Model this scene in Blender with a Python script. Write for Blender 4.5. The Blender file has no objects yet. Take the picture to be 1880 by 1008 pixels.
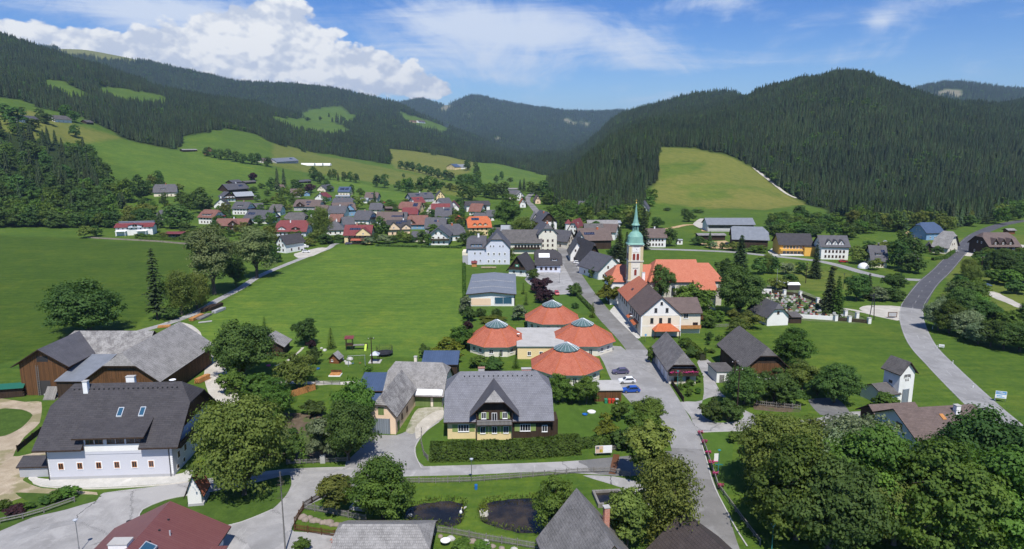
import bpy,bmesh,math,random
import numpy as np
from mathutils import Vector,Matrix
S=bpy.context.scene
COL=S.collection
R=math.radians
rnd=random.Random(7)
# camera
H,F,CX,CY,TH=58.0,1250.0,940.0,504.0,math.atan(239/1250.0)
CT,ST=math.cos(TH),math.sin(TH)
cam=bpy.data.objects.new('camera',bpy.data.cameras.new('camera'))
COL.objects.link(cam)
cam.location=(0,0,H)
cam.rotation_euler=(math.pi/2-TH,0,0)
cam.data.sensor_width=36
cam.data.lens=36*F/1880
cam.data.clip_start,cam.data.clip_end=0.5,60000
S.camera=cam
# light
SUN_EL,SUN_AZ=R(57),R(8)
S.view_settings.view_transform='Standard'
S.view_settings.look='None'
S.view_settings.exposure=0.42
S.view_settings.gamma=1
sd=Vector((math.sin(SUN_AZ)*math.cos(SUN_EL),-math.cos(SUN_AZ)*math.cos(SUN_EL),math.sin(SUN_EL)))
sun=bpy.data.objects.new('sun',bpy.data.lights.new('sun','SUN'))
COL.objects.link(sun)
sun.location=(0,0,300)
sun.rotation_euler=sd.to_track_quat('Z','Y').to_euler()
sun.data.energy=4.0
sun.data.angle=R(0.53)
sun.data.color=(1.0,0.955,0.88)
S.cycles.max_bounces=6
S.cycles.diffuse_bounces=2
S.cycles.transparent_max_bounces=8
S.cycles.volume_bounces=0
S.cycles.use_adaptive_sampling=True
S.cycles.adaptive_threshold=0.02
S.cycles.use_denoising=True
class NT:
 """short hand for building node trees"""
 def __init__(s,tree):
  s.t=tree
  s.n=tree.nodes
  s.l=tree.links
 def new(s,typ,**kw):
  nd=s.n.new(typ)
  for k,v in kw.items():
   setattr(nd,k,v)
  return nd
 def put(s,sock,val):
  if hasattr(val,'is_output'):
   s.l.new(val,sock)
  elif val is not None:
   if hasattr(sock,'default_value'):
    dv=sock.default_value
    if hasattr(dv,'__len__')and not hasattr(val,'__len__'):
     val=[val]*len(dv)
    if hasattr(dv,'__len__')and len(dv)==4 and len(val)==3:
     val=tuple(val)+(1,)
    sock.default_value=val
 def m(s,op,a,b=None,c=None,clamp=False):
  nd=s.new('ShaderNodeMath',operation=op,use_clamp=clamp)
  for i,v in enumerate((a,b,c)):
   if v is not None:
    s.put(nd.inputs[i],v)
  return nd.outputs[0]
 def vm(s,op,a,b=None):
  nd=s.new('ShaderNodeVectorMath',operation=op)
  s.put(nd.inputs[0],a)
  if b is not None:
   if op=='SCALE':
    s.put(nd.inputs['Scale'],b)
   else:
    s.put(nd.inputs[1],b)
  return nd.outputs[0]if op not in('DOT_PRODUCT','LENGTH','DISTANCE')else nd.outputs['Value']
 def mix(s,f,a,b,blend='MIX'):
  nd=s.new('ShaderNodeMix',data_type='RGBA',blend_type=blend)
  s.put(nd.inputs[0],f)
  s.put(nd.inputs[6],a)
  s.put(nd.inputs[7],b)
  return nd.outputs[2]
 def ss(s,x,a,b,lo=0.0,hi=1.0):
  nd=s.new('ShaderNodeMapRange',interpolation_type='SMOOTHSTEP')
  s.put(nd.inputs[0],x)
  for i,v in((1,a),(2,b),(3,lo),(4,hi)):
   s.put(nd.inputs[i],v)
  return nd.outputs[0]
 def lin(s,x,a,b,lo=0.0,hi=1.0):
  nd=s.new('ShaderNodeMapRange')
  s.put(nd.inputs[0],x)
  for i,v in((1,a),(2,b),(3,lo),(4,hi)):
   s.put(nd.inputs[i],v)
  return nd.outputs[0]
 def noise(s,vec,scale,detail=4,rough=0.55,dist=0.0):
  nd=s.new('ShaderNodeTexNoise')
  s.put(nd.inputs['Vector'],vec)
  s.put(nd.inputs['Scale'],scale)
  s.put(nd.inputs['Detail'],detail)
  s.put(nd.inputs['Roughness'],rough)
  s.put(nd.inputs['Distortion'],dist)
  return nd.outputs['Fac']
 def xyz(s,x=0.0,y=0.0,z=0.0):
  nd=s.new('ShaderNodeCombineXYZ')
  for i,v in enumerate((x,y,z)):
   s.put(nd.inputs[i],v)
  return nd.outputs[0]
 def sep(s,v):
  nd=s.new('ShaderNodeSeparateXYZ')
  s.put(nd.inputs[0],v)
  return nd.outputs
# sky
world=bpy.data.worlds.new('World')
S.world=world
world.use_nodes=True
world.cycles.sampling_method='MANUAL'
world.cycles.sample_map_resolution=256
wt=NT(world.node_tree)
wt.n.clear()
sky=wt.new('ShaderNodeTexSky',sky_type='NISHITA')
sky.sun_disc=False
sky.sun_elevation=SUN_EL
sky.sun_rotation=math.pi-SUN_AZ
sky.altitude=900
sky.air_density=1.0
sky.dust_density=0.6
sky.ozone_density=2.2
D=wt.new('ShaderNodeTexCoord').outputs['Generated']
dx,dy,dz=wt.sep(D)
az=wt.m('ARCTAN2',dx,dy)
el=wt.m('ARCSINE',dz)
P=wt.xyz(az,wt.m('MULTIPLY',el,1.35),0.0)
def gauss(a0,e0,sa,se):
 q=wt.m('ADD',wt.m('POWER',wt.m('DIVIDE',wt.m('SUBTRACT',az,a0),sa),2.0),wt.m('POWER',wt.m('DIVIDE',wt.m('SUBTRACT',el,e0),se),2.0))
 return wt.m('EXPONENT',wt.m('MULTIPLY',q,-1.0))
def addall(l):
 o=l[0]
 for x in l[1:]:
  o=wt.m('ADD',o,x)
 return o
cm=addall([wt.m('MULTIPLY',gauss(-0.35,0.125,0.15,0.075),1.22),wt.m('MULTIPLY',gauss(-0.18,0.090,0.11,0.050),1.05),wt.m('MULTIPLY',gauss(-0.46,0.10,0.12,0.035),0.75),wt.m('MULTIPLY',gauss(-0.34,0.172,0.08,0.03),0.5),wt.m('MULTIPLY',gauss(-0.62,0.125,0.14,0.026),1.1),wt.m('MULTIPLY',gauss(-0.10,0.075,0.06,0.016),0.70),wt.m('MULTIPLY',gauss(-0.64,0.170,0.03,0.010),0.75)])
n0=wt.noise(wt.vm('ADD',P,(1.3,4.7,0.2)),6.0,3,0.5,0.3)
n1=wt.noise(wt.vm('ADD',P,(3.1,1.7,0.4)),16.0,10,0.60,0.3)
def puffs(sc,dx_,dy_,off):
 v=wt.new('ShaderNodeTexVoronoi',feature='SMOOTH_F1')
 wt.put(v.inputs['Vector'],wt.vm('ADD',wt.vm('ADD',P,(dx_+off,dy_+off,0.0)),wt.vm('SCALE',wt.xyz(n1,n0,0.0),0.022)))
 wt.put(v.inputs['Scale'],sc)
 wt.put(v.inputs['Detail'],2.5)
 wt.put(v.inputs['Roughness'],0.62)
 wt.put(v.inputs['Smoothness'],0.25)
 return wt.m('SUBTRACT',0.6,v.outputs['Distance'])
big,bigo=puffs(13.0,0,0,0.3),puffs(13.0,-0.010,0.024,0.3)
pf,pfo=puffs(34.0,0,0,0),puffs(34.0,-0.003,0.009,0)
body=addall([wt.m('MULTIPLY',cm,0.80),wt.m('MULTIPLY',n0,0.55),wt.m('MULTIPLY',big,0.30)])
dens=addall([body,wt.m('MULTIPLY',n1,0.42),wt.m('MULTIPLY',pf,0.20)])
cum=wt.ss(dens,1.00,1.10)
lit=addall([wt.m('MULTIPLY',wt.m('SUBTRACT',big,bigo),1.15),wt.m('MULTIPLY',wt.m('SUBTRACT',pf,pfo),0.95),wt.m('MULTIPLY',wt.m('SUBTRACT',n1,0.5),0.9),wt.m('MULTIPLY',wt.m('SUBTRACT',n0,0.5),0.9)])
shade=wt.m('ADD',0.62,wt.m('MULTIPLY',lit,1.5),clamp=True)
cumcol=wt.mix(shade,(4.9,5.4,6.4),(7.6,7.7,7.8))
Pc=wt.xyz(wt.m('ADD',wt.m('MULTIPLY',az,1.5),wt.m('MULTIPLY',el,2.0)),wt.m('MULTIPLY',wt.m('SUBTRACT',el,wt.m('MULTIPLY',az,0.06)),11.0),0.6)
n2=wt.noise(Pc,2.6,10,0.68,1.2)
n3=wt.noise(wt.vm('ADD',P,(7.7,2.2,0.0)),7.0,9,0.64,0.9)
veil=addall([wt.m('MULTIPLY',gauss(-0.45,0.158,0.16,0.026),0.62),wt.m('MULTIPLY',gauss(-0.08,0.130,0.15,0.045),0.36),wt.m('MULTIPLY',gauss(-0.05,0.180,0.18,0.025),0.28),wt.m('MULTIPLY',gauss(0.16,0.132,0.06,0.020),0.40),wt.m('MULTIPLY',gauss(0.03,0.150,0.08,0.020),0.32),wt.m('MULTIPLY',gauss(0.28,0.185,0.06,0.012),0.34),wt.m('MULTIPLY',gauss(0.475,0.150,0.02,0.012),0.36),wt.m('MULTIPLY',gauss(0.20,0.11,0.30,0.012),0.22),wt.m('MULTIPLY',gauss(0.02,0.090,0.05,0.010),0.22),wt.m('MULTIPLY',gauss(0.15,0.165,0.4,0.03),0.12)])
thin=wt.ss(addall([wt.m('MULTIPLY',n2,0.75),wt.m('MULTIPLY',n3,1.0),veil]),0.90,1.50)
thin=wt.m('MULTIPLY',thin,0.88)
skyc=wt.mix(1.0,sky.outputs[0],wt.mix(wt.ss(el,0.03,0.20),(0.64,0.80,1.0),(0.33,0.58,0.98)),'MULTIPLY')
c1=wt.mix(thin,skyc,(6.0,6.6,7.6))
c2=wt.mix(cum,c1,cumcol)
bg=wt.new('ShaderNodeBackground')
wt.put(bg.inputs[0],c2)
bg.inputs[1].default_value=0.095
wo=wt.new('ShaderNodeOutputWorld')
wt.l.new(bg.outputs[0],wo.inputs[0])
# projection helpers (photo pixel <-> place)
def tanel(y):
 v=(y-CY)/F
 return-(ST+v*CT)/(CT-v*ST)
def proj(X,Y,Z):
 z=Z-H
 d=Y*CT-z*ST
 return CX+F*X/d,CY-F*(Y*ST+z*CT)/d
COLS=[(-420,[(489,None,0),(700,None,60),(1000,170),(1500,80),(2000,5),(2800,None,380),(4000,60),(9000,None,600)]),(-150,[(489,None,0),(700,275),(1000,180),(1500,90),(2000,20),(2800,None,360),(4000,72),(9000,None,600)]),(0,[(489,None,0),(640,300),(780,235),(1000,186),(1500,110),(2000,62),(2800,None,330),(4000,84),(9000,None,600)]),(75,[(485,None,0),(640,325),(800,250),(1000,202),(1120,186),(1500,135),(2000,85),(2800,None,300),(4000,92),(9000,None,600)]),(150,[(480,None,0),(650,332),(850,268),(1000,225),(1150,208),(1300,172),(1450,158),(2000,112),(2800,None,250),(4000,92),(9000,None,600)]),(230,[(500,None,0),(700,335),(900,275),(1050,250),(1200,232),(1400,196),(1620,165),(2000,142),(2800,None,230),(4000,103),(9000,None,600)]),(300,[(520,None,0),(720,330),(950,282),(1100,262),(1300,235),(1500,204),(1700,183),(2000,172),(2800,None,200),(4000,122),(9000,None,560)]),(380,[(560,None,0),(760,335),(960,295),(1150,253),(1250,240),(1500,215),(2000,190),(2700,None,180),(4000,142),(9000,None,520)]),(450,[(600,None,1),(780,343),(960,303),(1150,268),(1330,246),(1700,218),(2100,198),(2700,None,175),(4000,158),(9000,None,480)]),(550,[(640,None,2),(820,345),(1000,318),(1250,292),(1450,275),(1750,240),(2100,226),(2350,216),(2700,211),(3200,185),(4000,163),(9000,None,480)]),(620,[(700,None,3),(880,347),(1050,325),(1300,300),(1500,286),(1800,250),(2150,238),(2450,222),(2900,205),(3300,192),(4000,168),(9000,None,450)]),(700,[(760,None,4),(930,350),(1100,332),(1400,305),(1560,292),(1700,280),(2100,250),(2700,222),(3400,200),(4000,186),(5200,None,160),(7500,190),(9000,None,450)]),(750,[(800,None,5),(950,352),(1150,333),(1450,306),(1700,282),(2100,260),(2800,235),(3300,212),(3900,200),(5200,None,150),(7000,188),(9000,None,450)]),(778,[(830,None,5),(1150,336),(1450,310),(1730,286),(2150,265),(2850,240),(3400,219),(4050,None,190),(5200,None,155),(7000,182),(9000,None,450)]),(800,[(850,None,5),(1150,338),(1450,312),(1750,289),(2200,270),(2900,245),(3500,226),(4200,None,180),(5200,None,160),(7000,193),(9000,None,450)]),(822,[(870,None,5),(1150,339),(1450,310),(1730,293),(2100,None,40),(2900,254),(3550,236),(4200,None,140),(5000,250),(6000,215),(7000,195),(9000,None,350)]),(845,[(885,None,5),(1150,341),(1480,307),(1720,296),(2100,None,25),(2900,262),(3580,245),(4200,None,100),(5000,245),(6000,208),(7000,184),(9000,None,300)]),(870,[(900,None,5),(1150,342),(1500,304),(1700,299),(2100,None,18),(2900,268),(3600,252),(4200,None,80),(5000,240),(6000,203),(7000,175),(9000,None,300)]),(905,[(920,None,5),(1180,340),(1560,307),(1800,None,12),(2400,None,12),(3300,274),(4000,260),(5300,233),(6000,206),(7000,184),(9000,None,320)]),(950,[(950,None,5),(1200,338),(1600,312),(1900,None,-5),(2600,None,5),(3600,282),(4300,265),(5500,228),(7000,192),(9000,None,350)]),(1000,[(900,None,4),(1100,350),(1500,326),(1800,None,-8),(2600,None,10),(3600,285),(4300,268),(5500,232),(7000,200),(9000,None,350)]),(1040,[(600,None,0),(740,365),(850,345),(980,336),(1300,None,-5),(2000,None,2),(3000,286),(4200,270),(5500,238),(7000,205),(9000,None,350)]),(1085,[(560,None,0),(700,350),(850,310),(980,297),(1300,None,15),(1900,280),(2600,262),(3400,None,70),(5500,245),(7000,207),(9000,None,350)]),(1130,[(545,None,0),(700,340),(850,295),(980,280),(1300,272),(1900,245),(2600,220),(3600,None,110),(7000,207),(9000,None,350)]),(1205,[(540,None,0),(680,355),(800,305),(920,272),(1150,252),(1900,220),(2600,197),(3600,None,140),(7000,215),(9000,None,350)]),(1300,[(545,None,0),(640,383),(740,335),(910,278),(1200,243),(1900,200),(2500,176),(3600,None,160),(9000,None,350)]),(1350,[(550,None,0),(650,381),(750,340),(860,300),(1150,240),(1600,200),(2500,178),(3600,None,150),(9000,None,350)]),(1400,[(555,None,0),(650,383),(740,350),(850,320),(1100,248),(1400,205),(1700,171),(2400,None,130),(9000,None,350)]),(1480,[(560,None,0),(640,387),(720,375),(850,325),(1100,245),(1500,158),(1650,148),(2400,None,130),(9000,None,350)]),(1550,[(540,None,0),(620,395),(750,370),(900,305),(1200,205),(1500,145),(1650,138),(2400,None,130),(5000,None,300),(9000,None,350)]),(1600,[(530,None,0),(620,395),(750,372),(900,310),(1200,210),(1500,156),(1650,148),(2400,None,130),(5000,None,300),(9000,None,350)]),(1680,[(520,None,0),(600,402),(750,372),(900,315),(1200,232),(1500,185),(1650,178),(2400,None,120),(5000,165),(9000,None,350)]),(1750,[(520,None,0),(600,402),(750,372),(900,320),(1200,245),(1500,203),(1650,200),(2400,None,110),(5000,156),(9000,None,350)]),(1830,[(540,None,0),(620,398),(800,355),(1000,300),(1300,240),(1600,212),(2200,204),(2700,None,150),(5000,166),(9000,None,350)]),(1900,[(560,None,0),(640,394),(800,355),(1000,300),(1300,245),(1700,215),(2300,188),(2800,None,150),(5000,172),(9000,None,350)]),(2150,[(560,None,0),(700,370),(900,330),(1200,260),(1700,215),(2300,165),(2800,None,150),(5000,185),(9000,None,350)]),(2500,[(560,None,0),(700,370),(900,330),(1200,260),(1700,215),(2300,165),(2800,None,150),(5000,185),(9000,None,350)]),]
def pchip(xs,ys,x):
 xs,ys=np.asarray(xs,float),np.asarray(ys,float)
 h=np.diff(xs)
 d=np.diff(ys)/h
 m=np.zeros(len(xs))
 m[0],m[-1]=d[0],d[-1]
 for i in range(1,len(xs)-1):
  if d[i-1]*d[i]>0:
   w1,w2=2*h[i]+h[i-1],h[i]+2*h[i-1]
   m[i]=(w1+w2)/(w1/d[i-1]+w2/d[i])
 x=np.clip(x,xs[0],xs[-1])
 k=np.clip(np.searchsorted(xs,x)-1,0,len(xs)-2)
 t=(x-xs[k])/h[k]
 return((2*t**3-3*t**2+1)*ys[k]+(t**3-2*t**2+t)*h[k]*m[k]+(-2*t**3+3*t**2)*ys[k+1]+(t**3-t**2)*h[k]*m[k+1])
GY=[40.0]
while GY[-1]<9000:
 y_=GY[-1]
 GY.append(y_+min(max(0.75,y_*y_/42000),0.0085*y_))
GY=np.array(GY)
GU=np.concatenate([np.arange(-1.35,-0.86,0.02),np.arange(-0.85,0.85,0.0030),np.arange(0.86,1.36,0.02)])
NR,NC=len(GY),len(GU)
cu,cz=[],[]
for px,nodes in COLS:
 ys,zs=[20.0,430.0],[0.0,0.0]
 last=None
 for nd in nodes:
  if nd[1]is None:
   z=float(nd[2])
  else:
   z=H+nd[0]*tanel(nd[1])
  ys.append(nd[0]);zs.append(z);last=nd
 ys.append(12000.0);zs.append(zs[-1])
 cu.append((px-CX)/F/(CT+0.2*ST))
 cz.append(pchip(ys,zs,GY))
cu=np.array(cu);cz=np.array(cz)
HG=np.zeros((NR,NC))
for r in range(NR):
 HG[r]=pchip(cu,cz[:,r],np.clip(GU,cu[0],cu[-1]))
def blur(a,n,axis):
 for _ in range(n):
  p=np.pad(a,[(1,1)if ax==axis else(0,0)for ax in(0,1)],mode='edge')
  a=(np.take(p,range(0,a.shape[axis]),axis)+2*np.take(p,range(1,a.shape[axis]+1),axis)+np.take(p,range(2,a.shape[axis]+2),axis))/4
 return a
HG=blur(blur(HG,14,1),4,0)
YY,UU=np.meshgrid(GY,GU,indexing='ij')
XX=YY*UU
def vnoise(x,y,seed):
 rs=np.random.RandomState(seed)
 g=rs.rand(256,256)
 xi,yi=np.floor(x).astype(int),np.floor(y).astype(int)
 fx,fy=x-xi,y-yi
 fx,fy=fx*fx*(3-2*fx),fy*fy*(3-2*fy)
 a,b=g[yi%256,xi%256],g[yi%256,(xi+1)%256]
 c,d=g[(yi+1)%256,xi%256],g[(yi+1)%256,(xi+1)%256]
 return(a*(1-fx)+b*fx)*(1-fy)+(c*(1-fx)+d*fx)*fy-0.5
hill=np.clip((YY-620)/500,0,1)
und=sum(vnoise(XX/s+50,YY/s+50,i)*s*0.05 for i,s in enumerate((420,190,80)))
HG=HG+und*hill*np.clip(HG/40,0.12,1)
HG[YY<440]=0
PONDS=[[(741,938),(748,927),(780,918),(822,914),(851,918),(853,927),(848,955),(828,962),(780,956),(741,949)],[(882,929),(893,917),(935,911),(989,908),(1012,914),(1022,940),(1006,974),(949,972),(910,963),(882,952)]]
def at(px,py):
 """point of the terrain seen at a photo pixel"""
 v=(py-CY)/F
 k=(px-CX)/F
 d=np.array([k,CT-v*ST,-ST-v*CT])
 if d[2]<0:
  t=-H/d[2]
  if d[1]*t<430:
   return Vector((d[0]*t,d[1]*t,0))
 Ys=np.exp(np.linspace(math.log(200),math.log(8800),1500))
 X=d[0]/d[1]*Ys
 Z=H+d[2]/d[1]*Ys
 g=ground(X,Ys)
 i=np.argmax(Z<=g)
 if not(Z<=g).any():
  i=len(Ys)-1
 if i>0:
  a0,a1=Z[i-1]-g[i-1],Z[i]-g[i]
  f=a0/(a0-a1+1e-9)
  yv=Ys[i-1]+f*(Ys[i]-Ys[i-1])
 else:
  yv=Ys[0]
 xv=d[0]/d[1]*yv
 return Vector((xv,yv,float(ground(np.array([xv]),np.array([yv]))[0])))
def ground(X,Y):
 X,Y=np.asarray(X,float),np.asarray(Y,float)
 r=np.clip(np.searchsorted(GY,Y)-1,0,NR-2)
 fr=np.clip((Y-GY[r])/(GY[r+1]-GY[r]),0,1)
 u=X/np.maximum(Y,1)
 c=np.clip(np.searchsorted(GU,u)-1,0,NC-2)
 fc=np.clip((u-GU[c])/(GU[c+1]-GU[c]),0,1)
 return((HG[r,c]*(1-fc)+HG[r,c+1]*fc)*(1-fr)+(HG[r+1,c]*(1-fc)+HG[r+1,c+1]*fc)*fr)
def gz(x,y):
 return float(ground(np.array([x]),np.array([y]))[0])
def inpoly(px,py,poly):
 px,py=np.asarray(px),np.asarray(py)
 inside=np.zeros(px.shape,bool)
 n=len(poly)
 for i in range(n):
  x0,y0=poly[i]
  x1,y1=poly[(i+1)%n]
  c=((y0>py)!=(y1>py))&(px<(x1-x0)*(py-y0)/(y1-y0+1e-12)+x0)
  inside^=c
 return inside
PX,PY=proj(XX,YY,HG)
# land cover on the terrain
MEADOWS=[[(60,222),(138,243),(208,252),(257,263),(328,276),(372,284),(480,304),(500,315),(495,350),(440,360),(300,360),(200,345),(170,300),(150,275),(60,262)],[(-60,172),(0,180),(37,184),(74,198),(120,208),(150,215),(179,228),(225,254),(140,266),(90,262),(-60,250)],[(80,146),(112,149),(162,171),(160,188),(125,184),(80,164)],[(180,160),(231,163),(311,178),(308,192),(255,194),(186,184)],[(331,250),(376,243),(413,237),(465,246),(495,260),(558,278),(640,290),(712,304),(716,290),(704,274),(768,279),(829,289),(873,298),(921,302),(1010,324),(1000,352),(900,385),(760,375),(620,355),(500,355),(495,315),(480,304),(328,276)],[(497,213),(558,218),(603,222),(642,237),(640,250),(596,252),(540,242),(500,226)],[(543,211),(588,198),(625,196),(652,215),(645,230),(600,222),(560,218)],[(727,203),(755,213),(784,220),(824,235),(815,248),(778,240),(740,224)],[(1208,271),(1278,273),(1336,285),(1383,310),(1437,351),(1484,376),(1538,397),(1560,450),(1170,450),(1180,395),(1188,345),(1208,335)],]
BALD=[(100,74),(200,82),(288,108),(240,114),(160,107),(105,98)]
CLEAR=[[(803,204),(815,190),(832,195),(822,204)],[(902,260),(912,250),(926,254),(908,262)],[(1027,219),(1043,217),(1060,228),(1050,230)],[(1709,174),(1732,164),(1767,166),(1764,179),(1740,176)],[(1062,222),(1086,228),(1075,234)],[(840,208),(862,210),(858,214)]]
WOOD=[(-200,225),(0,240),(60,256),(105,262),(150,278),(185,300),(200,335),(215,400),(130,418),(-200,418)]
LINE=[(-400,240),(0,240),(190,300),(230,340),(960,340),(1005,352),(1020,385),(1070,396),(1180,396),(1540,398),(1600,415),(1690,412),(1740,424),(1800,406),(1880,392),(2500,392)]
def jit(s,seed):
 return vnoise(XX/35.0+9,YY/35.0+9,seed)*s
JX,JY=PX+jit(7,21),PY+jit(5,22)
LY=np.interp(PX,[a for a,b in LINE],[b for a,b in LINE])
meadow=np.zeros(XX.shape,bool)
for m_ in MEADOWS:
 meadow|=inpoly(JX,JY,m_)&(YY<4200)
bald=inpoly(JX,JY,BALD)&(YY>3000)
clear=np.zeros(XX.shape,bool)
for m_ in CLEAR:
 clear|=inpoly(JX,JY,m_)&(YY>3000)
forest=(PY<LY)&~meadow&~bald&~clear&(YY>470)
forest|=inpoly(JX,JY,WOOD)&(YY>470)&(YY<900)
dry=np.zeros(XX.shape)
DRY=[([(500,262),(560,278),(830,335),(900,350),(860,365),(700,335),(590,320),(500,305)],0.55),([(704,274),(768,279),(829,289),(873,298),(860,318),(810,330),(720,306)],0.75),([(1208,271),(1278,273),(1336,285),(1383,310),(1437,351),(1484,376),(1380,384),(1290,380),(1200,372),(1195,340)],0.68),([(1270,365),(1350,352),(1440,358),(1484,376),(1400,386),(1300,382)],0.9),([(-60,200),(60,205),(130,225),(225,255),(140,266),(60,255),(-60,230)],0.7),([(1440,480),(1560,500),(1590,530),(1500,535),(1430,520)],0.35),([(1700,440),(1900,430),(1900,640),(1780,600)],0.35)]
for pl,a in DRY:
 dry=np.maximum(dry,inpoly(JX,JY,pl)*a)
for pl in([(1210,302),(1300,298),(1262,320),(1212,330)],[(1240,340),(1330,338),(1430,346),(1330,347),(1250,348)],[(1268,352),(1330,350),(1345,362),(1300,368),(1262,362)]):
 dry=np.where(inpoly(JX,JY,pl),0.22,dry)
dry[(YY>4500)]=0
dry=np.where(bald,0.55,dry)
lush=np.full(XX.shape,0.58)
LUSH=[([(345,600),(440,540),(625,450),(852,455),(848,660),(400,640)],0.98),([(-400,410),(130,437),(360,450),(350,500),(250,600),(110,640),(-400,760)],0.22),([(600,330),(640,330),(770,365),(700,372),(600,350)],0.95),([(875,298),(921,302),(1010,324),(1000,345),(900,340),(870,320)],0.8),([(145,254),(328,276),(480,304),(495,345),(300,345)],0.75),([(1180,455),(1690,530),(1600,600),(1180,480)],0.6)]
for pl,a in LUSH:
 lush=np.where(inpoly(JX,JY,pl),a,lush)
soil=np.where(clear,0.8,np.where(bald,0.22,0.0))
cov=np.stack([dry,lush,soil,forest.astype(float)],axis=-1)
for ch in range(4):
 cov[...,ch]=blur(blur(cov[...,ch],1,0),1,1)
# materials
MATS={}
def pbr(name,rough=0.8,spec=0.3):
 m=bpy.data.materials.new(name)
 m.use_nodes=True
 t=NT(m.node_tree)
 b=t.n['Principled BSDF']
 b.inputs['Roughness'].default_value=rough
 b.inputs['Specular IOR Level'].default_value=spec
 MATS[name]=m
 return m,t,b
def bump(t,b,h,strength=0.4,dist=0.05):
 nd=t.new('ShaderNodeBump')
 nd.inputs['Strength'].default_value=strength
 nd.inputs['Distance'].default_value=dist
 t.put(nd.inputs['Height'],h)
 t.l.new(nd.outputs[0],b.inputs['Normal'])
mg,t,b=pbr('grass_ground',0.95,0.1)
pos=t.new('ShaderNodeNewGeometry').outputs['Position']
att=t.new('ShaderNodeAttribute',attribute_name='cover')
cr=t.new('ShaderNodeSeparateColor')
t.l.new(att.outputs['Color'],cr.inputs[0])
nbig=t.noise(pos,0.018,5,0.6)
nmid=t.noise(pos,0.14,5,0.65)
nfin=t.noise(pos,1.3,4,0.7)
pst=t.new('ShaderNodeMapping')
pst.inputs['Scale'].default_value=(0.05,0.5,0.3)
pst.inputs['Rotation'].default_value=(0,0,0.5)
t.l.new(pos,pst.inputs[0])
nst=t.noise(pst.outputs[0],1.0,3,0.5)
g=t.mix(t.lin(nfin,0.25,0.75),(0.038,0.084,0.013),(0.080,0.146,0.027))
g=t.mix(t.lin(cr.outputs[1],0.0,1.0),t.mix(0.75,g,(0.030,0.057,0.006)),t.mix(0.45,g,(0.112,0.195,0.033)))
n5=t.noise(t.vm('ADD',pos,(13.0,5.0,0.0)),0.42,4,0.7)
g=t.mix(t.ss(n5,0.42,0.68,0,0.55),g,t.mix(1.0,g,(1.45,1.22,1.0),'MULTIPLY'))
g=t.mix(t.ss(n5,0.52,0.30,0,0.4),g,t.mix(1.0,g,(0.62,0.74,0.8),'MULTIPLY'))
g=t.mix(t.ss(nmid,0.35,0.7),g,t.mix(1.0,g,(1.25,1.18,1.05),'MULTIPLY'))
g=t.mix(t.ss(nbig,0.38,0.65,0,0.8),g,t.mix(1.0,g,(1.3,1.18,1.12),'MULTIPLY'))
g=t.mix(t.ss(nst,0.45,0.62,0,0.8),g,t.mix(1.0,g,(0.78,0.85,0.8),'MULTIPLY'))
g=t.mix(t.ss(t.noise(t.vm('ADD',pos,(90.0,40.0,0.0)),0.055,4,0.6),0.52,0.70,0,0.55),g,t.mix(1.0,g,(1.45,1.15,1.1),'MULTIPLY'))
hay=t.mix(t.lin(nmid,0.25,0.75),(0.135,0.150,0.030),(0.21,0.195,0.052))
hay=t.mix(t.ss(nst,0.5,0.7,0,0.5),hay,(0.10,0.14,0.03))
dr=t.m('MULTIPLY',cr.outputs[0],t.ss(t.m('ADD',nbig,t.m('MULTIPLY',nmid,0.5)),0.45,0.8,0.55,1.15),clamp=True)
g=t.mix(dr,g,hay)
g=t.mix(cr.outputs[2],g,t.mix(nmid,(0.20,0.17,0.12),(0.30,0.26,0.20)))
al=att.outputs['Alpha']
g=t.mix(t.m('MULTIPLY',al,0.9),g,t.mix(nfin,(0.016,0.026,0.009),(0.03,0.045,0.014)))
t.put(b.inputs['Base Color'],g)
bump(t,b,t.m('ADD',nfin,t.m('MULTIPLY',nmid,1.5)),0.7,0.35)
# mesh helpers
def link(o,parent=None):
 COL.objects.link(o)
 if parent is not None:
  o.parent=parent
 return o
def npmesh(name,V,faces,mats=(),smooth=False,midx=None):
 """mesh from numpy: faces is (n,3) or (n,4)"""
 me=bpy.data.meshes.new(name)
 V=np.ascontiguousarray(V,dtype=np.float32)
 faces=np.ascontiguousarray(faces,dtype=np.int32)
 n,k=faces.shape
 me.vertices.add(len(V))
 me.vertices.foreach_set('co',V.ravel())
 me.loops.add(n*k)
 me.loops.foreach_set('vertex_index',faces.ravel())
 me.polygons.add(n)
 me.polygons.foreach_set('loop_start',np.arange(n,dtype=np.int32)*k)
 me.polygons.foreach_set('loop_total',np.full(n,k,dtype=np.int32))
 if midx is not None:
  me.polygons.foreach_set('material_index',np.asarray(midx,dtype=np.int32))
 if smooth:
  me.polygons.foreach_set('use_smooth',np.ones(n,dtype=bool))
 for m in mats:
  me.materials.append(m)
 me.update(calc_edges=True)
 return me
def tag(o,label=None,cat=None,group=None,kind=None):
 for k,v in(('label',label),('category',cat),('group',group),('kind',kind)):
  if v:
   o[k]=v
 return o
# terrain sheet
HM=HG.copy()
for pl in PONDS:
 ins=inpoly(PX,PY,pl)&(YY<140)
 d1=blur(blur(ins.astype(float),2,0),2,1)
 HM-=1.3*np.clip(d1*1.6-0.3,0,1)
V=np.stack([XX,YY,HM],-1).reshape(-1,3)
ii=np.arange(NR*NC).reshape(NR,NC)
Q=np.stack([ii[:-1,:-1],ii[:-1,1:],ii[1:,1:],ii[1:,:-1]],-1).reshape(-1,4)
me=npmesh('ground',V,Q,[mg],True)
ca=me.color_attributes.new('cover','FLOAT_COLOR','POINT')
ca.data.foreach_set('color',cov.reshape(-1,4).astype(np.float32).ravel())
tag(link(bpy.data.objects.new('ground',me)),kind='structure')
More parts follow.
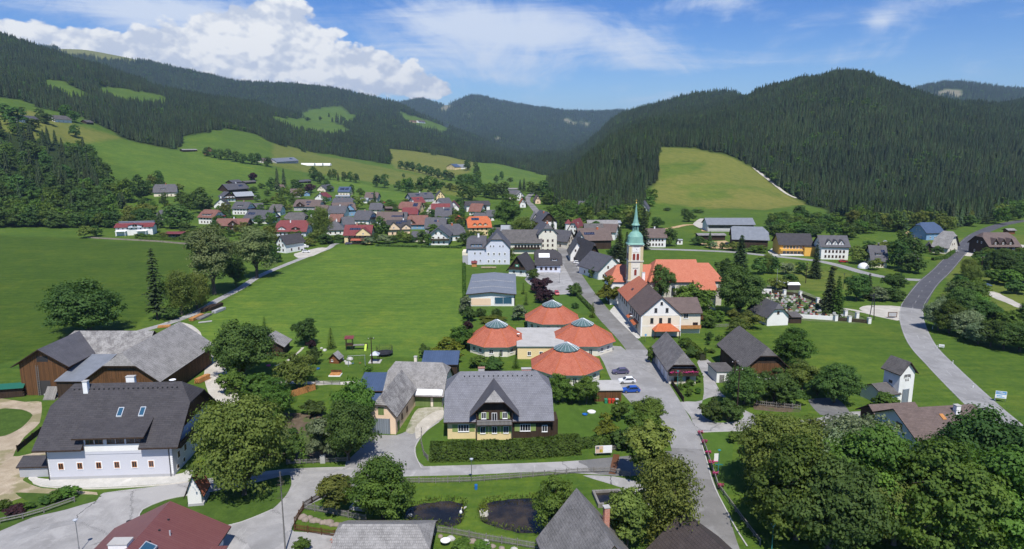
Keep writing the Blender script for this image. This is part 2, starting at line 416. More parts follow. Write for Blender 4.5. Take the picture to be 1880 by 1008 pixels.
# trees: meshes
def foliage(name,dark,light,trans=0.32,hue=0.06,rough=0.7,mott=0.0):
 m=bpy.data.materials.new(name)
 m.use_nodes=True
 t=NT(m.node_tree)
 t.n.clear()
 oi=t.new('ShaderNodeObjectInfo').outputs['Random']
 att=t.new('ShaderNodeAttribute',attribute_name='tint').outputs['Fac']
 f=t.m('ADD',t.m('MULTIPLY',att,0.72),t.m('MULTIPLY',oi,0.28),clamp=True)
 if mott:
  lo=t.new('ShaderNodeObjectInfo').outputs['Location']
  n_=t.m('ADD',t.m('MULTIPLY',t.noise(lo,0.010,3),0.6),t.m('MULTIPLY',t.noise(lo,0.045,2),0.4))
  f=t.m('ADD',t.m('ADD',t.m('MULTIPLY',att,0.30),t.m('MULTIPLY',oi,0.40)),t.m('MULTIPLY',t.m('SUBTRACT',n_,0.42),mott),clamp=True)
 c=t.mix(f,dark,light)
 hsv=t.new('ShaderNodeHueSaturation')
 t.put(hsv.inputs['Color'],c)
 t.put(hsv.inputs['Hue'],t.lin(oi,0,1,0.5-hue*0.4,0.5+hue*0.4))
 t.put(hsv.inputs['Value'],t.lin(t.m('FRACT',t.m('MULTIPLY',oi,7.13)),0,1,0.78,1.22))
 c=hsv.outputs[0]
 b=t.new('ShaderNodeBsdfPrincipled')
 t.put(b.inputs['Base Color'],c)
 b.inputs['Roughness'].default_value=rough
 b.inputs['Specular IOR Level'].default_value=0.25
 tr=t.new('ShaderNodeBsdfTranslucent')
 t.put(tr.inputs[0],t.mix(1.0,c,(1.5,1.6,0.7),'MULTIPLY'))
 mx=t.new('ShaderNodeMixShader')
 mx.inputs[0].default_value=trans
 t.l.new(b.outputs[0],mx.inputs[1])
 t.l.new(tr.outputs[0],mx.inputs[2])
 o=t.new('ShaderNodeOutputMaterial')
 t.l.new(mx.outputs[0],o.inputs[0])
 MATS[name]=m
 return m
foliage('leaf_green',(0.0468,0.0967,0.0156),(0.1373,0.2215,0.0343))
foliage('leaf_dark',(0.0379,0.0831,0.0189),(0.104,0.1738,0.0379))
foliage('leaf_olive',(0.0737,0.1091,0.0207),(0.2065,0.2434,0.0502))
foliage('leaf_silver',(0.0972,0.1457,0.0695),(0.2638,0.3263,0.1805))
foliage('leaf_ash',(0.0963,0.1375,0.0467),(0.2612,0.3094,0.1237))
foliage('hedge_leaf',(0.046,0.098,0.014),(0.125,0.215,0.036))
foliage('leaf_yellow',(0.080,0.105,0.012),(0.20,0.225,0.025))
foliage('leaf_purple',(0.020,0.008,0.012),(0.055,0.022,0.028),0.15,0.02)
foliage('needle',(0.0143,0.0299,0.0104),(0.052,0.0806,0.0221),0.08,0.05)
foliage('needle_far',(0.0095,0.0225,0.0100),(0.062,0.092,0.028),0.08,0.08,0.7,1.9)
foliage('thuja',(0.045,0.085,0.012),(0.105,0.160,0.022),0.1)
foliage('petal_pink',(0.45,0.03,0.14),(0.75,0.10,0.30),0.2,0.03)
foliage('petal_white',(0.6,0.6,0.55),(0.8,0.8,0.76),0.2,0.0)
foliage('petal_red',(0.5,0.04,0.02),(0.75,0.16,0.05),0.2,0.03)
mb,t,b=pbr('bark',0.95,0.1)
tc=t.new('ShaderNodeTexCoord').outputs['Object']
t.put(b.inputs['Base Color'],t.mix(t.noise(tc,3.0,4),(0.06,0.05,0.04),(0.16,0.135,0.11)))
mb2,t,b=pbr('birch_bark',0.9,0.1)
tc=t.new('ShaderNodeTexCoord').outputs['Object']
t.put(b.inputs['Base Color'],t.mix(t.ss(t.noise(tc,4.0,4),0.42,0.55),(0.08,0.07,0.06),(0.5,0.48,0.44)))
def tubes(paths,sides=6):
 """paths: list of [(x,y,z,r), ...] -> V, F(quads)"""
 VV,FF,o=[],[],0
 for p in paths:
  p=np.array(p,float)
  n=len(p)
  for i in range(n):
   d=p[min(i+1,n-1),:3]-p[max(i-1,0),:3]
   d/=(np.linalg.norm(d)+1e-9)
   a=np.cross(d,(0.31,0.95,0.05));a/=np.linalg.norm(a)+1e-9
   c=np.cross(d,a)
   an=np.arange(sides)*2*math.pi/sides
   VV.append(p[i,:3]+p[i,3]*(np.cos(an)[:,None]*a+np.sin(an)[:,None]*c))
  for i in range(n-1):
   for k in range(sides):
    FF.append((o+i*sides+k,o+i*sides+(k+1)%sides,o+(i+1)*sides+(k+1)%sides,o+(i+1)*sides+k))
  o+=n*sides
 return np.concatenate(VV),np.array(FF)
def leafquads(C,N,size,rs,aspect=0.62):
 """rhombic leaf clusters at C, facing N"""
 n=len(C)
 a=rs.normal(size=(n,3))
 a-=(a*N).sum(1,keepdims=True)*N
 a/=np.linalg.norm(a,axis=1,keepdims=True)+1e-9
 b=np.cross(N,a)
 s=size*rs.uniform(0.6,1.35,size=(n,1))
 V=np.stack([C+a*s,C+b*s*aspect,C-a*s*0.9,C-b*s*aspect],1).reshape(-1,3)
 V[1::4]+=N*s*0.25
 V[3::4]+=N*s*0.25
 return V,np.arange(4*n).reshape(n,4)
def unit(v):
 return v/(np.linalg.norm(v,axis=1,keepdims=True)+1e-9)
def leafmesh(name,V,Fc,tint,mat):
 me=npmesh(name,V,Fc,[MATS[mat]])
 ta=me.attributes.new('tint','FLOAT','POINT')
 ta.data.foreach_set('value',np.repeat(tint,4).astype(np.float32))
 return me
def broadleaf(seed,h=10.0,w=8.0,base=0.22,nclump=70,leaves=9000,size=0.26,mat='leaf_green',lobed=0.5,taper=0.0,droop=0.0,gap=0.0,stems=1,nlobe=None):
 """crown = big uneven lobes on limbs, each lobe a cloud of twig tufts, each tuft a fan of leaves; returns (crown mesh, trunk mesh)"""
 rs=np.random.RandomState(seed)
 zc,rz=h*(1+base)/2,h*(1-base)/2
 nl=nlobe or max(6,int(nclump/7))
 d=unit(rs.normal(size=(nl*4,3)))
 d=d[d[:,2]>-0.88]
 pick=[0]
 while len(pick)<min(nl,len(d)):
  dist=np.min(np.linalg.norm(d[:,None]-d[pick][None],axis=2),axis=1)+rs.rand(len(d))*0.35
  pick.append(int(np.argmax(dist)))
 d=d[pick]
 nl=len(d)
 rad=0.66+0.14*rs.rand(nl)-0.30*lobed*rs.rand(nl)
 f=1-taper*np.clip((d[:,2]*rad+1)/2,0,1)
 lc=d*rad[:,None]*np.stack([w/2*f,w/2*f,np.full(nl,rz)],1)
 lc=np.concatenate([lc,np.array([[0,0,rz*0.25],[0,0,-rz*0.2]])])
 f=np.concatenate([f,[0.9,1.0]])
 lc[:,2]+=zc
 nl=len(lc)
 lr=(0.15*w+0.06*h)*rs.uniform(0.75,1.35,nl)*(0.6+0.4*f)
 pt=np.maximum(5,(lr**2/(lr**2).sum()*nclump*3.2).astype(int))
 li=np.repeat(np.arange(nl),pt)
 n=len(li)
 q=unit(rs.normal(size=(n,3)))
 q[:,2]=np.where(q[:,2]<-0.65,-q[:,2],q[:,2])
 cc=lc[li]+q*lr[li][:,None]*rs.uniform(0.55,1.12,(n,1))*np.array([1,1,0.8])
 tr_=lr[li]*rs.uniform(0.22,0.46,n)
 per=np.maximum(3,(tr_**2/(tr_**2).sum()*leaves).astype(int))
 ci=np.repeat(np.arange(n),per)
 m=len(ci)
 u=unit(rs.normal(size=(m,3)))
 C=cc[ci]+u*tr_[ci][:,None]*rs.uniform(0.3,1.25,(m,1))*np.array([1.1,1.1,0.65])
 if droop:
  C[:,2]-=droop*rs.rand(m)**2*h*0.22
 out=unit(C-lc[li[ci]])
 N=unit(0.75*out+0.45*u+np.array([0,0,0.45])+rs.normal(scale=0.42,size=(m,3)))
 keep=C[:,2]>0.03*h
 if gap:
  keep&=rs.rand(n)[ci]>gap
 C,N,ci=C[keep],N[keep],ci[keep]
 V,Fc=leafquads(C,N,size,rs)
 tint=np.clip(0.5+(rs.rand(nl)[li[ci]]-0.5)*0.45+(rs.rand(n)[ci]-0.5)*0.55+(rs.rand(len(C))-0.5)*0.5,0,1)
 crown=leafmesh('crown',V,Fc,tint,mat)
 paths=[]
 tr=0.018*h+0.012*w
 paths.append([(0,0,-0.3,tr*1.35),(0,0,0.06*h,tr),(0.02*w,0,base*h+0.1*h,tr*0.8),(0,0.02*w,zc+0.1*h,tr*0.45),(0,0,zc+rz*0.7,tr*0.12)])
 for k in range(nl-2):
  z0=base*h+rs.uniform(0.0,0.4)*max(0.0,lc[k,2]-base*h)
  e=lc[k]
  mid=e*0.5+np.array([0,0,z0*0.5+0.25])
  paths.append([(0,0,z0,tr*0.5),(mid[0],mid[1],mid[2],tr*0.3),(e[0],e[1],e[2],tr*0.12)])
  for b_ in range(2):
   t_=e+unit(rs.normal(size=(1,3)))[0]*lr[k]*0.8
   paths.append([(e[0],e[1],e[2],tr*0.12),(t_[0],t_[1],t_[2],tr*0.03)])
 tv,tf=tubes(paths,5)
 trunk=npmesh('trunk',tv,tf,[MATS['bark']],True)
 return crown,trunk
def conifer(seed,h=20.0,w=6.5,base=0.06,whorls=26,arms=9,per=7,size=0.34,mat='needle',ragged=0.25,power=0.85):
 rs=np.random.RandomState(seed)
 CC,NN,TT=[],[],[]
 paths=[[(0,0,-0.3,0.016*h),(0,0,h*0.5,0.009*h),(0,0,h*0.99,0.001*h)]]
 for k in range(whorls):
  fz=(k+rs.rand()*0.6)/whorls
  z=h*(base+(0.985-base)*fz)
  L=w/2*(1-fz)**power*(1-ragged*rs.rand())+0.12
  na=max(4,int(arms*(0.5+0.5*(1-fz))))
  a0=rs.rand()*6.28
  for j in range(na):
   a=a0+j*6.283/na+rs.normal()*0.15
   l=L*rs.uniform(1-ragged,1.08)
   dr=rs.uniform(0.12,0.34)
   tone=rs.rand()
   nn=max(2,int(per*(0.35+0.65*(1-fz))))
   for q in range(nn):
    s=(q+0.5+rs.rand()*0.4)/nn
    r=l*s
    side=rs.normal()*0.16*l*(0.3+0.7*(1-abs(2*s-1)))
    CC.append((math.cos(a)*r-math.sin(a)*side,math.sin(a)*r+math.cos(a)*side,z-dr*r+0.10*r*s+rs.normal()*0.06*size))
    NN.append((math.cos(a)*0.45+rs.normal()*0.25,math.sin(a)*0.45+rs.normal()*0.25,1.0))
    TT.append(0.25*tone+0.5*s*rs.rand()+0.25*rs.rand())
 C,N=np.array(CC),unit(np.array(NN))
 V,Fc=leafquads(C,N,size*(h/20.0),rs,0.55)
 crown=leafmesh('crown',V,Fc,np.array(TT),mat)
 tv,tf=tubes(paths)
 return crown,npmesh('trunk',tv,tf,[MATS['bark']],True)
def far_conifer(seed,h=22.0,w=7.0,tiers=9,pts=10,mat='needle_far'):
 """small spruce for the woods: skirts of drooping jagged branches on a stem, one mesh"""
 rs=np.random.RandomState(seed)
 V,Fc,T=[],[],[]
 for k in range(tiers):
  f=k/tiers
  z0=h*(0.10+0.88*f)
  L=w/2*(1-f)**0.75+0.3
  hh=h*0.88/tiers*2.1
  a0=rs.rand()*6.28
  for j in range(pts):
   a,da=a0+j*6.283/pts+rs.normal()*0.1,6.283/pts*0.62
   l=L*rs.uniform(0.62,1.12)
   zt=z0-hh*0.12*rs.rand()
   o=len(V)
   V+=[(0.05*math.cos(a),0.05*math.sin(a),z0+hh*0.8),(l*0.6*math.cos(a-da),l*0.6*math.sin(a-da),zt+hh*0.22),(l*math.cos(a),l*math.sin(a),zt-hh*0.1),(l*0.6*math.cos(a+da),l*0.6*math.sin(a+da),zt+hh*0.22)]
   Fc.append((o,o+1,o+2,o+3))
   T.append(rs.rand())
 me=leafmesh('spruce',np.array(V),np.array(Fc),np.array(T),mat)
 return me
# the woods on the hills (uncountable: stuff)
def far_broad(seed,mat='leaf_dark',h=16,w=11):
 c,tr=broadleaf(seed,h,w,0.0,40,1900,0.52,mat,0.35,nlobe=11)
 bpy.data.meshes.remove(tr)
 return c
PROTO=bpy.data.collections.new('forest_kinds')
FAR=[]
for i in range(5):
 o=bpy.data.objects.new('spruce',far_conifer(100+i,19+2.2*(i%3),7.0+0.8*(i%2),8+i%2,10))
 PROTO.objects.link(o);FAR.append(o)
for i in range(2):
 o=bpy.data.objects.new('beech',far_broad(140+i,'leaf_dark' if i else 'leaf_green'))
 PROTO.objects.link(o);FAR.append(o)
def scatter_group(objs):
 ng=bpy.data.node_groups.new('scatter_trees','GeometryNodeTree')
 ng.interface.new_socket('Geometry',in_out='INPUT',socket_type='NodeSocketGeometry')
 ng.interface.new_socket('Geometry',in_out='OUTPUT',socket_type='NodeSocketGeometry')
 t=NT(ng)
 gi,go=t.new('NodeGroupInput'),t.new('NodeGroupOutput')
 ci=t.new('GeometryNodeCollectionInfo')
 ci.inputs['Collection'].default_value=PROTO
 ci.inputs['Separate Children'].default_value=True
 ci.inputs['Reset Children'].default_value=True
 def named(n,typ):
  a=t.new('GeometryNodeInputNamedAttribute',data_type=typ)
  a.inputs['Name'].default_value=n
  return a.outputs[0]
 iop=t.new('GeometryNodeInstanceOnPoints')
 t.l.new(gi.outputs[0],iop.inputs['Points'])
 t.l.new(ci.outputs[0],iop.inputs['Instance'])
 iop.inputs['Pick Instance'].default_value=True
 t.l.new(named('kind_index','INT'),iop.inputs['Instance Index'])
 t.l.new(t.xyz(0.0,0.0,named('turn','FLOAT')),iop.inputs['Rotation'])
 t.l.new(named('size','FLOAT_VECTOR'),iop.inputs['Scale'])
 t.l.new(iop.outputs[0],go.inputs[0])
 return ng
names=sorted(o.name for o in FAR)
BEECH=[i for i,n in enumerate(names)if n.startswith('beech')]
SPR=[i for i,n in enumerate(names)if n.startswith('spruce')]
SCAT=scatter_group(FAR)
def wood(name,X,Y,Z,scale,broad,label,seed=1):
 rs=np.random.RandomState(seed)
 n=len(X)
 me=bpy.data.meshes.new(name)
 me.vertices.add(n)
 me.vertices.foreach_set('co',np.stack([X,Y,Z],1).astype(np.float32).ravel())
 pn=vnoise(X/60+40,Y/60+40,77)+0.6*vnoise(X/22+40,Y/22+40,78)
 k=np.where(rs.rand(n)<np.clip(broad+0.9*(pn-0.12),0.02,0.7),rs.choice(BEECH,n),rs.choice(SPR,n)).astype(np.int32)
 s=scale*rs.uniform(0.6,1.2,n)*(1+0.5*vnoise(X/45+20,Y/45+20,79))
 sz=np.stack([s*rs.uniform(0.85,1.15,n),s*rs.uniform(0.85,1.15,n),s],1).astype(np.float32)
 for an,ty,dat in(('kind_index','INT',k),('turn','FLOAT',(rs.rand(n)*6.28).astype(np.float32))):
  a=me.attributes.new(an,ty,'POINT')
  a.data.foreach_set('value',dat)
 a=me.attributes.new('size','FLOAT_VECTOR','POINT')
 a.data.foreach_set('vector',sz.ravel())
 o=link(bpy.data.objects.new(name,me))
 md=o.modifiers.new('trees','NODES')
 md.node_group=SCAT
 tag(o,label,'forest',kind='stuff')
 return o
tops=(HG+26-H)/YY
runmax=np.maximum.accumulate(np.where(forest,(HG+14-H)/YY,(HG-H)/YY),axis=0)
seen=tops>np.concatenate([np.full((1,NC),-9.0),runmax[:-1]],0)-0.012
seen&=(np.abs(UU)<0.95)
area=np.zeros(XX.shape)
area[:-1,:-1]=np.diff(YY,axis=0)[:,:-1]*np.diff(XX,axis=1)[:-1]
def sample(mask,spacing,seed):
 rs=np.random.RandomState(seed)
 lam=np.where(mask&seen,area/spacing**2,0)
 cnt=rs.poisson(lam)
 r,c=np.nonzero(cnt)
 rep=cnt[r,c]
 r,c=np.repeat(r,rep),np.repeat(c,rep)
 fr,fc=rs.rand(len(r)),rs.rand(len(r))
 Y=GY[r]+fr*(GY[np.minimum(r+1,NR-1)]-GY[r])
 u=GU[c]+fc*(GU[np.minimum(c+1,NC-1)]-GU[c])
 X=u*Y
 return X,Y,ground(X,Y)-0.5
left=UU<0.03
inwood=inpoly(JX,JY,WOOD)&(YY<900)
for nm,msk,sp,sc,br,lb,sd in(('spruce_wood',forest&left&(YY<2300)&~inwood,5.2,0.82,0.08,'dark spruce forest covering the slope above the village meadows on the left',1),('spruce_wood',forest&left&(YY>=2300)&(YY<4700),12.0,1.05,0.06,'hazy spruce forest on the long ridge behind the left hillside',2),('spruce_wood',forest&~left&(YY<2100),4.8,0.78,0.09,'dark green spruce forest covering the steep rounded hill on the right',3),('spruce_wood',forest&~left&(YY>=2100)&(YY<3600),10.5,1.0,0.06,'spruce forest on the lower ridge behind the hillside hay meadow',4),('spruce_wood',forest&(YY>=3600)&((YY>=4700)|~left),19.0,1.25,0.04,'blue hazy forest on the far mountains closing the valley',5)):
 X,Y,Z=sample(msk,sp,sd)
 wood(nm,X,Y,Z,sc,br,lb,sd)
 print('wood',len(X))
# surface materials of buildings
def uvnode(t):
 return t.new('ShaderNodeUVMap').outputs[0]
def roofmat(name,c1,c2,mortar,row=0.36,wid=0.32,rough=0.7,blotch=0.35,spec=0.3,blotch_col=None):
 m,t,b=pbr(name,rough,spec)
 uv=uvnode(t)
 oi=t.new('ShaderNodeObjectInfo').outputs['Random']
 br=t.new('ShaderNodeTexBrick')
 t.put(br.inputs['Vector'],uv)
 t.put(br.inputs['Color1'],c1)
 t.put(br.inputs['Color2'],c2)
 t.put(br.inputs['Mortar'],mortar)
 br.inputs['Scale'].default_value=1.0
 br.inputs['Mortar Size'].default_value=0.022
 br.inputs['Mortar Smooth'].default_value=0.3
 br.inputs['Brick Width'].default_value=wid
 br.inputs['Row Height'].default_value=row
 off=t.vm('ADD',uv,t.xyz(t.m('MULTIPLY',oi,57.0),t.m('MULTIPLY',oi,31.0)))
 n=t.noise(off,0.45,6,0.65)
 n2=t.noise(off,3.0,4,0.6)
 c=t.mix(t.ss(n,0.35,0.7,0,blotch),br.outputs['Color'],blotch_col or tuple(min(1,x*1.9)for x in c1))
 c=t.mix(t.ss(n2,0.45,0.75,0,blotch),c,tuple(x*0.5 for x in c1))
 t.put(b.inputs['Base Color'],c)
 v=t.sep(uv)[1]
 saw=t.m('FRACT',t.m('DIVIDE',v,row))
 bump(t,b,t.m('SUBTRACT',t.m('MULTIPLY',n2,0.3),saw),0.6,0.05)
 return m
def plaster(name,c,c2=None,amt=0.35,rough=0.9):
 m,t,b=pbr(name,rough,0.15)
 uv=uvnode(t)
 oi=t.new('ShaderNodeObjectInfo').outputs['Random']
 off=t.vm('ADD',uv,t.xyz(t.m('MULTIPLY',oi,57.0),0.0))
 n=t.noise(off,0.35,5,0.6)
 n2=t.noise(t.vm('MULTIPLY',off,(1.6,0.35,1)),1.2,4,0.6)
 c2=c2 or tuple(x*0.75 for x in c)
 col=t.mix(t.ss(n,0.4,0.75,0,amt),c,c2)
 col=t.mix(t.ss(n2,0.55,0.8,0,amt),col,c2)
 t.put(b.inputs['Base Color'],col)
 bump(t,b,t.noise(uv,14.0,3),0.25,0.02)
 return m
def boards(name,c1,c2,wid=0.2,vertical=True,rough=0.85):
 m,t,b=pbr(name,rough,0.2)
 uv=uvnode(t)
 u=t.sep(uv)[0 if vertical else 1]
 k=t.m('FLOOR',t.m('DIVIDE',u,wid))
 wn=t.new('ShaderNodeTexWhiteNoise',noise_dimensions='1D')
 t.put(wn.inputs['W'],k)
 sc=(4.0,0.4,1)if vertical else(0.4,4.0,1)
 n=t.noise(t.vm('MULTIPLY',uv,sc),1.3,5,0.65)
 f=t.m('ADD',t.m('MULTIPLY',wn.outputs[0],0.5),t.m('MULTIPLY',n,0.6),clamp=True)
 fr=t.m('FRACT',t.m('DIVIDE',u,wid))
 gap=t.m('LESS_THAN',fr,0.1)
 c=t.mix(f,c1,c2)
 t.put(b.inputs['Base Color'],t.mix(gap,c,tuple(x*0.3 for x in c1)))
 bump(t,b,t.m('SUBTRACT',1.0,gap),0.4,0.03)
 return m
def plain(name,c,rough=0.5,metal=0.0,spec=0.4,var=0.15):
 m,t,b=pbr(name,rough,spec)
 b.inputs['Metallic'].default_value=metal
 tc=t.new('ShaderNodeTexCoord').outputs['Object']
 t.put(b.inputs['Base Color'],t.mix(t.noise(tc,1.7,4),tuple(x*(1-var)for x in c),tuple(min(1,x*(1+var))for x in c)))
 return m
roofmat('tile_dark',(0.056,0.053,0.058),(0.072,0.068,0.072),(0.030,0.028,0.031),0.38,0.9,0.8,0.25,0.12)
roofmat('tile_slate',(0.085,0.083,0.092),(0.105,0.102,0.110),(0.045,0.044,0.05),0.36,0.5,0.6,0.3)
roofmat('tile_bluegrey',(0.150,0.152,0.172),(0.180,0.182,0.200),(0.075,0.075,0.088),0.40,0.42,0.6,0.3)
roofmat('shingle_grey',(0.215,0.207,0.200),(0.285,0.275,0.265),(0.085,0.08,0.076),0.42,0.28,0.85,0.5)
roofmat('shingle_old',(0.165,0.155,0.150),(0.25,0.24,0.235),(0.07,0.066,0.064),0.40,0.26,0.9,0.75,0.2,(0.42,0.41,0.39))
roofmat('shingle_mid',(0.150,0.142,0.138),(0.205,0.195,0.19),(0.06,0.056,0.052),0.40,0.3,0.85,0.6)
roofmat('shingle_dark',(0.095,0.088,0.085),(0.135,0.125,0.12),(0.04,0.037,0.035),0.40,0.3,0.85,0.5)
roofmat('tile_red',(0.390,0.108,0.060),(0.490,0.150,0.088),(0.20,0.052,0.03),0.38,0.34,0.75,0.3,0.3,(0.52,0.20,0.13))
roofmat('tile_church',(0.470,0.150,0.085),(0.540,0.185,0.110),(0.33,0.10,0.06),0.35,0.3,0.8,0.25,0.3,(0.58,0.25,0.16))
roofmat('tile_orange',(0.480,0.120,0.040),(0.540,0.150,0.055),(0.30,0.07,0.03),0.35,0.3,0.75,0.25,0.3,(0.58,0.22,0.11))
roofmat('tile_brown',(0.120,0.088,0.078),(0.150,0.112,0.098),(0.06,0.045,0.04),0.38,0.9,0.7,0.3)
roofmat('tile_brownred',(0.185,0.080,0.060),(0.225,0.105,0.080),(0.10,0.045,0.035),0.36,0.5,0.7,0.35,0.3,(0.28,0.17,0.14))
roofmat('sheet_maroon',(0.165,0.060,0.056),(0.180,0.070,0.064),(0.07,0.026,0.026),30.0,0.42,0.45,0.2,0.5,(0.22,0.10,0.09))
roofmat('tile_wine',(0.175,0.036,0.038),(0.215,0.050,0.050),(0.09,0.02,0.02),0.36,0.4,0.6,0.25,0.3,(0.27,0.10,0.10))
roofmat('sheet_blue',(0.055,0.085,0.150),(0.065,0.095,0.165),(0.03,0.05,0.09),30.0,0.5,0.45,0.2,0.5)
roofmat('sheet_grey',(0.300,0.320,0.350),(0.320,0.340,0.370),(0.20,0.215,0.24),30.0,0.6,0.5,0.3,0.5,(0.42,0.44,0.46))
roofmat('sheet_steel',(0.175,0.190,0.215),(0.190,0.205,0.230),(0.10,0.11,0.13),30.0,0.6,0.5,0.25,0.5)
roofmat('fibre_plates',(0.060,0.048,0.045),(0.075,0.06,0.056),(0.02,0.017,0.016),0.42,0.42,0.7,0.25)
plaster('plaster_white',(0.80,0.79,0.76))
plaster('plaster_pale',(0.62,0.64,0.72),(0.56,0.58,0.66))
plaster('plaster_lav',(0.57,0.57,0.61),(0.50,0.50,0.55),0.25)
plaster('plaster_cream',(0.78,0.70,0.56))
plaster('plaster_yellow',(0.78,0.62,0.34))
plaster('plaster_amber',(0.80,0.45,0.10))
plaster('plaster_peach',(0.80,0.60,0.42))
plaster('plaster_ivory',(0.74,0.70,0.60))
plaster('plaster_grey',(0.42,0.42,0.43))
plaster('plaster_blue',(0.20,0.34,0.50))
plaster('plaster_green',(0.20,0.30,0.11),None,0.4)
plaster('concrete',(0.46,0.45,0.43),(0.33,0.32,0.30),0.6)
plaster('stone_pale',(0.60,0.57,0.50),(0.40,0.37,0.32),0.7)
plaster('quoin_ochre',(0.60,0.50,0.30),(0.50,0.42,0.27),0.5)
plaster('old_plaster',(0.66,0.62,0.54),(0.35,0.33,0.29),0.8)
boards('wood_dark',(0.030,0.020,0.015),(0.075,0.048,0.032))
boards('wood_brown',(0.050,0.027,0.013),(0.20,0.095,0.040))
boards('wood_red',(0.13,0.045,0.02),(0.28,0.115,0.045),0.2,False)
boards('wood_grey',(0.16,0.15,0.14),(0.30,0.285,0.265))
boards('wood_orange',(0.42,0.18,0.06),(0.60,0.30,0.11))
boards('door_grey',(0.17,0.20,0.23),(0.23,0.26,0.29),0.45)
boards('door_green',(0.13,0.19,0.06),(0.19,0.26,0.09),0.3)
roofmat('brick_red',(0.36,0.10,0.055),(0.45,0.14,0.08),(0.45,0.38,0.32),0.10,0.28,0.85,0.2)
plain('frame_white',(0.80,0.80,0.80),0.5)
plain('frame_brown',(0.13,0.055,0.025),0.5)
plain('frame_wood',(0.42,0.16,0.05),0.5)
plain('frame_dark',(0.05,0.045,0.045),0.5)
plain('band_white',(0.82,0.82,0.80),0.8)
plain('shutter_green',(0.24,0.31,0.10),0.7)
plain('shutter_red',(0.22,0.035,0.02),0.7)
plain('steel',(0.45,0.46,0.48),0.35,0.9)
plain('zinc',(0.55,0.58,0.62),0.4,0.3)
plain('iron_dark',(0.04,0.04,0.045),0.5,0.3)
plain('copper_dark',(0.10,0.17,0.17),0.5,0.2,0.4,0.3)
plain('soil',(0.14,0.10,0.07),0.95)
plain('paint_teal',(0.03,0.20,0.20),0.5)
plain('white_sheet',(0.8,0.8,0.8),0.6)
plain('gold',(0.75,0.5,0.12),0.35,0.8)
for cn,cc in(('paint_blue',(0.02,0.09,0.42)),('paint_white',(0.82,0.83,0.84)),('paint_violet',(0.10,0.09,0.16)),('paint_red',(0.45,0.03,0.04)),('paint_silver',(0.5,0.52,0.54)),('paint_black',(0.02,0.02,0.022)),('plastic_yellow',(0.7,0.55,0.04)),('plastic_lime',(0.45,0.6,0.08)),('plastic_blue',(0.02,0.14,0.45)),('plastic_red',(0.5,0.05,0.03)),('plastic_green',(0.03,0.22,0.12)),('plastic_pink',(0.75,0.10,0.35)),('tarp_green',(0.02,0.12,0.08)),('cushion',(0.62,0.45,0.33))):
 plain(cn,cc,0.35,0.0,0.5,0.06)
plain('rubber',(0.02,0.02,0.02),0.8)
plain('net_black',(0.025,0.025,0.028),0.8)
m,t,b=pbr('copper_green',0.55,0.3)
tc=t.new('ShaderNodeTexCoord').outputs['Object']
t.put(b.inputs['Base Color'],t.mix(t.noise(t.vm('MULTIPLY',tc,(1.4,1.4,0.35)),1.2,5,0.65),(0.13,0.30,0.25),(0.27,0.47,0.40)))
m,t,b=pbr('glass_dark',0.08,0.6)
t.put(b.inputs['Base Color'],t.mix(t.new('ShaderNodeObjectInfo').outputs['Random'],(0.012,0.014,0.018),(0.05,0.055,0.065)))
m,t,b=pbr('glass_blue',0.06,0.8)
b.inputs['Base Color'].default_value=(0.03,0.09,0.15,1)
m,t,b=pbr('solar',0.08,0.8)
uv=uvnode(t)
br=t.new('ShaderNodeTexBrick',offset=0.0)
t.put(br.inputs['Vector'],uv)
for nm,cc in(('Color1',(0.010,0.016,0.045)),('Color2',(0.014,0.022,0.06)),('Mortar',(0.22,0.24,0.28))):
 t.put(br.inputs[nm],cc)
br.inputs['Scale'].default_value=1
br.inputs['Mortar Size'].default_value=0.03
br.inputs['Brick Width'].default_value=1.0
br.inputs['Row Height'].default_value=1.6
t.put(b.inputs['Base Color'],br.outputs['Color'])
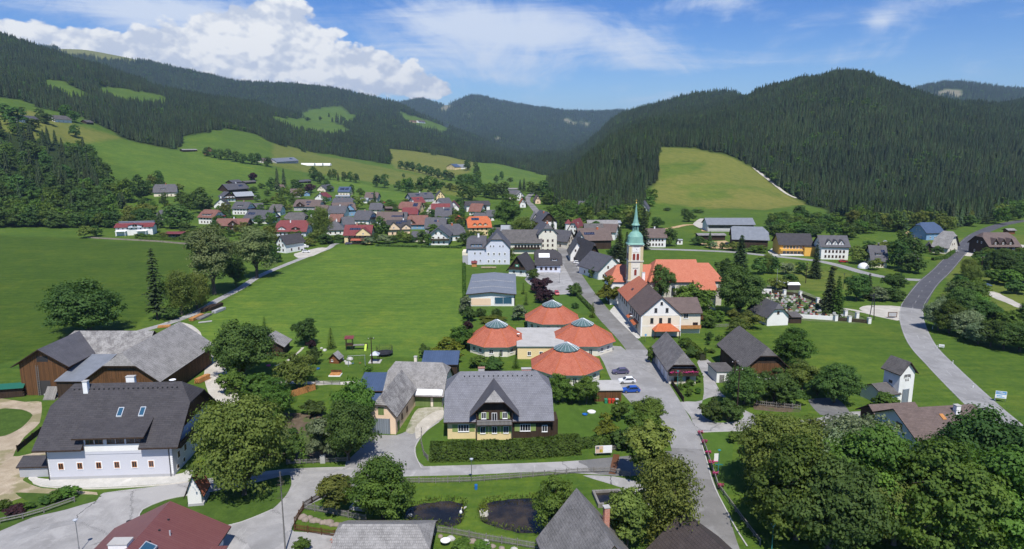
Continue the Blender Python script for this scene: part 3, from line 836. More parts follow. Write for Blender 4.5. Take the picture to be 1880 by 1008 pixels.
# mesh builder
class MB:
 def __init__(s):
  s.v,s.f,s.m,s.mats=[],[],[],[]
 def mi(s,mat):
  if mat not in s.mats:
   s.mats.append(mat)
  return s.mats.index(mat)
 def face(s,pts,mat):
  o=len(s.v)
  s.v+=[tuple(p)for p in pts]
  s.f.append(tuple(range(o,o+len(pts))))
  s.m.append(s.mi(mat))
  return s
 def box(s,x0,x1,y0,y1,z0,z1,mat,top=None):
  p=[(x,y,z)for z in(z0,z1)for y in(y0,y1)for x in(x0,x1)]
  for q in((0,1,5,4),(1,3,7,5),(3,2,6,7),(2,0,4,6),(2,3,1,0)):
   s.face([p[i]for i in q],mat)
  s.face([p[i]for i in(4,5,7,6)],top or mat)
  return s
 def prism(s,poly,z0,z1,mat,top=None,cap=True):
  n=len(poly)
  for i in range(n):
   a,c=poly[i],poly[(i+1)%n]
   s.face([(a[0],a[1],z0),(c[0],c[1],z0),(c[0],c[1],z1),(a[0],a[1],z1)],mat)
  if cap:
   s.face([(p[0],p[1],z1)for p in poly],top or mat)
   s.face([(p[0],p[1],z0)for p in reversed(poly)],mat)
  return s
 def slab(s,polys,th,mat,under=None):
  """roof skin: list of 3D polygons sharing edges; extruded down by th"""
  cnt={}
  key=lambda p:(round(p[0],3),round(p[1],3),round(p[2],3))
  for pl in polys:
   s.face(pl,mat)
   s.face([(p[0],p[1],p[2]-th)for p in reversed(pl)],under or mat)
   for i in range(len(pl)):
    a,c=key(pl[i]),key(pl[(i+1)%len(pl)])
    cnt.setdefault(frozenset((a,c)),[]).append((pl[i],pl[(i+1)%len(pl)]))
  for e,l in cnt.items():
   if len(l)==1:
    a,c=l[0]
    s.face([a,(a[0],a[1],a[2]-th),(c[0],c[1],c[2]-th),c],under or mat)
  return s
 def cyl(s,cx,cy,z0,z1,r0,r1,mat,n=10,cap=True):
  an=[2*math.pi*(i+0.5)/n for i in range(n)]
  a=[(cx+r0*math.cos(q),cy+r0*math.sin(q),z0)for q in an]
  c=[(cx+r1*math.cos(q),cy+r1*math.sin(q),z1)for q in an]
  for i in range(n):
   j=(i+1)%n
   if r1<1e-4:
    s.face([a[i],a[j],(cx,cy,z1)],mat)
   else:
    s.face([a[i],a[j],c[j],c[i]],mat)
  if cap and r1>1e-4:
   s.face(c,mat)
  return s
 def lathe(s,cx,cy,prof,mat,n=16,rot=0.5):
  for(r0,z0),(r1,z1)in zip(prof,prof[1:]):
   for i in range(n):
    q0,q1=2*math.pi*(i+rot)/n,2*math.pi*(i+1+rot)/n
    pts=[(cx+r0*math.cos(q0),cy+r0*math.sin(q0),z0),(cx+r0*math.cos(q1),cy+r0*math.sin(q1),z0)]
    if r1>1e-4:
     pts+=[(cx+r1*math.cos(q1),cy+r1*math.sin(q1),z1),(cx+r1*math.cos(q0),cy+r1*math.sin(q0),z1)]
    else:
     pts.append((cx,cy,z1))
    if r0<1e-4:
     pts=[(cx,cy,z0)]+pts[2:]
    s.face(pts,mat)
  return s
 def bar(s,p,q,r,mat,n=5,r2=None):
  tv,tf=tubes([[(*p,r),(*q,r if r2 is None else r2)]],n)
  o=len(s.v)
  s.v+=[tuple(x)for x in tv]
  for f in tf:
   s.f.append(tuple(int(i)+o for i in f))
   s.m.append(s.mi(mat))
  s.f.append(tuple(range(o+n,o+2*n)));s.m.append(s.mi(mat))
  return s
 def mesh(s,name,smooth=False):
  me=bpy.data.meshes.new(name)
  me.from_pydata(s.v,[],s.f)
  for mt in s.mats:
   me.materials.append(MATS[mt])
  me.polygons.foreach_set('material_index',s.m)
  if smooth:
   me.polygons.foreach_set('use_smooth',[True]*len(s.f))
  uvl=me.uv_layers.new(name='UVMap')
  me.update()
  co=np.array(s.v,dtype=np.float64)
  uv=np.zeros((len(me.loops),2),np.float32)
  li=0
  for pl in me.polygons:
   nx,ny,nz=pl.normal
   l=math.hypot(nx,ny)
   if l<0.02:
    ua,va=(1,0,0),(0,1,0)
   else:
    ua=(-ny/l,nx/l,0)
    va=(ny*ua[2]-nz*ua[1],nz*ua[0]-nx*ua[2],nx*ua[1]-ny*ua[0])
   for vi in pl.vertices:
    p=s.v[vi]
    uv[li,0]=p[0]*ua[0]+p[1]*ua[1]+p[2]*ua[2]
    uv[li,1]=p[0]*va[0]+p[1]*va[1]+p[2]*va[2]
    li+=1
  uvl.data.foreach_set('uv',uv.ravel())
  return me
 def build(s,name,parent=None,loc=None,rotz=0.0,smooth=False):
  o=bpy.data.objects.new(name,s.mesh(name,smooth))
  if loc is not None:
   o.location=loc
  o.rotation_euler.z=rotz
  return link(o,parent)
def thing(name,label,cat,loc,rotz=0.0,group=None):
 o=bpy.data.objects.new(name,None)
 o.empty_display_size=0.5
 o.location=loc
 o.rotation_euler.z=rotz
 return tag(link(o),label,cat,group)
def put(me,name,parent=None,loc=(0,0,0),rotz=0.0,scale=None):
 o=bpy.data.objects.new(name,me)
 o.location=loc
 o.rotation_euler.z=rotz
 if scale is not None:
  o.scale=scale if hasattr(scale,'__len__')else(scale,)*3
 return link(o,parent)
WCACHE={}
def window_mesh(w,h,frame,band,shutter,bars):
 key=(round(w,2),round(h,2),frame,band,shutter,bars)
 if key in WCACHE:
  return WCACHE[key]
 fm,gm=MB(),MB()
 x,f=w/2,min(0.09,w*0.1)
 fm.box(-x,-x+f,-0.07,0.03,0,h,frame)
 fm.box(x-f,x,-0.07,0.03,0,h,frame)
 fm.box(-x+f,x-f,-0.065,0.03,0,f,frame)
 fm.box(-x+f,x-f,-0.065,0.03,h-f,h,frame)
 nb=bars if bars is not None else(1 if w>0.75 else 0)
 for i in range(nb):
  c=-x+w*(i+1)/(nb+1)
  fm.box(c-f*0.45,c+f*0.45,-0.06,0.03,f,h-f,frame)
 if band:
  q=0.16
  fm.box(-x-q,-x,-0.03,0.02,-q,h+q,band)
  fm.box(x,x+q,-0.03,0.02,-q,h+q,band)
  fm.box(-x,x,-0.028,0.02,h,h+q,band)
  fm.box(-x,x,-0.10,0.02,-q*0.7,0,band)
 else:
  fm.box(-x-0.06,x+0.06,-0.14,0.02,-0.07,0,frame)
 gm.face([(-x+f,-0.02,f),(x-f,-0.02,f),(x-f,-0.02,h-f),(-x+f,-0.02,h-f)],'glass_dark')
 sm=None
 if shutter:
  sm=[]
  q=w*0.5
  for s_ in(-1,1):
   a,c=sorted((s_*(x+0.04),s_*(x+0.04+q)))
   sm.append(MB().box(a,c,-0.06,-0.005,0,h,shutter).mesh('shutter'))
 WCACHE[key]=(fm.mesh('window'),gm.mesh('pane'),sm)
 return WCACHE[key]
def clip_poly(pl,ax,val,sg):
 """keep the side of the polygon where sg*(coordinate - val) <= 0"""
 out=[]
 for i in range(len(pl)):
  a,c=pl[i],pl[(i+1)%len(pl)]
  da,dc=sg*(a[ax]-val),sg*(c[ax]-val)
  if da<=0:
   out.append(a)
  if da*dc<0:
   f=da/(da-dc)
   out.append(tuple(a[j]+f*(c[j]-a[j])for j in range(3)))
 return out
class House:
 def __init__(s,name,label,A=None,B=None,depth=9.0,h=4.0,rh=4.0,ridge='x',k=(0,0),over=0.7,overg=0.7,wall='plaster_white',roof='tile_dark',gable=None,cat='house',group=None,pos=None,th=0.22,hs=0.8,socle=None,under='wood_dark',near=False,roofname='roof',gz0=None,flat=False,lift=0.0,notch=None):
  if pos is None:
   a,b=at(*A),at(*B)
   dx,dy=b.x-a.x,b.y-a.y
   L,rot=math.hypot(dx,dy),math.atan2(dy,dx)
   loc=(a.x,a.y,min(a.z,b.z)+lift)
  else:
   loc,rot,L=pos
   loc=(loc[0],loc[1],gz(loc[0],loc[1])+lift)
  s.near=near
  s.loc,s.rot=loc,rot
  s.L,s.D,s.h,s.rh=L,depth,h,rh
  s.ridge=ridge
  s.root=thing(name,label,cat,loc,rot,group)
  if flat:
   s.P=depth/2
   w=MB().box(0,L,0,depth,-1.0,h,wall)
   s.wall=w.build('wall',s.root)
   r=MB().box(-over,L+over,-over,depth+over,h,h+th,roof)
   s.roof=r.build(roofname,s.root)
   s.slope=0
   s.flat=True
   return
  s.flat=False
  P=(depth if ridge=='x' else L)/2
  Q=L if ridge=='x' else depth
  s.P,s.Q=P,Q
  sl=rh/P
  s.slope=sl
  tr=(lambda r,t:(r,t))if ridge=='x' else(lambda r,t:(L-t,r))
  def p3(r,t,z):
   x,y=tr(r,t)
   return(x,y,z)
  w=MB()
  kk=list(k)
  w.prism([(0,0),(L,0),(L,depth),(0,depth)],-1.0,h-0.12,wall,cap=True)
  for e,kq in enumerate(kk):
   if kq>=0.999:
    continue
   r0,r1=(0.0,0.25)if e==0 else(Q-0.25,Q)
   zt=h+rh*(1-kq)-0.14
   half=P*kq+0.02
   pr=[(0.0,h-0.12),(P-half,zt),(P+half,zt),(2*P,h-0.12)]
   gm=gable or wall
   for r_,rev in((r0,e==0),(r1,e==1)):
    pts=[p3(r_,t_,z_)for t_,z_ in pr]
    w.face(pts if not rev else pts[::-1],gm)
  s.wall=w.build('wall',s.root)
  if gable and gz0 is not None:
   pass
  Po=P+over
  ez=h-over*sl
  ends=[]
  for e,kq in enumerate(kk):
   xe=-overg if e==0 else Q+overg
   if kq>=0.999:
    xe=-over if e==0 else Q+over
   ins=hs*kq*Po if kq>0 else 0
   xr=xe+ins if e==0 else xe-ins
   ends.append((xe,xr,kq))
  (x0,r0,k0),(x1,r1,k1)=ends
  top=h+rh
  polys=[]
  for sd in(-1,1):
   def q(r,t,z):
    return p3(r,P+sd*t,z)
   pts=[q(x0,Po,ez)]
   pts.append(q(x1,Po,ez))
   if 0<k1<0.999:
    pts.append(q(x1,k1*Po,top-sl*k1*Po))
   pts.append(q(r1,0,top))
   pts.append(q(r0,0,top))
   if 0<k0<0.999:
    pts.append(q(x0,k0*Po,top-sl*k0*Po))
   flip=(sd==1)
   if notch and sd==-1:
    n0,n1,ny=notch
    cl=lambda pl,ax,val,sg:clip_poly(pl,ax,val,sg)
    polys+=[cl(pts,0,n0,1),cl(pts,0,n1,-1),cl(cl(cl(pts,0,n0,-1),0,n1,1),1,ny,-1)]
   else:
    polys.append(pts[::-1]if flip else pts)
  for xe,xr,kq,rev in((x0,r0,k0,False),(x1,r1,k1,True)):
   if kq>0:
    zz=top-sl*kq*Po
    pts=[p3(xe,P+kq*Po,zz),p3(xe,P-kq*Po,zz),p3(xr,P,top)]
    polys.append(pts[::-1]if rev else pts)
  if ridge!='x':
   pass
  r=MB().slab(polys,th,roof,under)
  s.roof=r.build(roofname,s.root)
  me=s.roof.data
  bm=bmesh.new();bm.from_mesh(me);bmesh.ops.recalc_face_normals(bm,faces=bm.faces);bm.to_mesh(me);bm.free()
  s.tr=tr
  if socle:
   MB().box(-0.04,L+0.04,-0.04,depth+0.04,-1.0,0.55,socle).build('socle',s.root)
 def zr(s,x,y):
  if s.flat:
   return s.h+0.2
  t=y if s.ridge=='x' else x
  return s.h+s.rh-s.slope*abs(t-s.P)
 def wins(s,side,pos,z,w=1.0,hh=1.25,frame='frame_white',band=None,shutter=None,bars=None,name='window',frac=True):
  for p in pos:
   ln=s.L if side in 'FB' else s.D
   q=p*ln if frac else p
   fm,gm,sm=window_mesh(w,hh,frame,band,shutter,bars)
   if side=='F':
    loc,rz=(q,0,z),0
   elif side=='B':
    loc,rz=(q,s.D,z),math.pi
   elif side=='L':
    loc,rz=(0,q,z),-math.pi/2
   else:
    loc,rz=(s.L,q,z),math.pi/2
   o=put(fm,name,s.root,loc,rz)
   put(gm,'pane',o)
   for s_ in sm or():
    put(s_,'shutter',o)
  return s
 def door(s,side,p,w=1.1,hh=2.1,mat='wood_brown',z=0.0,name='door'):
  ln=s.L if side in 'FB' else s.D
  q=p*ln
  m_=MB().box(-w/2,w/2,-0.05,0.03,0,hh,mat)
  m_.box(-w/2-0.08,-w/2,-0.07,0.03,0,hh+0.08,'frame_dark')
  m_.box(w/2,w/2+0.08,-0.07,0.03,0,hh+0.08,'frame_dark')
  loc,rz={'F':((q,0,z),0),'B':((q,s.D,z),math.pi),'L':((0,q,z),-math.pi/2),'R':((s.L,q,z),math.pi/2)}[side]
  return m_.build(name,s.root,loc,rz)
 def chimney(s,fx,fy,hh=1.3,w=0.7,d=0.7,mat='band_white',cap='concrete'):
  x,y=fx*s.L,fy*s.D
  zb=s.zr(x,y)
  m_=MB().box(-w/2,w/2,-d/2,d/2,-0.8,hh,mat)
  m_.box(-w/2-0.08,w/2+0.08,-d/2-0.08,d/2+0.08,hh,hh+0.12,cap)
  return m_.build('chimney',s.root,(x,y,zb))
 def onroof(s,fx,fy,w,l,mat,name,lift=0.1,th=0.06,frame=None):
  """flat panel lying on the slope that faces -y (ridge x) or the slope at fx (ridge y)"""
  x,y=fx*s.L,fy*s.D
  z=s.zr(x,y)+lift
  m_=MB()
  ca=math.cos(math.atan(s.slope));sa=math.sin(math.atan(s.slope))
  if s.ridge=='x':
   sg=1 if y<s.P else-1
   U,Vv=(1,0,0),(0,ca,sg*sa)
  else:
   sg=1 if x<s.P else-1
   U,Vv=(0,1,0),(ca,0,sg*sa)
  def pt(a,c,q):
   return(U[0]*a+Vv[0]*c,U[1]*a+Vv[1]*c,Vv[2]*c+q)
  def plate(a0,a1,c0,c1,z0,z1,mt):
   lo=[pt(a0,c0,z0),pt(a1,c0,z0),pt(a1,c1,z0),pt(a0,c1,z0)]
   hi=[pt(a0,c0,z1),pt(a1,c0,z1),pt(a1,c1,z1),pt(a0,c1,z1)]
   m_.face(hi,mt)
   for i in range(4):
    j=(i+1)%4
    m_.face([lo[i],lo[j],hi[j],hi[i]],mt)
  plate(-w/2,w/2,-l/2,l/2,-th-0.1,0,mat)
  if frame:
   f=0.1
   plate(-w/2-f,-w/2,-l/2-f,l/2+f,-th-0.1,0.05,frame)
   plate(w/2,w/2+f,-l/2-f,l/2+f,-th-0.1,0.05,frame)
   plate(-w/2,w/2,-l/2-f,-l/2,-th-0.1,0.045,frame)
   plate(-w/2,w/2,l/2,l/2+f,-th-0.1,0.045,frame)
  o=m_.build(name,s.root,(x,y,z))
  bm=bmesh.new();bm.from_mesh(o.data);bmesh.ops.recalc_face_normals(bm,faces=bm.faces);bm.to_mesh(o.data);bm.free()
  return o
 def shed_dormer(s,x0,x1,yf,hh,roof,wall='plaster_white',nwin=2,wh=0.8,frame='frame_white',pitch=0.18,name='dormer'):
  """long dormer on the front slope (ridge x): front wall at y=yf, height hh above the slope"""
  zb=s.zr(0,yf)
  zt=zb+hh
  yb=min(s.P,(zt-s.h+pitch*(-yf))/(s.slope-pitch))if s.slope>pitch else s.P
  yb=max(yf+0.8,min(yb,s.P))
  m_=MB()
  zbk=zt+pitch*(yb-yf)
  w=[(x0,yf,zb-0.3),(x1,yf,zb-0.3),(x1,yf,zt),(x0,yf,zt)]
  m_.face(w,wall)
  for xx,rv in((x0,1),(x1,0)):
   pts=[(xx,yf,zb-0.3),(xx,yb,zbk-0.4),(xx,yb,zbk-0.05),(xx,yf,zt)]
   m_.face(pts[::-1]if rv else pts,wall)
  o=m_.build(name,s.root)
  r=MB().slab([[(x0-0.3,yf-0.5,zt-0.5*pitch+0.12),(x1+0.3,yf-0.5,zt-0.5*pitch+0.12),(x1+0.3,yb,zbk+0.12),(x0-0.3,yb,zbk+0.12)]],0.16,roof,'wood_dark')
  r.build('dormer_roof',o)
  fm,gm,sm=window_mesh((x1-x0)/nwin*0.62,wh,frame,None,None,1)
  for i in range(nwin):
   c=x0+(x1-x0)*(i+0.5)/nwin
   wo_=put(fm,'window',o,(c,yf,zt-wh-0.15))
   gm2=put(gm,'pane',wo_)
  return o
 def gable_dormer(s,xc,w,yf,zt_ridge,roof,wall='plaster_white',win=(0.8,1.0),over=0.3,eave=None,k=0.0,name='dormer',frame='frame_white',prow=0.4):
  """cross gable on the front slope (ridge x)"""
  zb=s.zr(0,max(yf,0))if yf>0 else s.h-0.12
  ez=eave if eave is not None else zb+0.9
  m_=MB()
  x0,x1=xc-w/2,xc+w/2
  sl=(zt_ridge-ez)/(w/2)
  yb=(zt_ridge-s.h)/s.slope
  ye=max((ez-s.h)/s.slope,yf+0.2)
  zlow=min(zb,s.h)-0.4
  m_.face([(x0,yf,zlow),(x1,yf,zlow),(x1,yf,ez),(xc,yf,zt_ridge-0.12),(x0,yf,ez)],wall)
  m_.face([(x0,yf,zlow),(x0,yf,ez),(x0,ye+0.3,ez),(x0,ye+0.3,zlow)],wall)
  m_.face([(x1,yf,zlow),(x1,ye+0.3,zlow),(x1,ye+0.3,ez),(x1,yf,ez)],wall)
  o=m_.build(name,s.root)
  ov=over
  yo=yf-prow
  zo=ez-ov*sl
  yeo=(zo-s.h)/s.slope
  r=MB().slab([[(x0-ov,yo,zo+0.1),(xc,yo,zt_ridge+0.1),(xc,yb,zt_ridge+0.1),(x0-ov,max(yeo,yo+.1),zo+0.1)][::-1],[(x1+ov,yo,zo+0.1),(xc,yo,zt_ridge+0.1),(xc,yb,zt_ridge+0.1),(x1+ov,max(yeo,yo+.1),zo+0.1)]],0.18,roof,'wood_dark')
  r.build('dormer_roof',o)
  if win:
   fm,gm,sm=window_mesh(win[0],win[1],frame,None,None,1)
   q=put(fm,'window',o,(xc,yf,ez-win[1]*0.55))
   put(gm,'pane',q)
  return o
 def balcony(s,side,a,b_,z,d=1.2,mat='wood_dark',rail=0.95,flowers=None,name='balcony'):
  m_=MB()
  ln=s.L if side in 'FB' else s.D
  x0,x1=a*ln,b_*ln
  m_.box(x0,x1,-d,-0.01,-0.18,0,mat)
  m_.box(x0,x1,-d,-d+0.07,0.02,rail-0.1,mat)
  m_.box(x0-0.03,x1+0.03,-d-0.04,-d+0.1,rail-0.1,rail,mat)
  for xx in(x0,x1-0.06):
   m_.box(xx,xx+0.06,-d+0.1,-0.02,0.02,rail,mat)
  loc,rz={'F':((0,0,z),0),'B':((s.L,s.D,z),math.pi),'L':((0,s.D,z),-math.pi/2),'R':((s.L,0,z),math.pi/2)}[side]
  o=m_.build(name,s.root,loc,rz)
  if flowers:
   C=np.array([(rnd.uniform(x0,x1),-d-0.1+rnd.uniform(-0.15,0.1),rail+rnd.uniform(-0.25,0.25))for _ in range(int((x1-x0)*22))])
   rs=np.random.RandomState(3)
   V,Fc=leafquads(C,unit(rs.normal(size=C.shape)),0.14,rs)
   put(leafmesh('flower_box',V,Fc,rs.rand(len(C)),flowers),'flower_box',o)
  return o
# the buildings near the camera
def absorb(main,sub):
 """parts of sub become parts of main (one building)"""
 mm=Matrix.Translation(main.loc)@Matrix.Rotation(main.rot,4,'Z')
 sm_=Matrix.Translation(sub.loc)@Matrix.Rotation(sub.rot,4,'Z')
 rel=mm.inverted()@sm_
 for c in list(sub.root.children):
  c.parent=main.root
  c.matrix_basis=rel@c.matrix_basis
 bpy.data.objects.remove(sub.root)
def row(n,a=0.1,b=0.9):
 return[a+(b-a)*(i+0.5)/n for i in range(n)]
f=House('farmhouse','white farmhouse with a huge dark tiled roof, long strip of upper windows and two skylights',(91,881),(320,874),18.0,7.0,7.5,k=(0.34,0.34),over=1.2,overg=1.6,wall='plaster_lav',roof='tile_dark',gable='wood_brown',th=0.3,hs=0.75,cat='farmhouse',notch=(6.6,16.2,1.2))
L=f.L
f.wins('F',[0.105,0.255,0.405,0.550,0.690,0.825],1.9,0.85,1.15,'frame_wood','band_white')
f.wins('R',[0.14,0.3,0.46,0.62,0.78,0.9],2.4,0.85,1.15,'frame_brown','band_white')
f.wins('R',[0.1,0.25,0.8],0.6,0.7,0.7,'frame_brown','band_white')
f.balcony('R',0.06,0.97,4.9,1.1,'wood_dark')
for xa,xb in((0.04,6.4),(16.4,L-0.04)):
 MB().box(xa,xb,-0.12,-0.005,5.35,6.9,'wood_red').build('eave_boards',f.root)
d0,d1,yd=6.6,16.2,-0.08
m_=MB()
m_.box(d0,d1,yd,1.6,4.6,8.2,'plaster_lav')
dm=m_.build('dormer',f.root)
m_=MB().box(d0+0.02,d1-0.02,yd-0.02,yd+0.01,5.1,6.4,'plaster_white')  # sunlit strip of the wall, painted in as whiter plaster
m_.build('sunlit_band',dm)
zz=8.2
yb=3.3
m_=MB().slab([[(d0-1.4,yd-1.1,zz-0.15),(d1+1.1,yd-1.1,zz-0.15),(d1+1.1,yb,7.0+f.slope*yb+0.12),(d0-1.6,yb,7.0+f.slope*yb+0.12)]],0.28,'tile_dark','wood_dark')
m_.build('dormer_roof',dm)
fm,gm,sm=window_mesh(1.35,1.35,'frame_brown',None,None,1)
for xq in(7.6,9.15,11.2,12.75,14.5,15.75):
 o=put(fm,'window',dm,(xq,yd,6.55),0,(1 if xq<15 else 0.7,1,1))
 put(gm,'pane',o)
for fx in(0.52,0.70):
 f.onroof(fx,0.235,0.75,1.6,'glass_blue','skylight',0.14,0.06,'zinc')
f.chimney(0.175,0.43,1.9,0.8,0.8,'band_white','concrete')
f.chimney(0.50,0.56,1.7,1.5,0.8,'band_white','concrete')
vent=MB().box(-0.12,0.12,-0.1,0.1,0,0.2,'iron_dark').mesh('roof_vent')
for i in range(22):
 put(vent,'roof_vent',f.root,(1.5+i*(L-3)/21,f.P-1.05,f.zr(0,f.P-1.05)+0.02))
pipe=MB().bar((0,0,-0.2),(0,0,6.0),0.07,'iron_dark').mesh('downpipe')
for xq in(0.1,L-0.5):
 put(pipe,'downpipe',f.root,(xq,-0.15,0))
for xx in(0.0,L-0.34):
 m_=MB().box(xx,xx+0.2,-0.02,0.02,0.3,5.3,'band_white')
 for i in range(14):
  m_.box(xx-0.02,xx+0.34,-0.03,0.02,0.35+i*0.36,0.53+i*0.36,'band_white')
 m_.build('corner_stones',f.root)
MB().box(-0.03,L+0.03,-0.05,0.0,-0.5,0.5,'plaster_grey').build('plinth',f.root)
MB().lathe(0,0,[(0.02,0),(0.5,0.12),(0.62,0.22)],'paint_white',14).build('satellite_dish',f.root,(L*0.83,f.D*0.62,f.zr(0,f.D*0.62)+1.2))
g=House('shed','low grey shed with a dark roof leaning on the left end of the white farmhouse',pos=((-87.2,111.8),0.06,5.4),depth=4.0,h=2.2,rh=1.0,k=(0,0),over=0.3,overg=0.3,wall='plaster_grey',roof='tile_dark',cat='shed')
y=House('chalet','cream chalet with a steep blue-grey tiled roof, dark wooden cross gable and balcony',(822,806),(1010,803),16.0,4.8,6.6,k=(0.4,0.4),over=1.0,overg=0.7,wall='plaster_yellow',roof='tile_bluegrey',gable='wood_dark',hs=0.84,cat='house',th=0.25)
L=y.L
MB().box(L*0.63,L+0.05,-0.08,0.0,0.0,4.4,'wood_dark').box(L,L+0.12,0.0,16.0,0.0,4.4,'wood_dark').build('timber_cladding',y.root)
MB().box(L+0.12,L+1.6,0.6,4.6,-0.2,3.6,'wood_dark').build('porch',y.root)
y.wins('F',[0.155],1.55,2.2,1.5,'frame_white',None,'shutter_green',3)
fm,gm,sm=window_mesh(2.1,1.5,'frame_white',None,'shutter_green',3)
o=put(fm,'window',y.root,(L*0.755,-0.09,1.5));put(gm,'pane',o);[put(s_,'shutter',o)for s_ in sm]
o=put(window_mesh(1.1,1.4,'frame_white',None,None,1)[0],'window',y.root,(L*0.945,-0.09,1.3))
put(window_mesh(1.1,1.4,'frame_white',None,None,1)[1],'pane',o)
bx0,bx1,by=L*0.285,L*0.625,-0.75
bay=MB().box(bx0,bx1,by,0.2,-0.8,3.7,'plaster_yellow').build('bay',y.root)
xc=(bx0+bx1)/2
for i,q in enumerate((-2.3,0,2.3)):
 fm,gm,sm=window_mesh(1.0,1.5,'frame_white',None,'shutter_green',1)
 o=put(fm,'window',bay,(xc+q,by,1.4));put(gm,'pane',o);[put(s_,'shutter',o)for s_ in sm]
m_=MB()
gz_,ge_=10.2,5.6
hw=(bx1-bx0)/2
m_.face([(bx0,by,3.7),(bx1,by,3.7),(bx1,by,6.4),(xc+1.9,by,8.3),(xc-1.9,by,8.3),(bx0,by,6.4)],'wood_dark')
m_.face([(bx0,by,3.7),(bx0,by,6.4),(bx0,3.0,6.4),(bx0,3.0,3.7)],'wood_dark')
m_.face([(bx1,by,3.7),(bx1,3.0,3.7),(bx1,3.0,6.4),(bx1,by,6.4)],'wood_dark')
dm=m_.build('cross_gable',y.root)
W2,yo=4.9,by-1.25
sl=1.0
zt=gz_+0.15
yj=(zt-4.8)/y.slope
tip=zt-sl*W2
yt=max((tip-4.8)/y.slope,yo+0.3)
kx=1.95
polys=[]
for sg in(-1,1):
 p=[(xc+sg*W2,yo,tip),(xc+sg*kx,yo,zt-sl*kx),(xc,yo+1.7,zt),(xc,yj,zt),(xc+sg*W2,yt,tip)]
 polys.append(p if sg>0 else p[::-1])
m_=MB().slab(polys,0.2,'tile_slate','wood_dark')
m_.build('cross_roof',dm)
m_=MB().slab([[(xc-kx,yo,zt-sl*kx),(xc+kx,yo,zt-sl*kx),(xc,yo+1.7,zt)]],0.18,'shingle_grey','wood_dark')
m_.build('hip_roof',dm)
for q in(-2.1,2.1):
 fm,gm,sm=window_mesh(0.95,1.35,'frame_white',None,'shutter_green',1)
 o=put(fm,'window',dm,(xc+q,by,4.5));put(gm,'pane',o);[put(s_,'shutter',o)for s_ in sm]
fm,gm,sm=window_mesh(1.05,1.9,'frame_white',None,None,1)
o=put(fm,'balcony_door',dm,(xc,by,3.85));put(gm,'pane',o)
m_=MB().box(bx0-0.1,bx1+0.1,by-1.2,by-0.01,3.45,3.6,'wood_dark')
m_.box(bx0-0.1,bx1+0.1,by-1.2,by-1.08,4.35,4.5,'wood_grey')
m_.box(bx0-0.1,bx1+0.1,by-1.17,by-1.11,3.65,4.25,'wood_grey')
for xq in(bx0-0.1,bx1-0.05):
 m_.box(xq,xq+0.15,by-1.2,by-1.05,0,6.0,'wood_dark')
m_.build('balcony',y.root)
for i in range(15):
 put(vent,'roof_vent',y.root,(3.3+i*(L-6.6)/14,y.P-1.0,y.zr(0,y.P-1.0)+0.02))
y.chimney(0.33,0.56,1.2,1.3,0.8,'concrete','brick_red')
y.chimney(0.79,0.56,0.9,2.0,0.9,'brick_red','concrete')
ga=House('garage','narrow cream garage with weathered shingle roof and grey double gate facing the forecourt',(673,795),(727,797.6),15.8,4.4,3.8,ridge='y',k=(0.42,0),over=0.45,overg=0.5,wall='plaster_peach',roof='shingle_old',hs=0.5,cat='garage')
ga.door('F',0.46,4.2,3.3,'door_grey',0,'gate')
MB().box(-0.6,0.6,-0.05,0.03,0,1.6,'door_green').build('hatch',ga.root,(ga.L*0.52,0,4.1))
ga.wins('R',[0.3,0.55],1.4,0.9,1.2,'frame_brown')
ga.door('R',0.12,1.2,2.1,'door_green')
gb=House('garage','long cream garage wing with shingle roof and two green gates beside the chalet',pos=((-28.6,145.9),-0.09,13.0),depth=13.0,h=3.4,rh=4.9,k=(0.3,0.35),over=0.9,overg=0.5,wall='plaster_cream',roof='shingle_grey',hs=0.6,cat='garage')
gb.door('F',0.66,3.4,2.5,'door_green',0,'gate')
gb.door('F',0.92,1.9,2.5,'door_green',0,'gate')
gb.onroof(0.76,0.0,6.4,1.5,'paint_white','gutter_sheet',0.05)
gb.chimney(0.42,0.55,1.5,0.6,0.6,'plaster_cream')
def lean(name,label,cat,x0,x1,y0,y1,z0,z1,roof,wall='wood_dark',posts=True,rot=0.0,wall_back=True,th=0.15,fill=False):
 """open shed: posts and a single-pitch roof"""
 t_=thing(name,label,cat,(x0,y0,0),rot)
 w_,d_=x1-x0,y1-y0
 MB().slab([[(-0.3,-0.4,z0),(w_+0.3,-0.4,z0),(w_+0.3,d_+0.2,z1),(-0.3,d_+0.2,z1)]],th,roof,wall).build('roof',t_)
 if fill:
  m_=MB()
  m_.box(0,w_,0,d_,-0.5,min(z0,z1)-0.3,wall)
  m_.build('wall',t_)
 else:
  if wall_back:
   MB().box(0,w_,d_-0.12,d_,-0.2,z1-th-0.05,wall).build('wall',t_)
  for xq in np.linspace(0,w_-0.16,max(2,int(w_/3)+1)):
   MB().box(xq,xq+0.16,0,0.16,-0.2,z0-th,wall).build('post',t_)
 return t_
lean('carport','open shed with a blue metal roof left of the narrow garage','shed',-35.3,-29.6,147.5,157.0,2.9,3.9,'sheet_blue','wood_brown')
lean('shed','low blue-roofed lean-to against the left wall of the narrow garage','shed',-32.8,-29.6,134.5,145.5,2.6,2.9,'sheet_blue','wood_dark',fill=True)
lean('shed','shed with a dark blue roof showing behind the shingle garage wing','shed',-22.0,-13.5,160.0,166.0,5.0,6.6,'sheet_blue','wood_dark',fill=True)
b1=House('barn','brown plank barn with dark metal roof, ladder on its gable and open loft hatch',pos=((-115.0,152.0),0.02,10.8),depth=14.5,h=8.1,rh=3.4,ridge='y',k=(0,0),over=1.3,overg=1.0,wall='wood_brown',roof='tile_slate',cat='barn')
MB().box(-1.9,1.9,-0.04,0.02,0,0.4,'concrete').build('threshold',b1.root,(6.8,-0.1,0))
m_=MB()
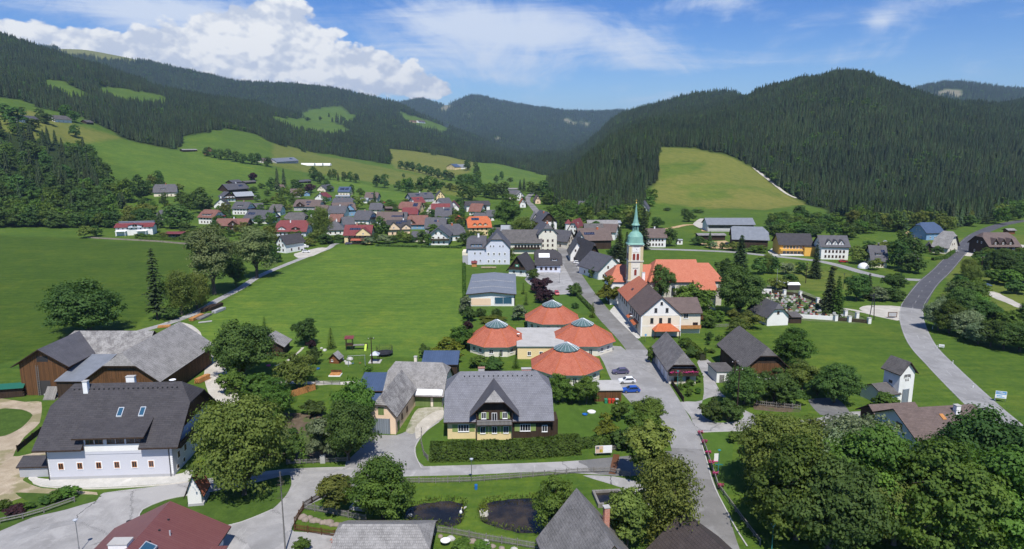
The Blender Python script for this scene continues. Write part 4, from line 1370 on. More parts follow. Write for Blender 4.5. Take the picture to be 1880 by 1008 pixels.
for xq in(-0.25,0.25):
 m_.bar((xq,-0.35,0),(xq,-0.08,7.4),0.05,'wood_grey')
for i in range(16):
 m_.bar((-0.25,-0.34+0.016*i,0.4+i*0.43),(0.25,-0.34+0.016*i,0.4+i*0.43),0.035,'wood_grey')
m_.build('ladder',b1.root,(4.1,0,0))
MB().box(-1.3,1.3,-0.03,0.02,0,1.3,'net_black').build('hatch',b1.root,(5.5,0,8.2))
MB().box(-1.5,1.5,-0.05,0.02,0,3.6,'frame_dark').build('door',b1.root,(5.2,0,0))
tag(MB().box(-1.4,1.4,-2.4,0,-0.1,0.1,'wood_grey').slab([[(-1.3,-2.2,0.2),(1.3,-2.2,0.2),(1.3,-0.3,2.6),(-1.3,-0.3,2.6)]],0.12,'wood_grey','wood_grey').build('ramp',None,(-107.0,151.3,0)),'pale wooden ramp leaning against the plank barn gable','ramp')
b2=House('barn','old barn wing with mottled lichen-grey shingles lying across the end of the plank barn',pos=((-113.0,161.0),0.0,21.5),depth=12.5,h=6.6,rh=4.9,k=(0.45,0),over=0.7,overg=0.6,wall='wood_dark',roof='shingle_old',cat='barn')
b3=House('barn','big barn with a light grey shingle roof and half hip behind the white farmhouse',pos=((-97.0,148.2),0.0,16.2),depth=27.5,h=5.6,rh=5.9,ridge='y',k=(0.41,0.0),over=0.9,overg=0.9,wall='wood_brown',roof='shingle_grey',hs=0.4,cat='barn')
MB().box(-3.2,3.2,-0.05,0.0,0,0.25,'net_black').build('hay_gap',b3.root,(8.1,0,7.6))
ts=b3
xq0=11.2
lean('shed','dark flat-pitched lean-to roof between the plank barn and the big grey barn','shed',-104.0,-97.3,148.0,160.5,5.0,7.4,'sheet_steel','wood_dark',fill=True)
tag(MB().lathe(0,0,[(0.02,0),(0.6,0.15),(0.8,0.3)],'paint_white',14).bar((0,0,-2.4),(0,0,0),0.05,'iron_dark').build('satellite_dish',None,(-75.6,141.5,2.4)),'white satellite dish on a post beside the big grey barn','dish')
s1=House('barn','grey shingled barn with hipped end and flower balcony right beside the main street',pos=((38.6,159.6),0.0,6.6),depth=18.5,h=4.4,rh=3.7,ridge='y',k=(0.62,0),over=0.75,overg=0.8,wall='old_plaster',roof='shingle_mid',gable='wood_dark',hs=0.5,cat='barn')
s1.balcony('F',-0.04,1.04,2.7,1.2,'wood_dark',0.9,'petal_pink')
s1.wins('F',[0.25,0.7],0.7,0.9,1.2,'frame_brown')
s1.wins('F',[0.3,0.7],3.1,0.8,1.0,'frame_brown')
MB().box(-0.05,6.7,-0.05,0.0,2.6,4.2,'wood_dark').build('boarding',s1.root)
for i in range(3):
 MB().box(-0.06,0.0,2+i*4.2,4.6+i*4.2,0.1,3.0,'plaster_white').build('garage_door',s1.root)
s2=House('barn','big dark wooden barn with grey shingle roof standing between fruit trees',pos=((56.8,157.5),0.02,9.6),depth=19.5,h=5.6,rh=4.5,ridge='y',k=(0.36,0.2),over=0.9,overg=0.9,wall='wood_dark',roof='shingle_dark',gable='wood_dark',hs=0.5,cat='barn')
MB().box(1.0,8.6,-0.06,0.02,0.2,2.6,'plaster_white').build('white_wall',s2.root)
MB().box(0.4,9.2,-0.08,0.02,3.0,6.0,'wood_brown').build('barn_door',s2.root)
w1=House('shed','small white flat-roofed store at the corner of the big dark barn',pos=((50.6,160.6),0.05,4.4),depth=6.5,h=2.8,rh=0,wall='plaster_white',roof='shingle_dark',over=0.25,flat=True,cat='shed')
w1.door('F',0.3,1.0,2.0,'wood_grey')
tw=House('transformer_tower','white gabled transformer tower with black emblem and grey steel door on the meadow',pos=((87.6,146.6),0.30,4.2),depth=4.4,h=7.6,rh=2.3,ridge='y',k=(0,0),over=0.5,overg=0.6,wall='plaster_white',roof='shingle_dark',cat='tower')
tw.door('F',0.5,1.7,3.2,'door_grey',0.1)
m_=MB()
m_.box(-0.75,0.75,-0.05,0.01,1.05,1.2,'frame_dark')
for i,xq in enumerate((-0.62,-0.22,0.22,0.62)):
 m_.box(xq-0.13,xq+0.13,-0.045,0.01,0.55,1.0,'frame_dark')
m_.box(-0.95,-0.85,-0.04,0.01,0.2,1.1,'frame_dark').box(0.85,0.95,-0.04,0.01,0.2,1.1,'frame_dark')
for xq in(-0.4,0.0,0.4):
 m_.box(xq-0.12,xq+0.02,-0.04,0.01,-0.35,0.25,'frame_dark')
 m_.box(xq+0.02,xq+0.14,-0.04,0.01,-0.35,-0.22,'frame_dark')
m_.build('emblem',tw.root,(tw.L/2,0,5.6))
MB().box(-0.5,0.5,-0.03,0.02,0,0.7,'frame_dark').build('hatch',tw.root,(0,2.4,4.2),-math.pi/2)
t2=House('annex','',pos=((83.6,145.4),0.30,4.4),depth=6.5,h=2.7,rh=1.5,k=(0,0),over=0.4,overg=0.4,wall='plaster_white',roof='shingle_dark',roofname='annex_roof')
absorb(tw,t2)
tw.root['label']='white gabled transformer tower with black emblem and low annex on the meadow'
r1=House('house','pale blue-shaded house with brown tile roof and white chimney behind the big trees',pos=((74.6,117.2),0.14,15.5),depth=12.0,h=5.3,rh=3.1,k=(0,0),over=0.8,overg=0.9,wall='plaster_pale',roof='tile_brown',cat='house')  # bluish plaster carries the blue shade on the gable wall
r1.wins('L',[0.42],4.7,1.6,1.2,'frame_brown')
r1.wins('L',[0.3,0.8],1.4,1.3,1.2,'frame_brown')
r1.chimney(0.72,0.36,1.5,0.9,0.9,'band_white')
r1.balcony('L',0.0,0.35,2.9,1.0,'wood_dark')
r1.onroof(0.5,0.3,0.8,1.3,'wood_orange','hatch',0.15)
r2=House('garage','brown-roofed double garage with a carport tucked behind the pale blue-shaded house',pos=((75.2,130.6),0.14,9.0),depth=6.5,h=2.9,rh=2.1,ridge='x',k=(0,0),over=0.7,overg=0.8,wall='wood_dark',roof='tile_brown',cat='garage')
q1=House('house','house under a wine-brown sheet metal roof with open skylights, cut by the lower edge',pos=((-57.0,73.5),0.03,15.0),depth=17.2,h=3.0,rh=3.7,ridge='y',k=(0,0),over=1.0,overg=0.8,wall='plaster_white',roof='sheet_maroon',cat='house')
o=q1.onroof(0.64,0.40,2.0,1.4,'glass_blue','skylight',0.5,0.1,'zinc')
q1.chimney(0.40,0.42,1.0,2.4,1.6,'band_white')
for i in range(5):
 put(vent,'roof_vent',q1.root,(9.0,3.2+i*2.7,q1.zr(9.0,0)+0.0))
MB().cyl(0,0,-0.1,0.7,0.1,0.1,'zinc').build('vent_pipe',q1.root,(10.4,11.3,q1.zr(10.4,0)))
MB().box(15.2,17.6,6.0,12.5,2.6,2.8,'sheet_maroon').bar((17.4,6.3,0),(17.4,6.3,2.6),0.08,'wood_dark').bar((17.4,12.2,0),(17.4,12.2,2.6),0.08,'wood_dark').build('canopy',q1.root)
q2=House('pavilion','pavilion under a pale grey shingle roof beside the ponds at the lower edge',pos=((-24.2,82.0),0.0,12.4),depth=11.5,h=2.5,rh=2.9,k=(0.25,0.55),over=0.7,overg=0.6,wall='wood_brown',roof='shingle_grey',cat='pavilion',hs=0.6)
q3=House('house','steep dark grey gabled roof with a tall red brick chimney at the lower edge',pos=((7.2,75.5),R(13),11.0),depth=14.0,h=2.7,rh=6.6,ridge='y',k=(0,0),over=0.6,overg=0.4,wall='plaster_cream',roof='shingle_mid',cat='house')
q3.chimney(0.76,0.70,2.6,0.75,0.75,'brick_red','concrete')
q4=House('house','brown diamond-plate roof beside the main street at the lower edge',pos=((22.0,77.0),R(18),11.0),depth=9.5,h=2.6,rh=4.6,ridge='y',k=(0,0),over=0.6,overg=0.4,wall='plaster_white',roof='fibre_plates',cat='house')
# clinic of round pavilions
def rotunda(cx,cy,Rr,label):
 t_=thing('round_pavilion',label,'pavilion',(cx,cy,0),0,'red roofed round pavilions')
 n=8
 def ring(r,z,i):
  a=math.pi/n+2*math.pi*i/n+math.pi/2
  return(r*math.cos(a),r*math.sin(a),z)
 wr=Rr-0.9
 m_=MB().prism([ring(wr,0,i)[:2]for i in range(n)],-0.5,3.1,'plaster_ivory')
 m_.build('wall',t_)
 m_=MB()
 for i in range(n):
  a0,a1=i,i+1
  m_.face([ring(Rr,2.95,a0),ring(Rr,2.95,a1),ring(3.0,7.0,a1),ring(3.0,7.0,a0)],'tile_red')
  m_.face([ring(Rr,2.95,a0),ring(Rr,2.72,a0),ring(Rr,2.72,a1),ring(Rr,2.95,a1)],'copper_dark')
  m_.face([ring(Rr,2.72,a0),ring(wr-.3,2.72,a0),ring(wr-.3,2.72,a1),ring(Rr,2.72,a1)],'band_white')
 m_.face([ring(3.0,6.98,i)for i in range(n)],'tile_red')
 m_.build('roof',t_)
 for i in range(n):
  MB().bar(ring(Rr,3.0,i),ring(3.0,7.05,i),0.1,'tile_orange',4).build('hip_tiles',t_)
 m_=MB().lathe(0,0,[(3.25,6.95),(3.3,7.2),(0.25,8.75),(0.0,8.95)],'copper_dark',16)
 for i in range(16):
  a=2*math.pi*(i+0.5)/16
  m_.bar((3.3*math.cos(a),3.3*math.sin(a),7.23),(0.2*math.cos(a),0.2*math.sin(a),8.8),0.05,'zinc',4)
 m_.build('lantern',t_)
 for i in range(n):
  p0,p1=Vector(ring(wr,0,i)),Vector(ring(wr,0,i+1))
  d_=(p1-p0)
  ang=math.atan2(d_.y,d_.x)
  for kf,w_,h_,z_ in((0.28,1.2,1.2,0.9),(0.72,1.0,1.9,0.15)if i%2 else(0.7,1.2,1.2,0.9)):
   fm,gm,sm=window_mesh(w_,h_,'frame_white',None,None,1)
   q=p0+d_*kf
   o=put(fm,'window' if h_<1.5 else 'glass_door',t_,(q.x,q.y,z_),ang)
   put(gm,'pane',o)
 return t_
u1=rotunda(13.85,166.4,9.65,'round red-roofed pavilion nearest the camera, beside the three parked cars')
u2=rotunda(-4.4,189.0,9.0,'leftmost round red-roofed pavilion, with a small white dish on its roof')
u3=rotunda(20.4,190.5,9.9,'round red-roofed pavilion with the tallest lantern, closest to the main street')
u4=rotunda(12.9,213.7,9.4,'rearmost round red-roofed pavilion, in front of the purple trees')
MB().lathe(0,0,[(0.02,0),(0.35,0.1),(0.45,0.2)],'paint_white',12).build('satellite_dish',u2,(6.2,-3.0,5.2))
cl=House('link_building','yellow flat-roofed link building between the four round pavilions',pos=((1.5,179.5),0.0,13.0),depth=19.0,h=3.5,rh=0,wall='plaster_yellow',roof='concrete',over=0.2,flat=True,cat='building')
MB().box(-0.25,13.25,-0.25,19.25,3.4,3.62,'copper_dark').build('roof_edge',cl.root)
cl.wins('F',[0.25,0.5],1.0,1.0,1.2,'frame_white')
cl.door('F',0.75,1.4,2.2,'wood_grey')
gs=House('store','low flat-roofed bin store with wooden front beside the nearest round pavilion',pos=((18.9,148.0),0.02,6.2),depth=6.0,h=2.7,rh=0,wall='wood_brown',roof='concrete',over=0.3,flat=True,cat='shed')
for i,mt in enumerate(('plastic_green','plastic_red','plastic_red','paint_silver')):
 tag(MB().box(-0.3,0.3,-0.35,0.35,0.08,0.95,mt).slab([[(-0.34,-0.4,0.98),(0.34,-0.4,0.98),(0.34,0.4,1.08),(-0.34,0.4,1.08)]],0.08,mt,mt).cyl(-0.22,0.38,0,0.18,0.09,0.09,'rubber',8).build('wheelie_bin',None,(21.4+i*0.85,147.0,0)),['green bin in front of the flat-roofed bin store','left red bin in front of the flat-roofed bin store','right red bin in front of the flat-roofed bin store','grey bin at the right end of the bin store row'][i],'bin','bins by the store')
# parish house on the street
ph=House('parish_house','cream gabled house with brown roof and orange-tiled rear end facing the main street',pos=((39.5,202.0),0.03,12.3),depth=19.0,h=7.0,rh=5.5,ridge='y',k=(0,0),over=0.5,overg=0.5,wall='plaster_cream',roof='tile_brown',gable='plaster_white',cat='house')
p2=House('rear','',pos=((38.9,221.0),0.03,12.3),depth=18.5,h=7.0,rh=5.7,ridge='y',k=(0,1),over=0.5,overg=0.05,wall='old_plaster',roof='tile_church',roofname='rear_roof')
p2.wins('L',row(4),4.2,1.0,1.5,'frame_brown')
p3_=House('wing','',pos=((48.5,205.4),0.03,10.2),depth=12.0,h=7.0,rh=3.2,k=(0,0),over=0.7,overg=0.5,wall='plaster_cream',roof='tile_brown',roofname='wing_roof')
p3_.wins('F',[0.55],4.8,1.5,1.6,'frame_white')
p3_.wins('F',[0.85],1.4+0.8,1.6,1.3,'frame_brown')
p3_.balcony('F',0.36,1.0,1.9,1.1,'wood_orange')
p3_.balcony('R',0.05,0.6,4.4,1.1,'wood_brown')
absorb(ph,p2);absorb(ph,p3_)
ph.wins('F',[0.27,0.49,0.71],4.2,0.95,1.6,'frame_dark')
ph.wins('F',[0.36,0.64],7.6,0.85,1.3,'frame_dark')
ph.wins('F',[0.5],9.9,0.7,0.9,'frame_dark')
ph.wins('L',row(5),4.2,0.95,1.6,'frame_dark')
ph.wins('L',row(4,0.25,0.95),1.0,0.95,1.6,'frame_dark')
MB().box(-0.03,12.33,-0.04,0.0,6.55,6.8,'band_white').box(-0.05,0.4,-0.05,0.0,0,7.0,'band_white').box(11.9,12.35,-0.05,0.0,0,7.0,'band_white').box(0.4,11.9,-0.035,0,3.2,3.4,'band_white').build('trim',ph.root)
m_=MB()
m_.slab([[(3.5,-3.3,2.4),(11.4,-3.3,2.4),(9.0,-0.02,4.1),(5.4,-0.02,4.1)],[(3.5,-3.3,2.4),(5.4,-0.02,4.1),(3.5,-0.02,2.4)],[(11.4,-3.3,2.4),(11.4,-0.02,2.4),(9.0,-0.02,4.1)]],0.15,'tile_orange','wood_dark')
for xq in(3.7,7.4,11.2):
 m_.box(xq-0.12,xq+0.12,-3.1,-2.86,0,2.3,'wood_dark')
m_.build('porch',ph.root)
for ya,yb_ in((3.0,9.0),(12.0,15.5)):
 MB().slab([[(-1.6,ya,2.7),(-0.02,ya,3.6),(-0.02,yb_,3.6),(-1.6,yb_,2.7)][::-1]],0.12,'tile_orange','wood_dark').build('awning',ph.root)
MB().cyl(0,0,0,0.12,0.55,0.55,'paint_white',16).build('round_sign',ph.root,(-0.9,9.8,4.0))
ph.chimney(0.62,1.72,2.6,1.0,1.0,'band_white')
ph.onroof(0.2,1.35,1.6,0.8,'frame_dark','roof_hatch',0.25)
# church
ch=House('church','church with red tiled roofs and an ochre tower under a green copper onion spire',pos=((50.0,241.0),0.0,18.5),depth=20.0,h=9.6,rh=6.2,k=(1,0),over=0.6,overg=0.3,wall='stone_pale',roof='tile_church',hs=0.42,cat='church')
c2=House('choir','',pos=((66.0,243.0),0.0,10.6),depth=16.0,h=9.5,rh=5.0,k=(0,1),over=0.6,overg=0.3,wall='stone_pale',roof='tile_church',hs=0.42,roofname='choir_roof')
c2.wins('R',[0.3,0.7],4.5,1.3,3.0,'frame_dark','band_white')
c3=House('sacristy','',pos=((65.5,235.6),0.0,6.8),depth=9.0,h=7.6,rh=2.6,k=(0,0),over=0.5,overg=0.4,wall='stone_pale',roof='tile_church',roofname='sacristy_roof')
c3.wins('F',[0.85],4.0,1.3,2.0,'frame_dark','band_white')
c4=House('west','',pos=((36.0,244.0),0.0,16.0),depth=15.0,h=9.0,rh=4.8,k=(0.9,0),over=0.5,overg=0.2,wall='plaster_white',roof='tile_church',hs=0.5,roofname='west_roof')
c4.wins('F',[0.12],4.0,1.0,1.6,'frame_dark')
for c_ in(c2,c3,c4):
 absorb(ch,c_)
ch.wins('F',[0.2,0.45,0.7],4.0,1.4,3.2,'frame_dark','band_white')
tx,ty,tw_=41.6-50.0,239.2-241.0,5.0
m_=MB().box(tx,tx+tw_,ty,ty+tw_,-0.5,23.0,'plaster_ivory')
tower=m_.build('tower',ch.root)
for cx_ in(0,1):
 for cy_ in(0,1):
  x0=tx-0.06 if cx_==0 else tx+tw_-0.9
  y0=ty-0.06 if cy_==0 else ty+tw_-0.9
  MB().box(x0,x0+0.96,y0,y0+0.96,-0.4,22.6,'quoin_ochre').build('corner_pilaster',tower)
for zz in(9.8,16.9,22.6):
 MB().box(tx-0.28,tx+tw_+0.28,ty-0.28,ty+tw_+0.28,zz,zz+0.38,'stone_pale').build('cornice',tower)
def arch_win(w_,h_,mat='shutter_red'):
 m_=MB()
 pts=[(-w_/2,0),(w_/2,0),(w_/2,h_-w_/2)]+[(w_/2*math.cos(a),h_-w_/2+w_/2*math.sin(a))for a in np.linspace(0.4,math.pi-0.4,5)]+[(-w_/2,h_-w_/2)]
 m_.face([(p[0],-0.10,p[1])for p in pts],mat)
 q=[(p[0]*1.25,p[1]*1.07-0.1)for p in pts]
 m_.face([(p[0],-0.06,p[1])for p in q],'band_white')
 for i in range(len(q)):
  j=(i+1)%len(q)
  m_.face([(q[i][0],-0.06,q[i][1]),(q[i][0],0.05,q[i][1]),(q[j][0],0.05,q[j][1]),(q[j][0],-0.06,q[j][1])],'band_white')
 return m_.mesh('sound_window')
aw,aw2=arch_win(0.95,2.4),arch_win(0.9,2.2)
for(lx,ly,rz)in((tx+tw_/2,ty,0),(tx+tw_,ty+tw_/2,math.pi/2),(tx,ty+tw_/2,-math.pi/2)):
 ca,sa=math.cos(rz),math.sin(rz)
 for dq in(-0.68,0.68):
  put(aw,'sound_window',tower,(lx+ca*dq,ly+sa*dq,17.5),rz)
 put(aw2,'arched_window',tower,(lx,ly,12.0),rz)
 ck=MB().box(-1.1,1.1,-0.1,0.02,0,1.75,'band_white').box(-1.0,1.0,-0.14,0.0,1.75,1.88,'frame_dark')
 for i in range(12):
  a=2*math.pi*i/12
  ck.box(0.62*math.sin(a)-0.05,0.62*math.sin(a)+0.05,-0.14,-0.1,0.85+0.62*math.cos(a)-0.05,0.85+0.62*math.cos(a)+0.05,'gold')
 ck.box(-0.04,0.04,-0.15,-0.1,0.85,1.35,'frame_dark').box(0.0,0.35,-0.155,-0.1,0.81,0.89,'frame_dark')
 ck.build('clock_face',tower,(lx,ly,20.4),rz)
 MB().box(-1.0,1.0,-0.14,0,0,0.3,'stone_pale').build('lintel',tower,(lx,ly,14.6),rz)
m_=MB().lathe(tx+tw_/2,ty+tw_/2,[(4.45,22.95),(4.5,23.1),(3.75,23.6),(3.3,24.6),(2.9,25.8),(2.1,26.9),(1.25,27.5),(1.1,27.75)],'copper_green',24)
for p in m_.f:
 pass
for i,(a,b_,c)in enumerate(m_.v):
 q=max(0.0,1-(c-22.95)/2.6)
 dx_,dy_=a-tx-tw_/2,b_-ty-tw_/2
 l=max(abs(dx_),abs(dy_))/(math.hypot(dx_,dy_)+1e-6)
 s_=(1-q)+q*(0.72/max(l,0.72))
 m_.v[i]=(tx+tw_/2+dx_*s_*0.93,ty+tw_/2+dy_*s_*0.93,c)
m_.build('dome',tower,smooth=True)
cx_,cy_=tx+tw_/2,ty+tw_/2
m_=MB().lathe(cx_,cy_,[(1.15,27.7),(1.15,28.0),(0.95,28.05)],'copper_green',8)
for i in range(8):
 a=2*math.pi*(i+0.5)/8
 m_.box(cx_+0.95*math.cos(a)-0.14,cx_+0.95*math.cos(a)+0.14,cy_+0.95*math.sin(a)-0.14,cy_+0.95*math.sin(a)+0.14,28.0,29.6,'copper_green')
m_.lathe(cx_,cy_,[(0.55,28.0),(0.55,29.6)],'net_black',8)
m_.lathe(cx_,cy_,[(1.25,29.55),(1.3,29.7),(1.2,29.8)],'copper_green',8)
m_.build('lantern',tower)
m_=MB().lathe(cx_,cy_,[(1.55,29.75),(1.05,30.5),(0.75,31.8),(0.32,35.2),(0.05,37.6)],'copper_green',8)
m_.lathe(cx_,cy_,[(0.0,37.4),(0.2,37.6),(0.0,37.85)],'gold',8)
m_.box(cx_-0.05,cx_+0.05,cy_-0.05,cy_+0.05,37.7,39.0,'gold').box(cx_-0.35,cx_+0.35,cy_-0.04,cy_+0.04,38.4,38.52,'gold')
m_.build('spire',tower)
# hall with the grey sheet roof
gy=House('sports_hall','low hall with a wide light grey sheet roof and big square window beside the field',(860,562),(944,562),37.0,4.7,0.8,ridge='y',k=(0,0),over=0.8,overg=0.9,wall='plaster_white',roof='sheet_steel',cat='hall',th=0.35)
MB().box(1.0,8.2,-0.06,0.02,0.3,2.9,'plaster_peach').box(8.2,9.7,-0.07,0.02,0.1,2.3,'band_white').build('wall_panel',gy.root)
o=put(window_mesh(6.4,2.7,'frame_white',None,None,1)[0],'window',gy.root,(gy.L*0.76,0,0.7))
MB().face([(-3.1,-0.02,0.1),(3.1,-0.02,0.1),(3.1,-0.02,2.6),(-3.1,-0.02,2.6)],'glass_blue').build('pane',o)
sguard=MB().box(-0.25,0.25,-0.15,0.15,0,0.15,'concrete').mesh('snow_guard')
for yq in(9.0,21.0):
 for i in range(18):
  xq=0.5+i*(gy.L-1)/17
  put(sguard,'snow_guard',gy.root,(xq,yq,gy.zr(xq,0)))
# white school block
sc=House('school','tall pale white block with a half-hipped dark gable and two rows of small windows',(888.4,485.6),(936,485.6),19.0,8.6,7.0,ridge='y',k=(0.42,0),over=0.4,overg=0.6,wall='plaster_pale',roof='tile_slate',cat='school',hs=0.7)
sc.wins('F',[0.18,0.39,0.60,0.81],0.9,0.85,1.4,'frame_white','band_white')
sc.wins('F',[0.18,0.39,0.60,0.81],4.6,0.85,1.3,'frame_white','band_white')
sc.wins('F',[0.26,0.38,0.62,0.74],8.6,0.65,0.9,'frame_white')
s2_=House('west_wing','',pos=((-21.6,329.0),0.0,8.2),depth=17.0,h=8.3,rh=5.0,k=(0.3,0),over=0.5,overg=0.8,wall='plaster_pale',roof='tile_slate',roofname='wing_roof')
s2_.wins('F',[0.42,0.75],1.4,0.85,1.2,'frame_white');s2_.wins('F',[0.42,0.75],5.0,0.85,1.2,'frame_white')
s2_.shed_dormer(1.6,6.8,0.9,1.3,'tile_slate','plaster_blue',3,0.8)
s2_.chimney(0.6,0.45,1.6,0.9,0.9)
absorb(sc,s2_)
MB().box(-10.5,-7.2,0.5,9.0,-0.5,4.4,'plaster_grey').box(-10.6,-7.2,0.4,9.1,4.4,6.2,'plaster_cream').build('side_extension',sc.root)
# the village further off
W_={'w':'plaster_white','c':'plaster_cream','y':'plaster_yellow','b':'plaster_blue','p':'plaster_peach','l':'plaster_pale','d':'wood_dark','n':'wood_brown','g':'plaster_grey','i':'plaster_ivory','a':'plaster_amber','t':'old_plaster','r':'wood_red'}
R_={'s':'tile_slate','k':'tile_dark','b':'tile_brown','r':'tile_brownred','w':'tile_wine','o':'tile_orange','g':'shingle_grey','h':'shingle_dark','m':'sheet_grey','e':'sheet_steel','u':'sheet_blue','q':'tile_red'}
def vh(label,A,B,depth,h,rh,ridge='x',k=(0,0),wall='w',roof='s',gable=None,fw=None,ch=None,solar=None,dorm=None,xg=None,bal=None,name='house',cat='house',over=0.8,pos=None,side='R',hs=0.7,lift=0.0):
 if A and name=='house' and A[1]>340:
  mx=(A[0]+B[0])/2
  A,B=(mx+(A[0]-mx)*1.06,A[1]),(mx+(B[0]-mx)*1.06,B[1])
  depth,h,rh=depth*1.15,h*1.08,rh*1.15
 o=House(name,label,A,B,depth,h,rh,ridge,k,over,over,W_[wall],R_[roof],W_[gable]if gable else None,cat=cat,pos=pos,hs=hs,lift=lift)
 L=o.L
 n=fw if fw is not None else max(2,int(L/3.2))
 fr='frame_white' if wall in 'dnbga' else 'frame_brown'
 rows=[1.0]+([3.6]if h>4.9 else[])+([6.2]if h>7.6 else[])
 if n:
  for z in rows:
   o.wins('F',row(n),z,0.95,1.25,fr)
  if ridge=='y' and rh>2.4:
   o.wins('F',[0.37,0.63],h+0.35,0.8,1.05,fr)
  for sd_ in('L','R'):
   o.wins(sd_,[0.3,0.7],1.0,0.95,1.25,fr)
   if ridge=='x' and rh>2.4 and k[0 if sd_=='L' else 1]<0.6:
    o.wins(sd_,[0.4,0.6],h+0.3,0.8,1.0,fr)
 for c in ch or():
  o.chimney(*c)
 for s_ in solar or():
  o.onroof(s_[0],s_[1],s_[2],s_[3],'solar','solar_panel',0.12,0.06)
 for d_ in dorm or():
  o.shed_dormer(d_[0]*L,d_[1]*L,d_[2],d_[3],R_[roof],W_[wall]if wall not in 'dn' else 'plaster_white',d_[4],0.75)
 for x_ in xg or():
  o.gable_dormer(x_[0]*L,x_[1],x_[2],h+x_[3],R_[roof],W_[x_[4]]if len(x_)>4 else W_[wall])
 for b_ in bal or():
  o.balcony(b_[0],b_[1],b_[2],b_[3],1.2,'wood_dark',0.95,b_[4]if len(b_)>4 else None)
 return o
C1=[(0.5,0.5,1.1)]
vh('dark grey half-hipped house standing alone below the hill meadow, orange chimney',(284,361),(323,361),11,4.6,5.6,k=(0.35,0.4),wall='c',ch=[(0.52,0.5,1.0,0.7,0.7,'tile_orange')],dorm=[(0.3,0.5,1.6,1.0,1)],fw=3)
a=vh('modern white twin house with low wine-red roofs and white pergolas at the field edge',(215,433),(279,431),9.5,5.2,1.6,wall='w',roof='w',gable='b',fw=0)
a.wins('F',row(8,0.02,0.98),3.9,1.1,0.9,'frame_white',bars=0)
MB().box(0.5,a.L-0.5,6.6,9.2,5.5,8.0,'plaster_white').box(0.2,a.L-0.2,6.2,9.5,8.0,8.3,'sheet_steel').build('roof_storey',a.root)
a.gable_dormer(a.L*0.54,8.0,-1.0,7.3,'tile_wine','plaster_pale',(3.0,1.6),0.5)
m_=MB()
for x0 in(0.6,12.8):
 for xq in(x0,x0+5.4):
  m_.box(xq,xq+0.25,-3.0,-2.75,-0.3,2.9,'paint_white')
 m_.box(x0-0.3,x0+6,-3.2,0,2.9,3.1,'paint_white')
m_.build('pergola',a.root)
lean('carport','wine-red roofed carport with a parked car beside the white twin house','carport',at(300,437).x,at(333,437).x,at(316,437).y,at(316,437).y+6,2.6,3.4,'tile_wine','wood_dark')
vh('brown-red half-hipped house with a white dormer band and flower balcony on its right gable',(366,411),(392,412),11.5,5.0,4.2,k=(0.3,0.3),wall='w',roof='r',dorm=[(0.2,0.75,1.2,1.2,3)],bal=[('R',0.1,0.9,4.4,'petal_red')])
vh('small white gabled house with dark roof and tall chimney under the big round trees',(394,382),(418,382),12,3.4,4.4,'y',wall='w',roof='k',ch=[(0.5,0.25,1.6,0.9,0.9)])
vh('house with a slate-blue roof almost hidden in trees above the wine-red carport',(291,404),(322,403),9,3.2,3.4,k=(0.5,0.5),wall='t',roof='s',fw=2,solar=[(0.7,0.25,5,2.2)])
vh('white slate-roofed house with half-hipped gable and brown balcony left of the village orchard',(428,394),(453,394),11,5.2,4.2,k=(0.2,0.32),dorm=[(0.3,0.62,1.7,0.9,2)],ch=[(0.55,0.5,1.0,0.7,0.7,'brick_red')],bal=[('R',0.05,0.95,4.0)])
vh('gable-fronted farmhouse with white ground floor and dark upper boards in front of the long barn',(411,370),(432,370),12,4.8,3.8,'y',wall='w',gable='d',bal=[('F',0.0,1.0,3.2)])
vh('dark barn with a long pale sheet roof joined behind the gable-fronted farmhouse',(434,368),(466,367),12,4.6,3.6,wall='d',roof='m',name='barn',cat='barn',fw=0)
vh('dark grey farm roof with solar panels and a red left end, highest of its cluster',(420,354),(456,352),11,4.0,4.6,k=(0,0.2),wall='d',roof='s',solar=[(0.72,0.25,6,2.4)],fw=0,ch=[(0.62,0.5,1.2)])
vh('small dark shed with white corner above the farm cluster',(427,339),(444,338),8,3.0,2.4,wall='d',roof='s',fw=0,name='shed',cat='shed')
vh('long low open hut at the edge of the hill meadow',(450,338),(470,337),6,2.6,1.3,wall='d',roof='h',fw=0,name='hut',cat='hut')
vh('slate-roofed house with solar panels and bright gable terrace in the left village',(450,409),(491,411),12,3.8,4.6,k=(0,0),wall='w',roof='s',gable='l',solar=[(0.2,0.25,6.4,2.2)],bal=[('R',0.1,0.9,3.4)])
vh('brick-red roofed house with a small timber cross gable behind the light green trees',(397,425),(450,425),11,4.0,3.4,wall='n',roof='r',xg=[(0.6,6.5,-0.6,3.2,'d')],ch=[(0.52,0.5,1.0)])
vh('grey-brown hipped roof between village trees, dark gable niches left and right',(523,412),(556,412),11,3.0,4.4,k=(0.5,0.5),wall='d',roof='h')
vh('large wine-red hipped roof with white chimney beside the white van',(508,434),(560,434),13,3.4,5.2,k=(0.3,0.4),wall='l',roof='w',ch=[(0.42,0.4,1.3)],xg=[(0.2,4.5,0.6,2.6,'w'),(0.66,5,0.6,2.4,'d')])
vh('narrow white house with dark blue-grey roof beside the white gravel car park',(509,463),(525,465),11,5.2,3.4,'y',wall='w',roof='k')
vh('brown roofed double house with dark arched gables and skylights in the middle of the village',(541,387),(584,387),12,4.0,4.4,k=(0.2,0.3),wall='g',roof='b',xg=[(0.28,7,-0.8,3.4,'d')],solar=[(0.52,0.3,4.5,1.6),(0.55,0.12,2.5,1.5)])
vh('white house with glazed gable and bright red roof slope',(579,371),(597,371),13,4.4,3.6,'y',wall='w',roof='w',ch=[(0.5,0.05,0.6)])
vh('small white house with brown roof under the tall dark trees',(511,349),(522,349),8,3.0,2.8,wall='w',roof='b',fw=2)
vh('long low dark cabin with white end above the village',(550,336),(571,336),7,3.0,1.8,wall='d',roof='s',fw=2,name='cabin',cat='cabin')
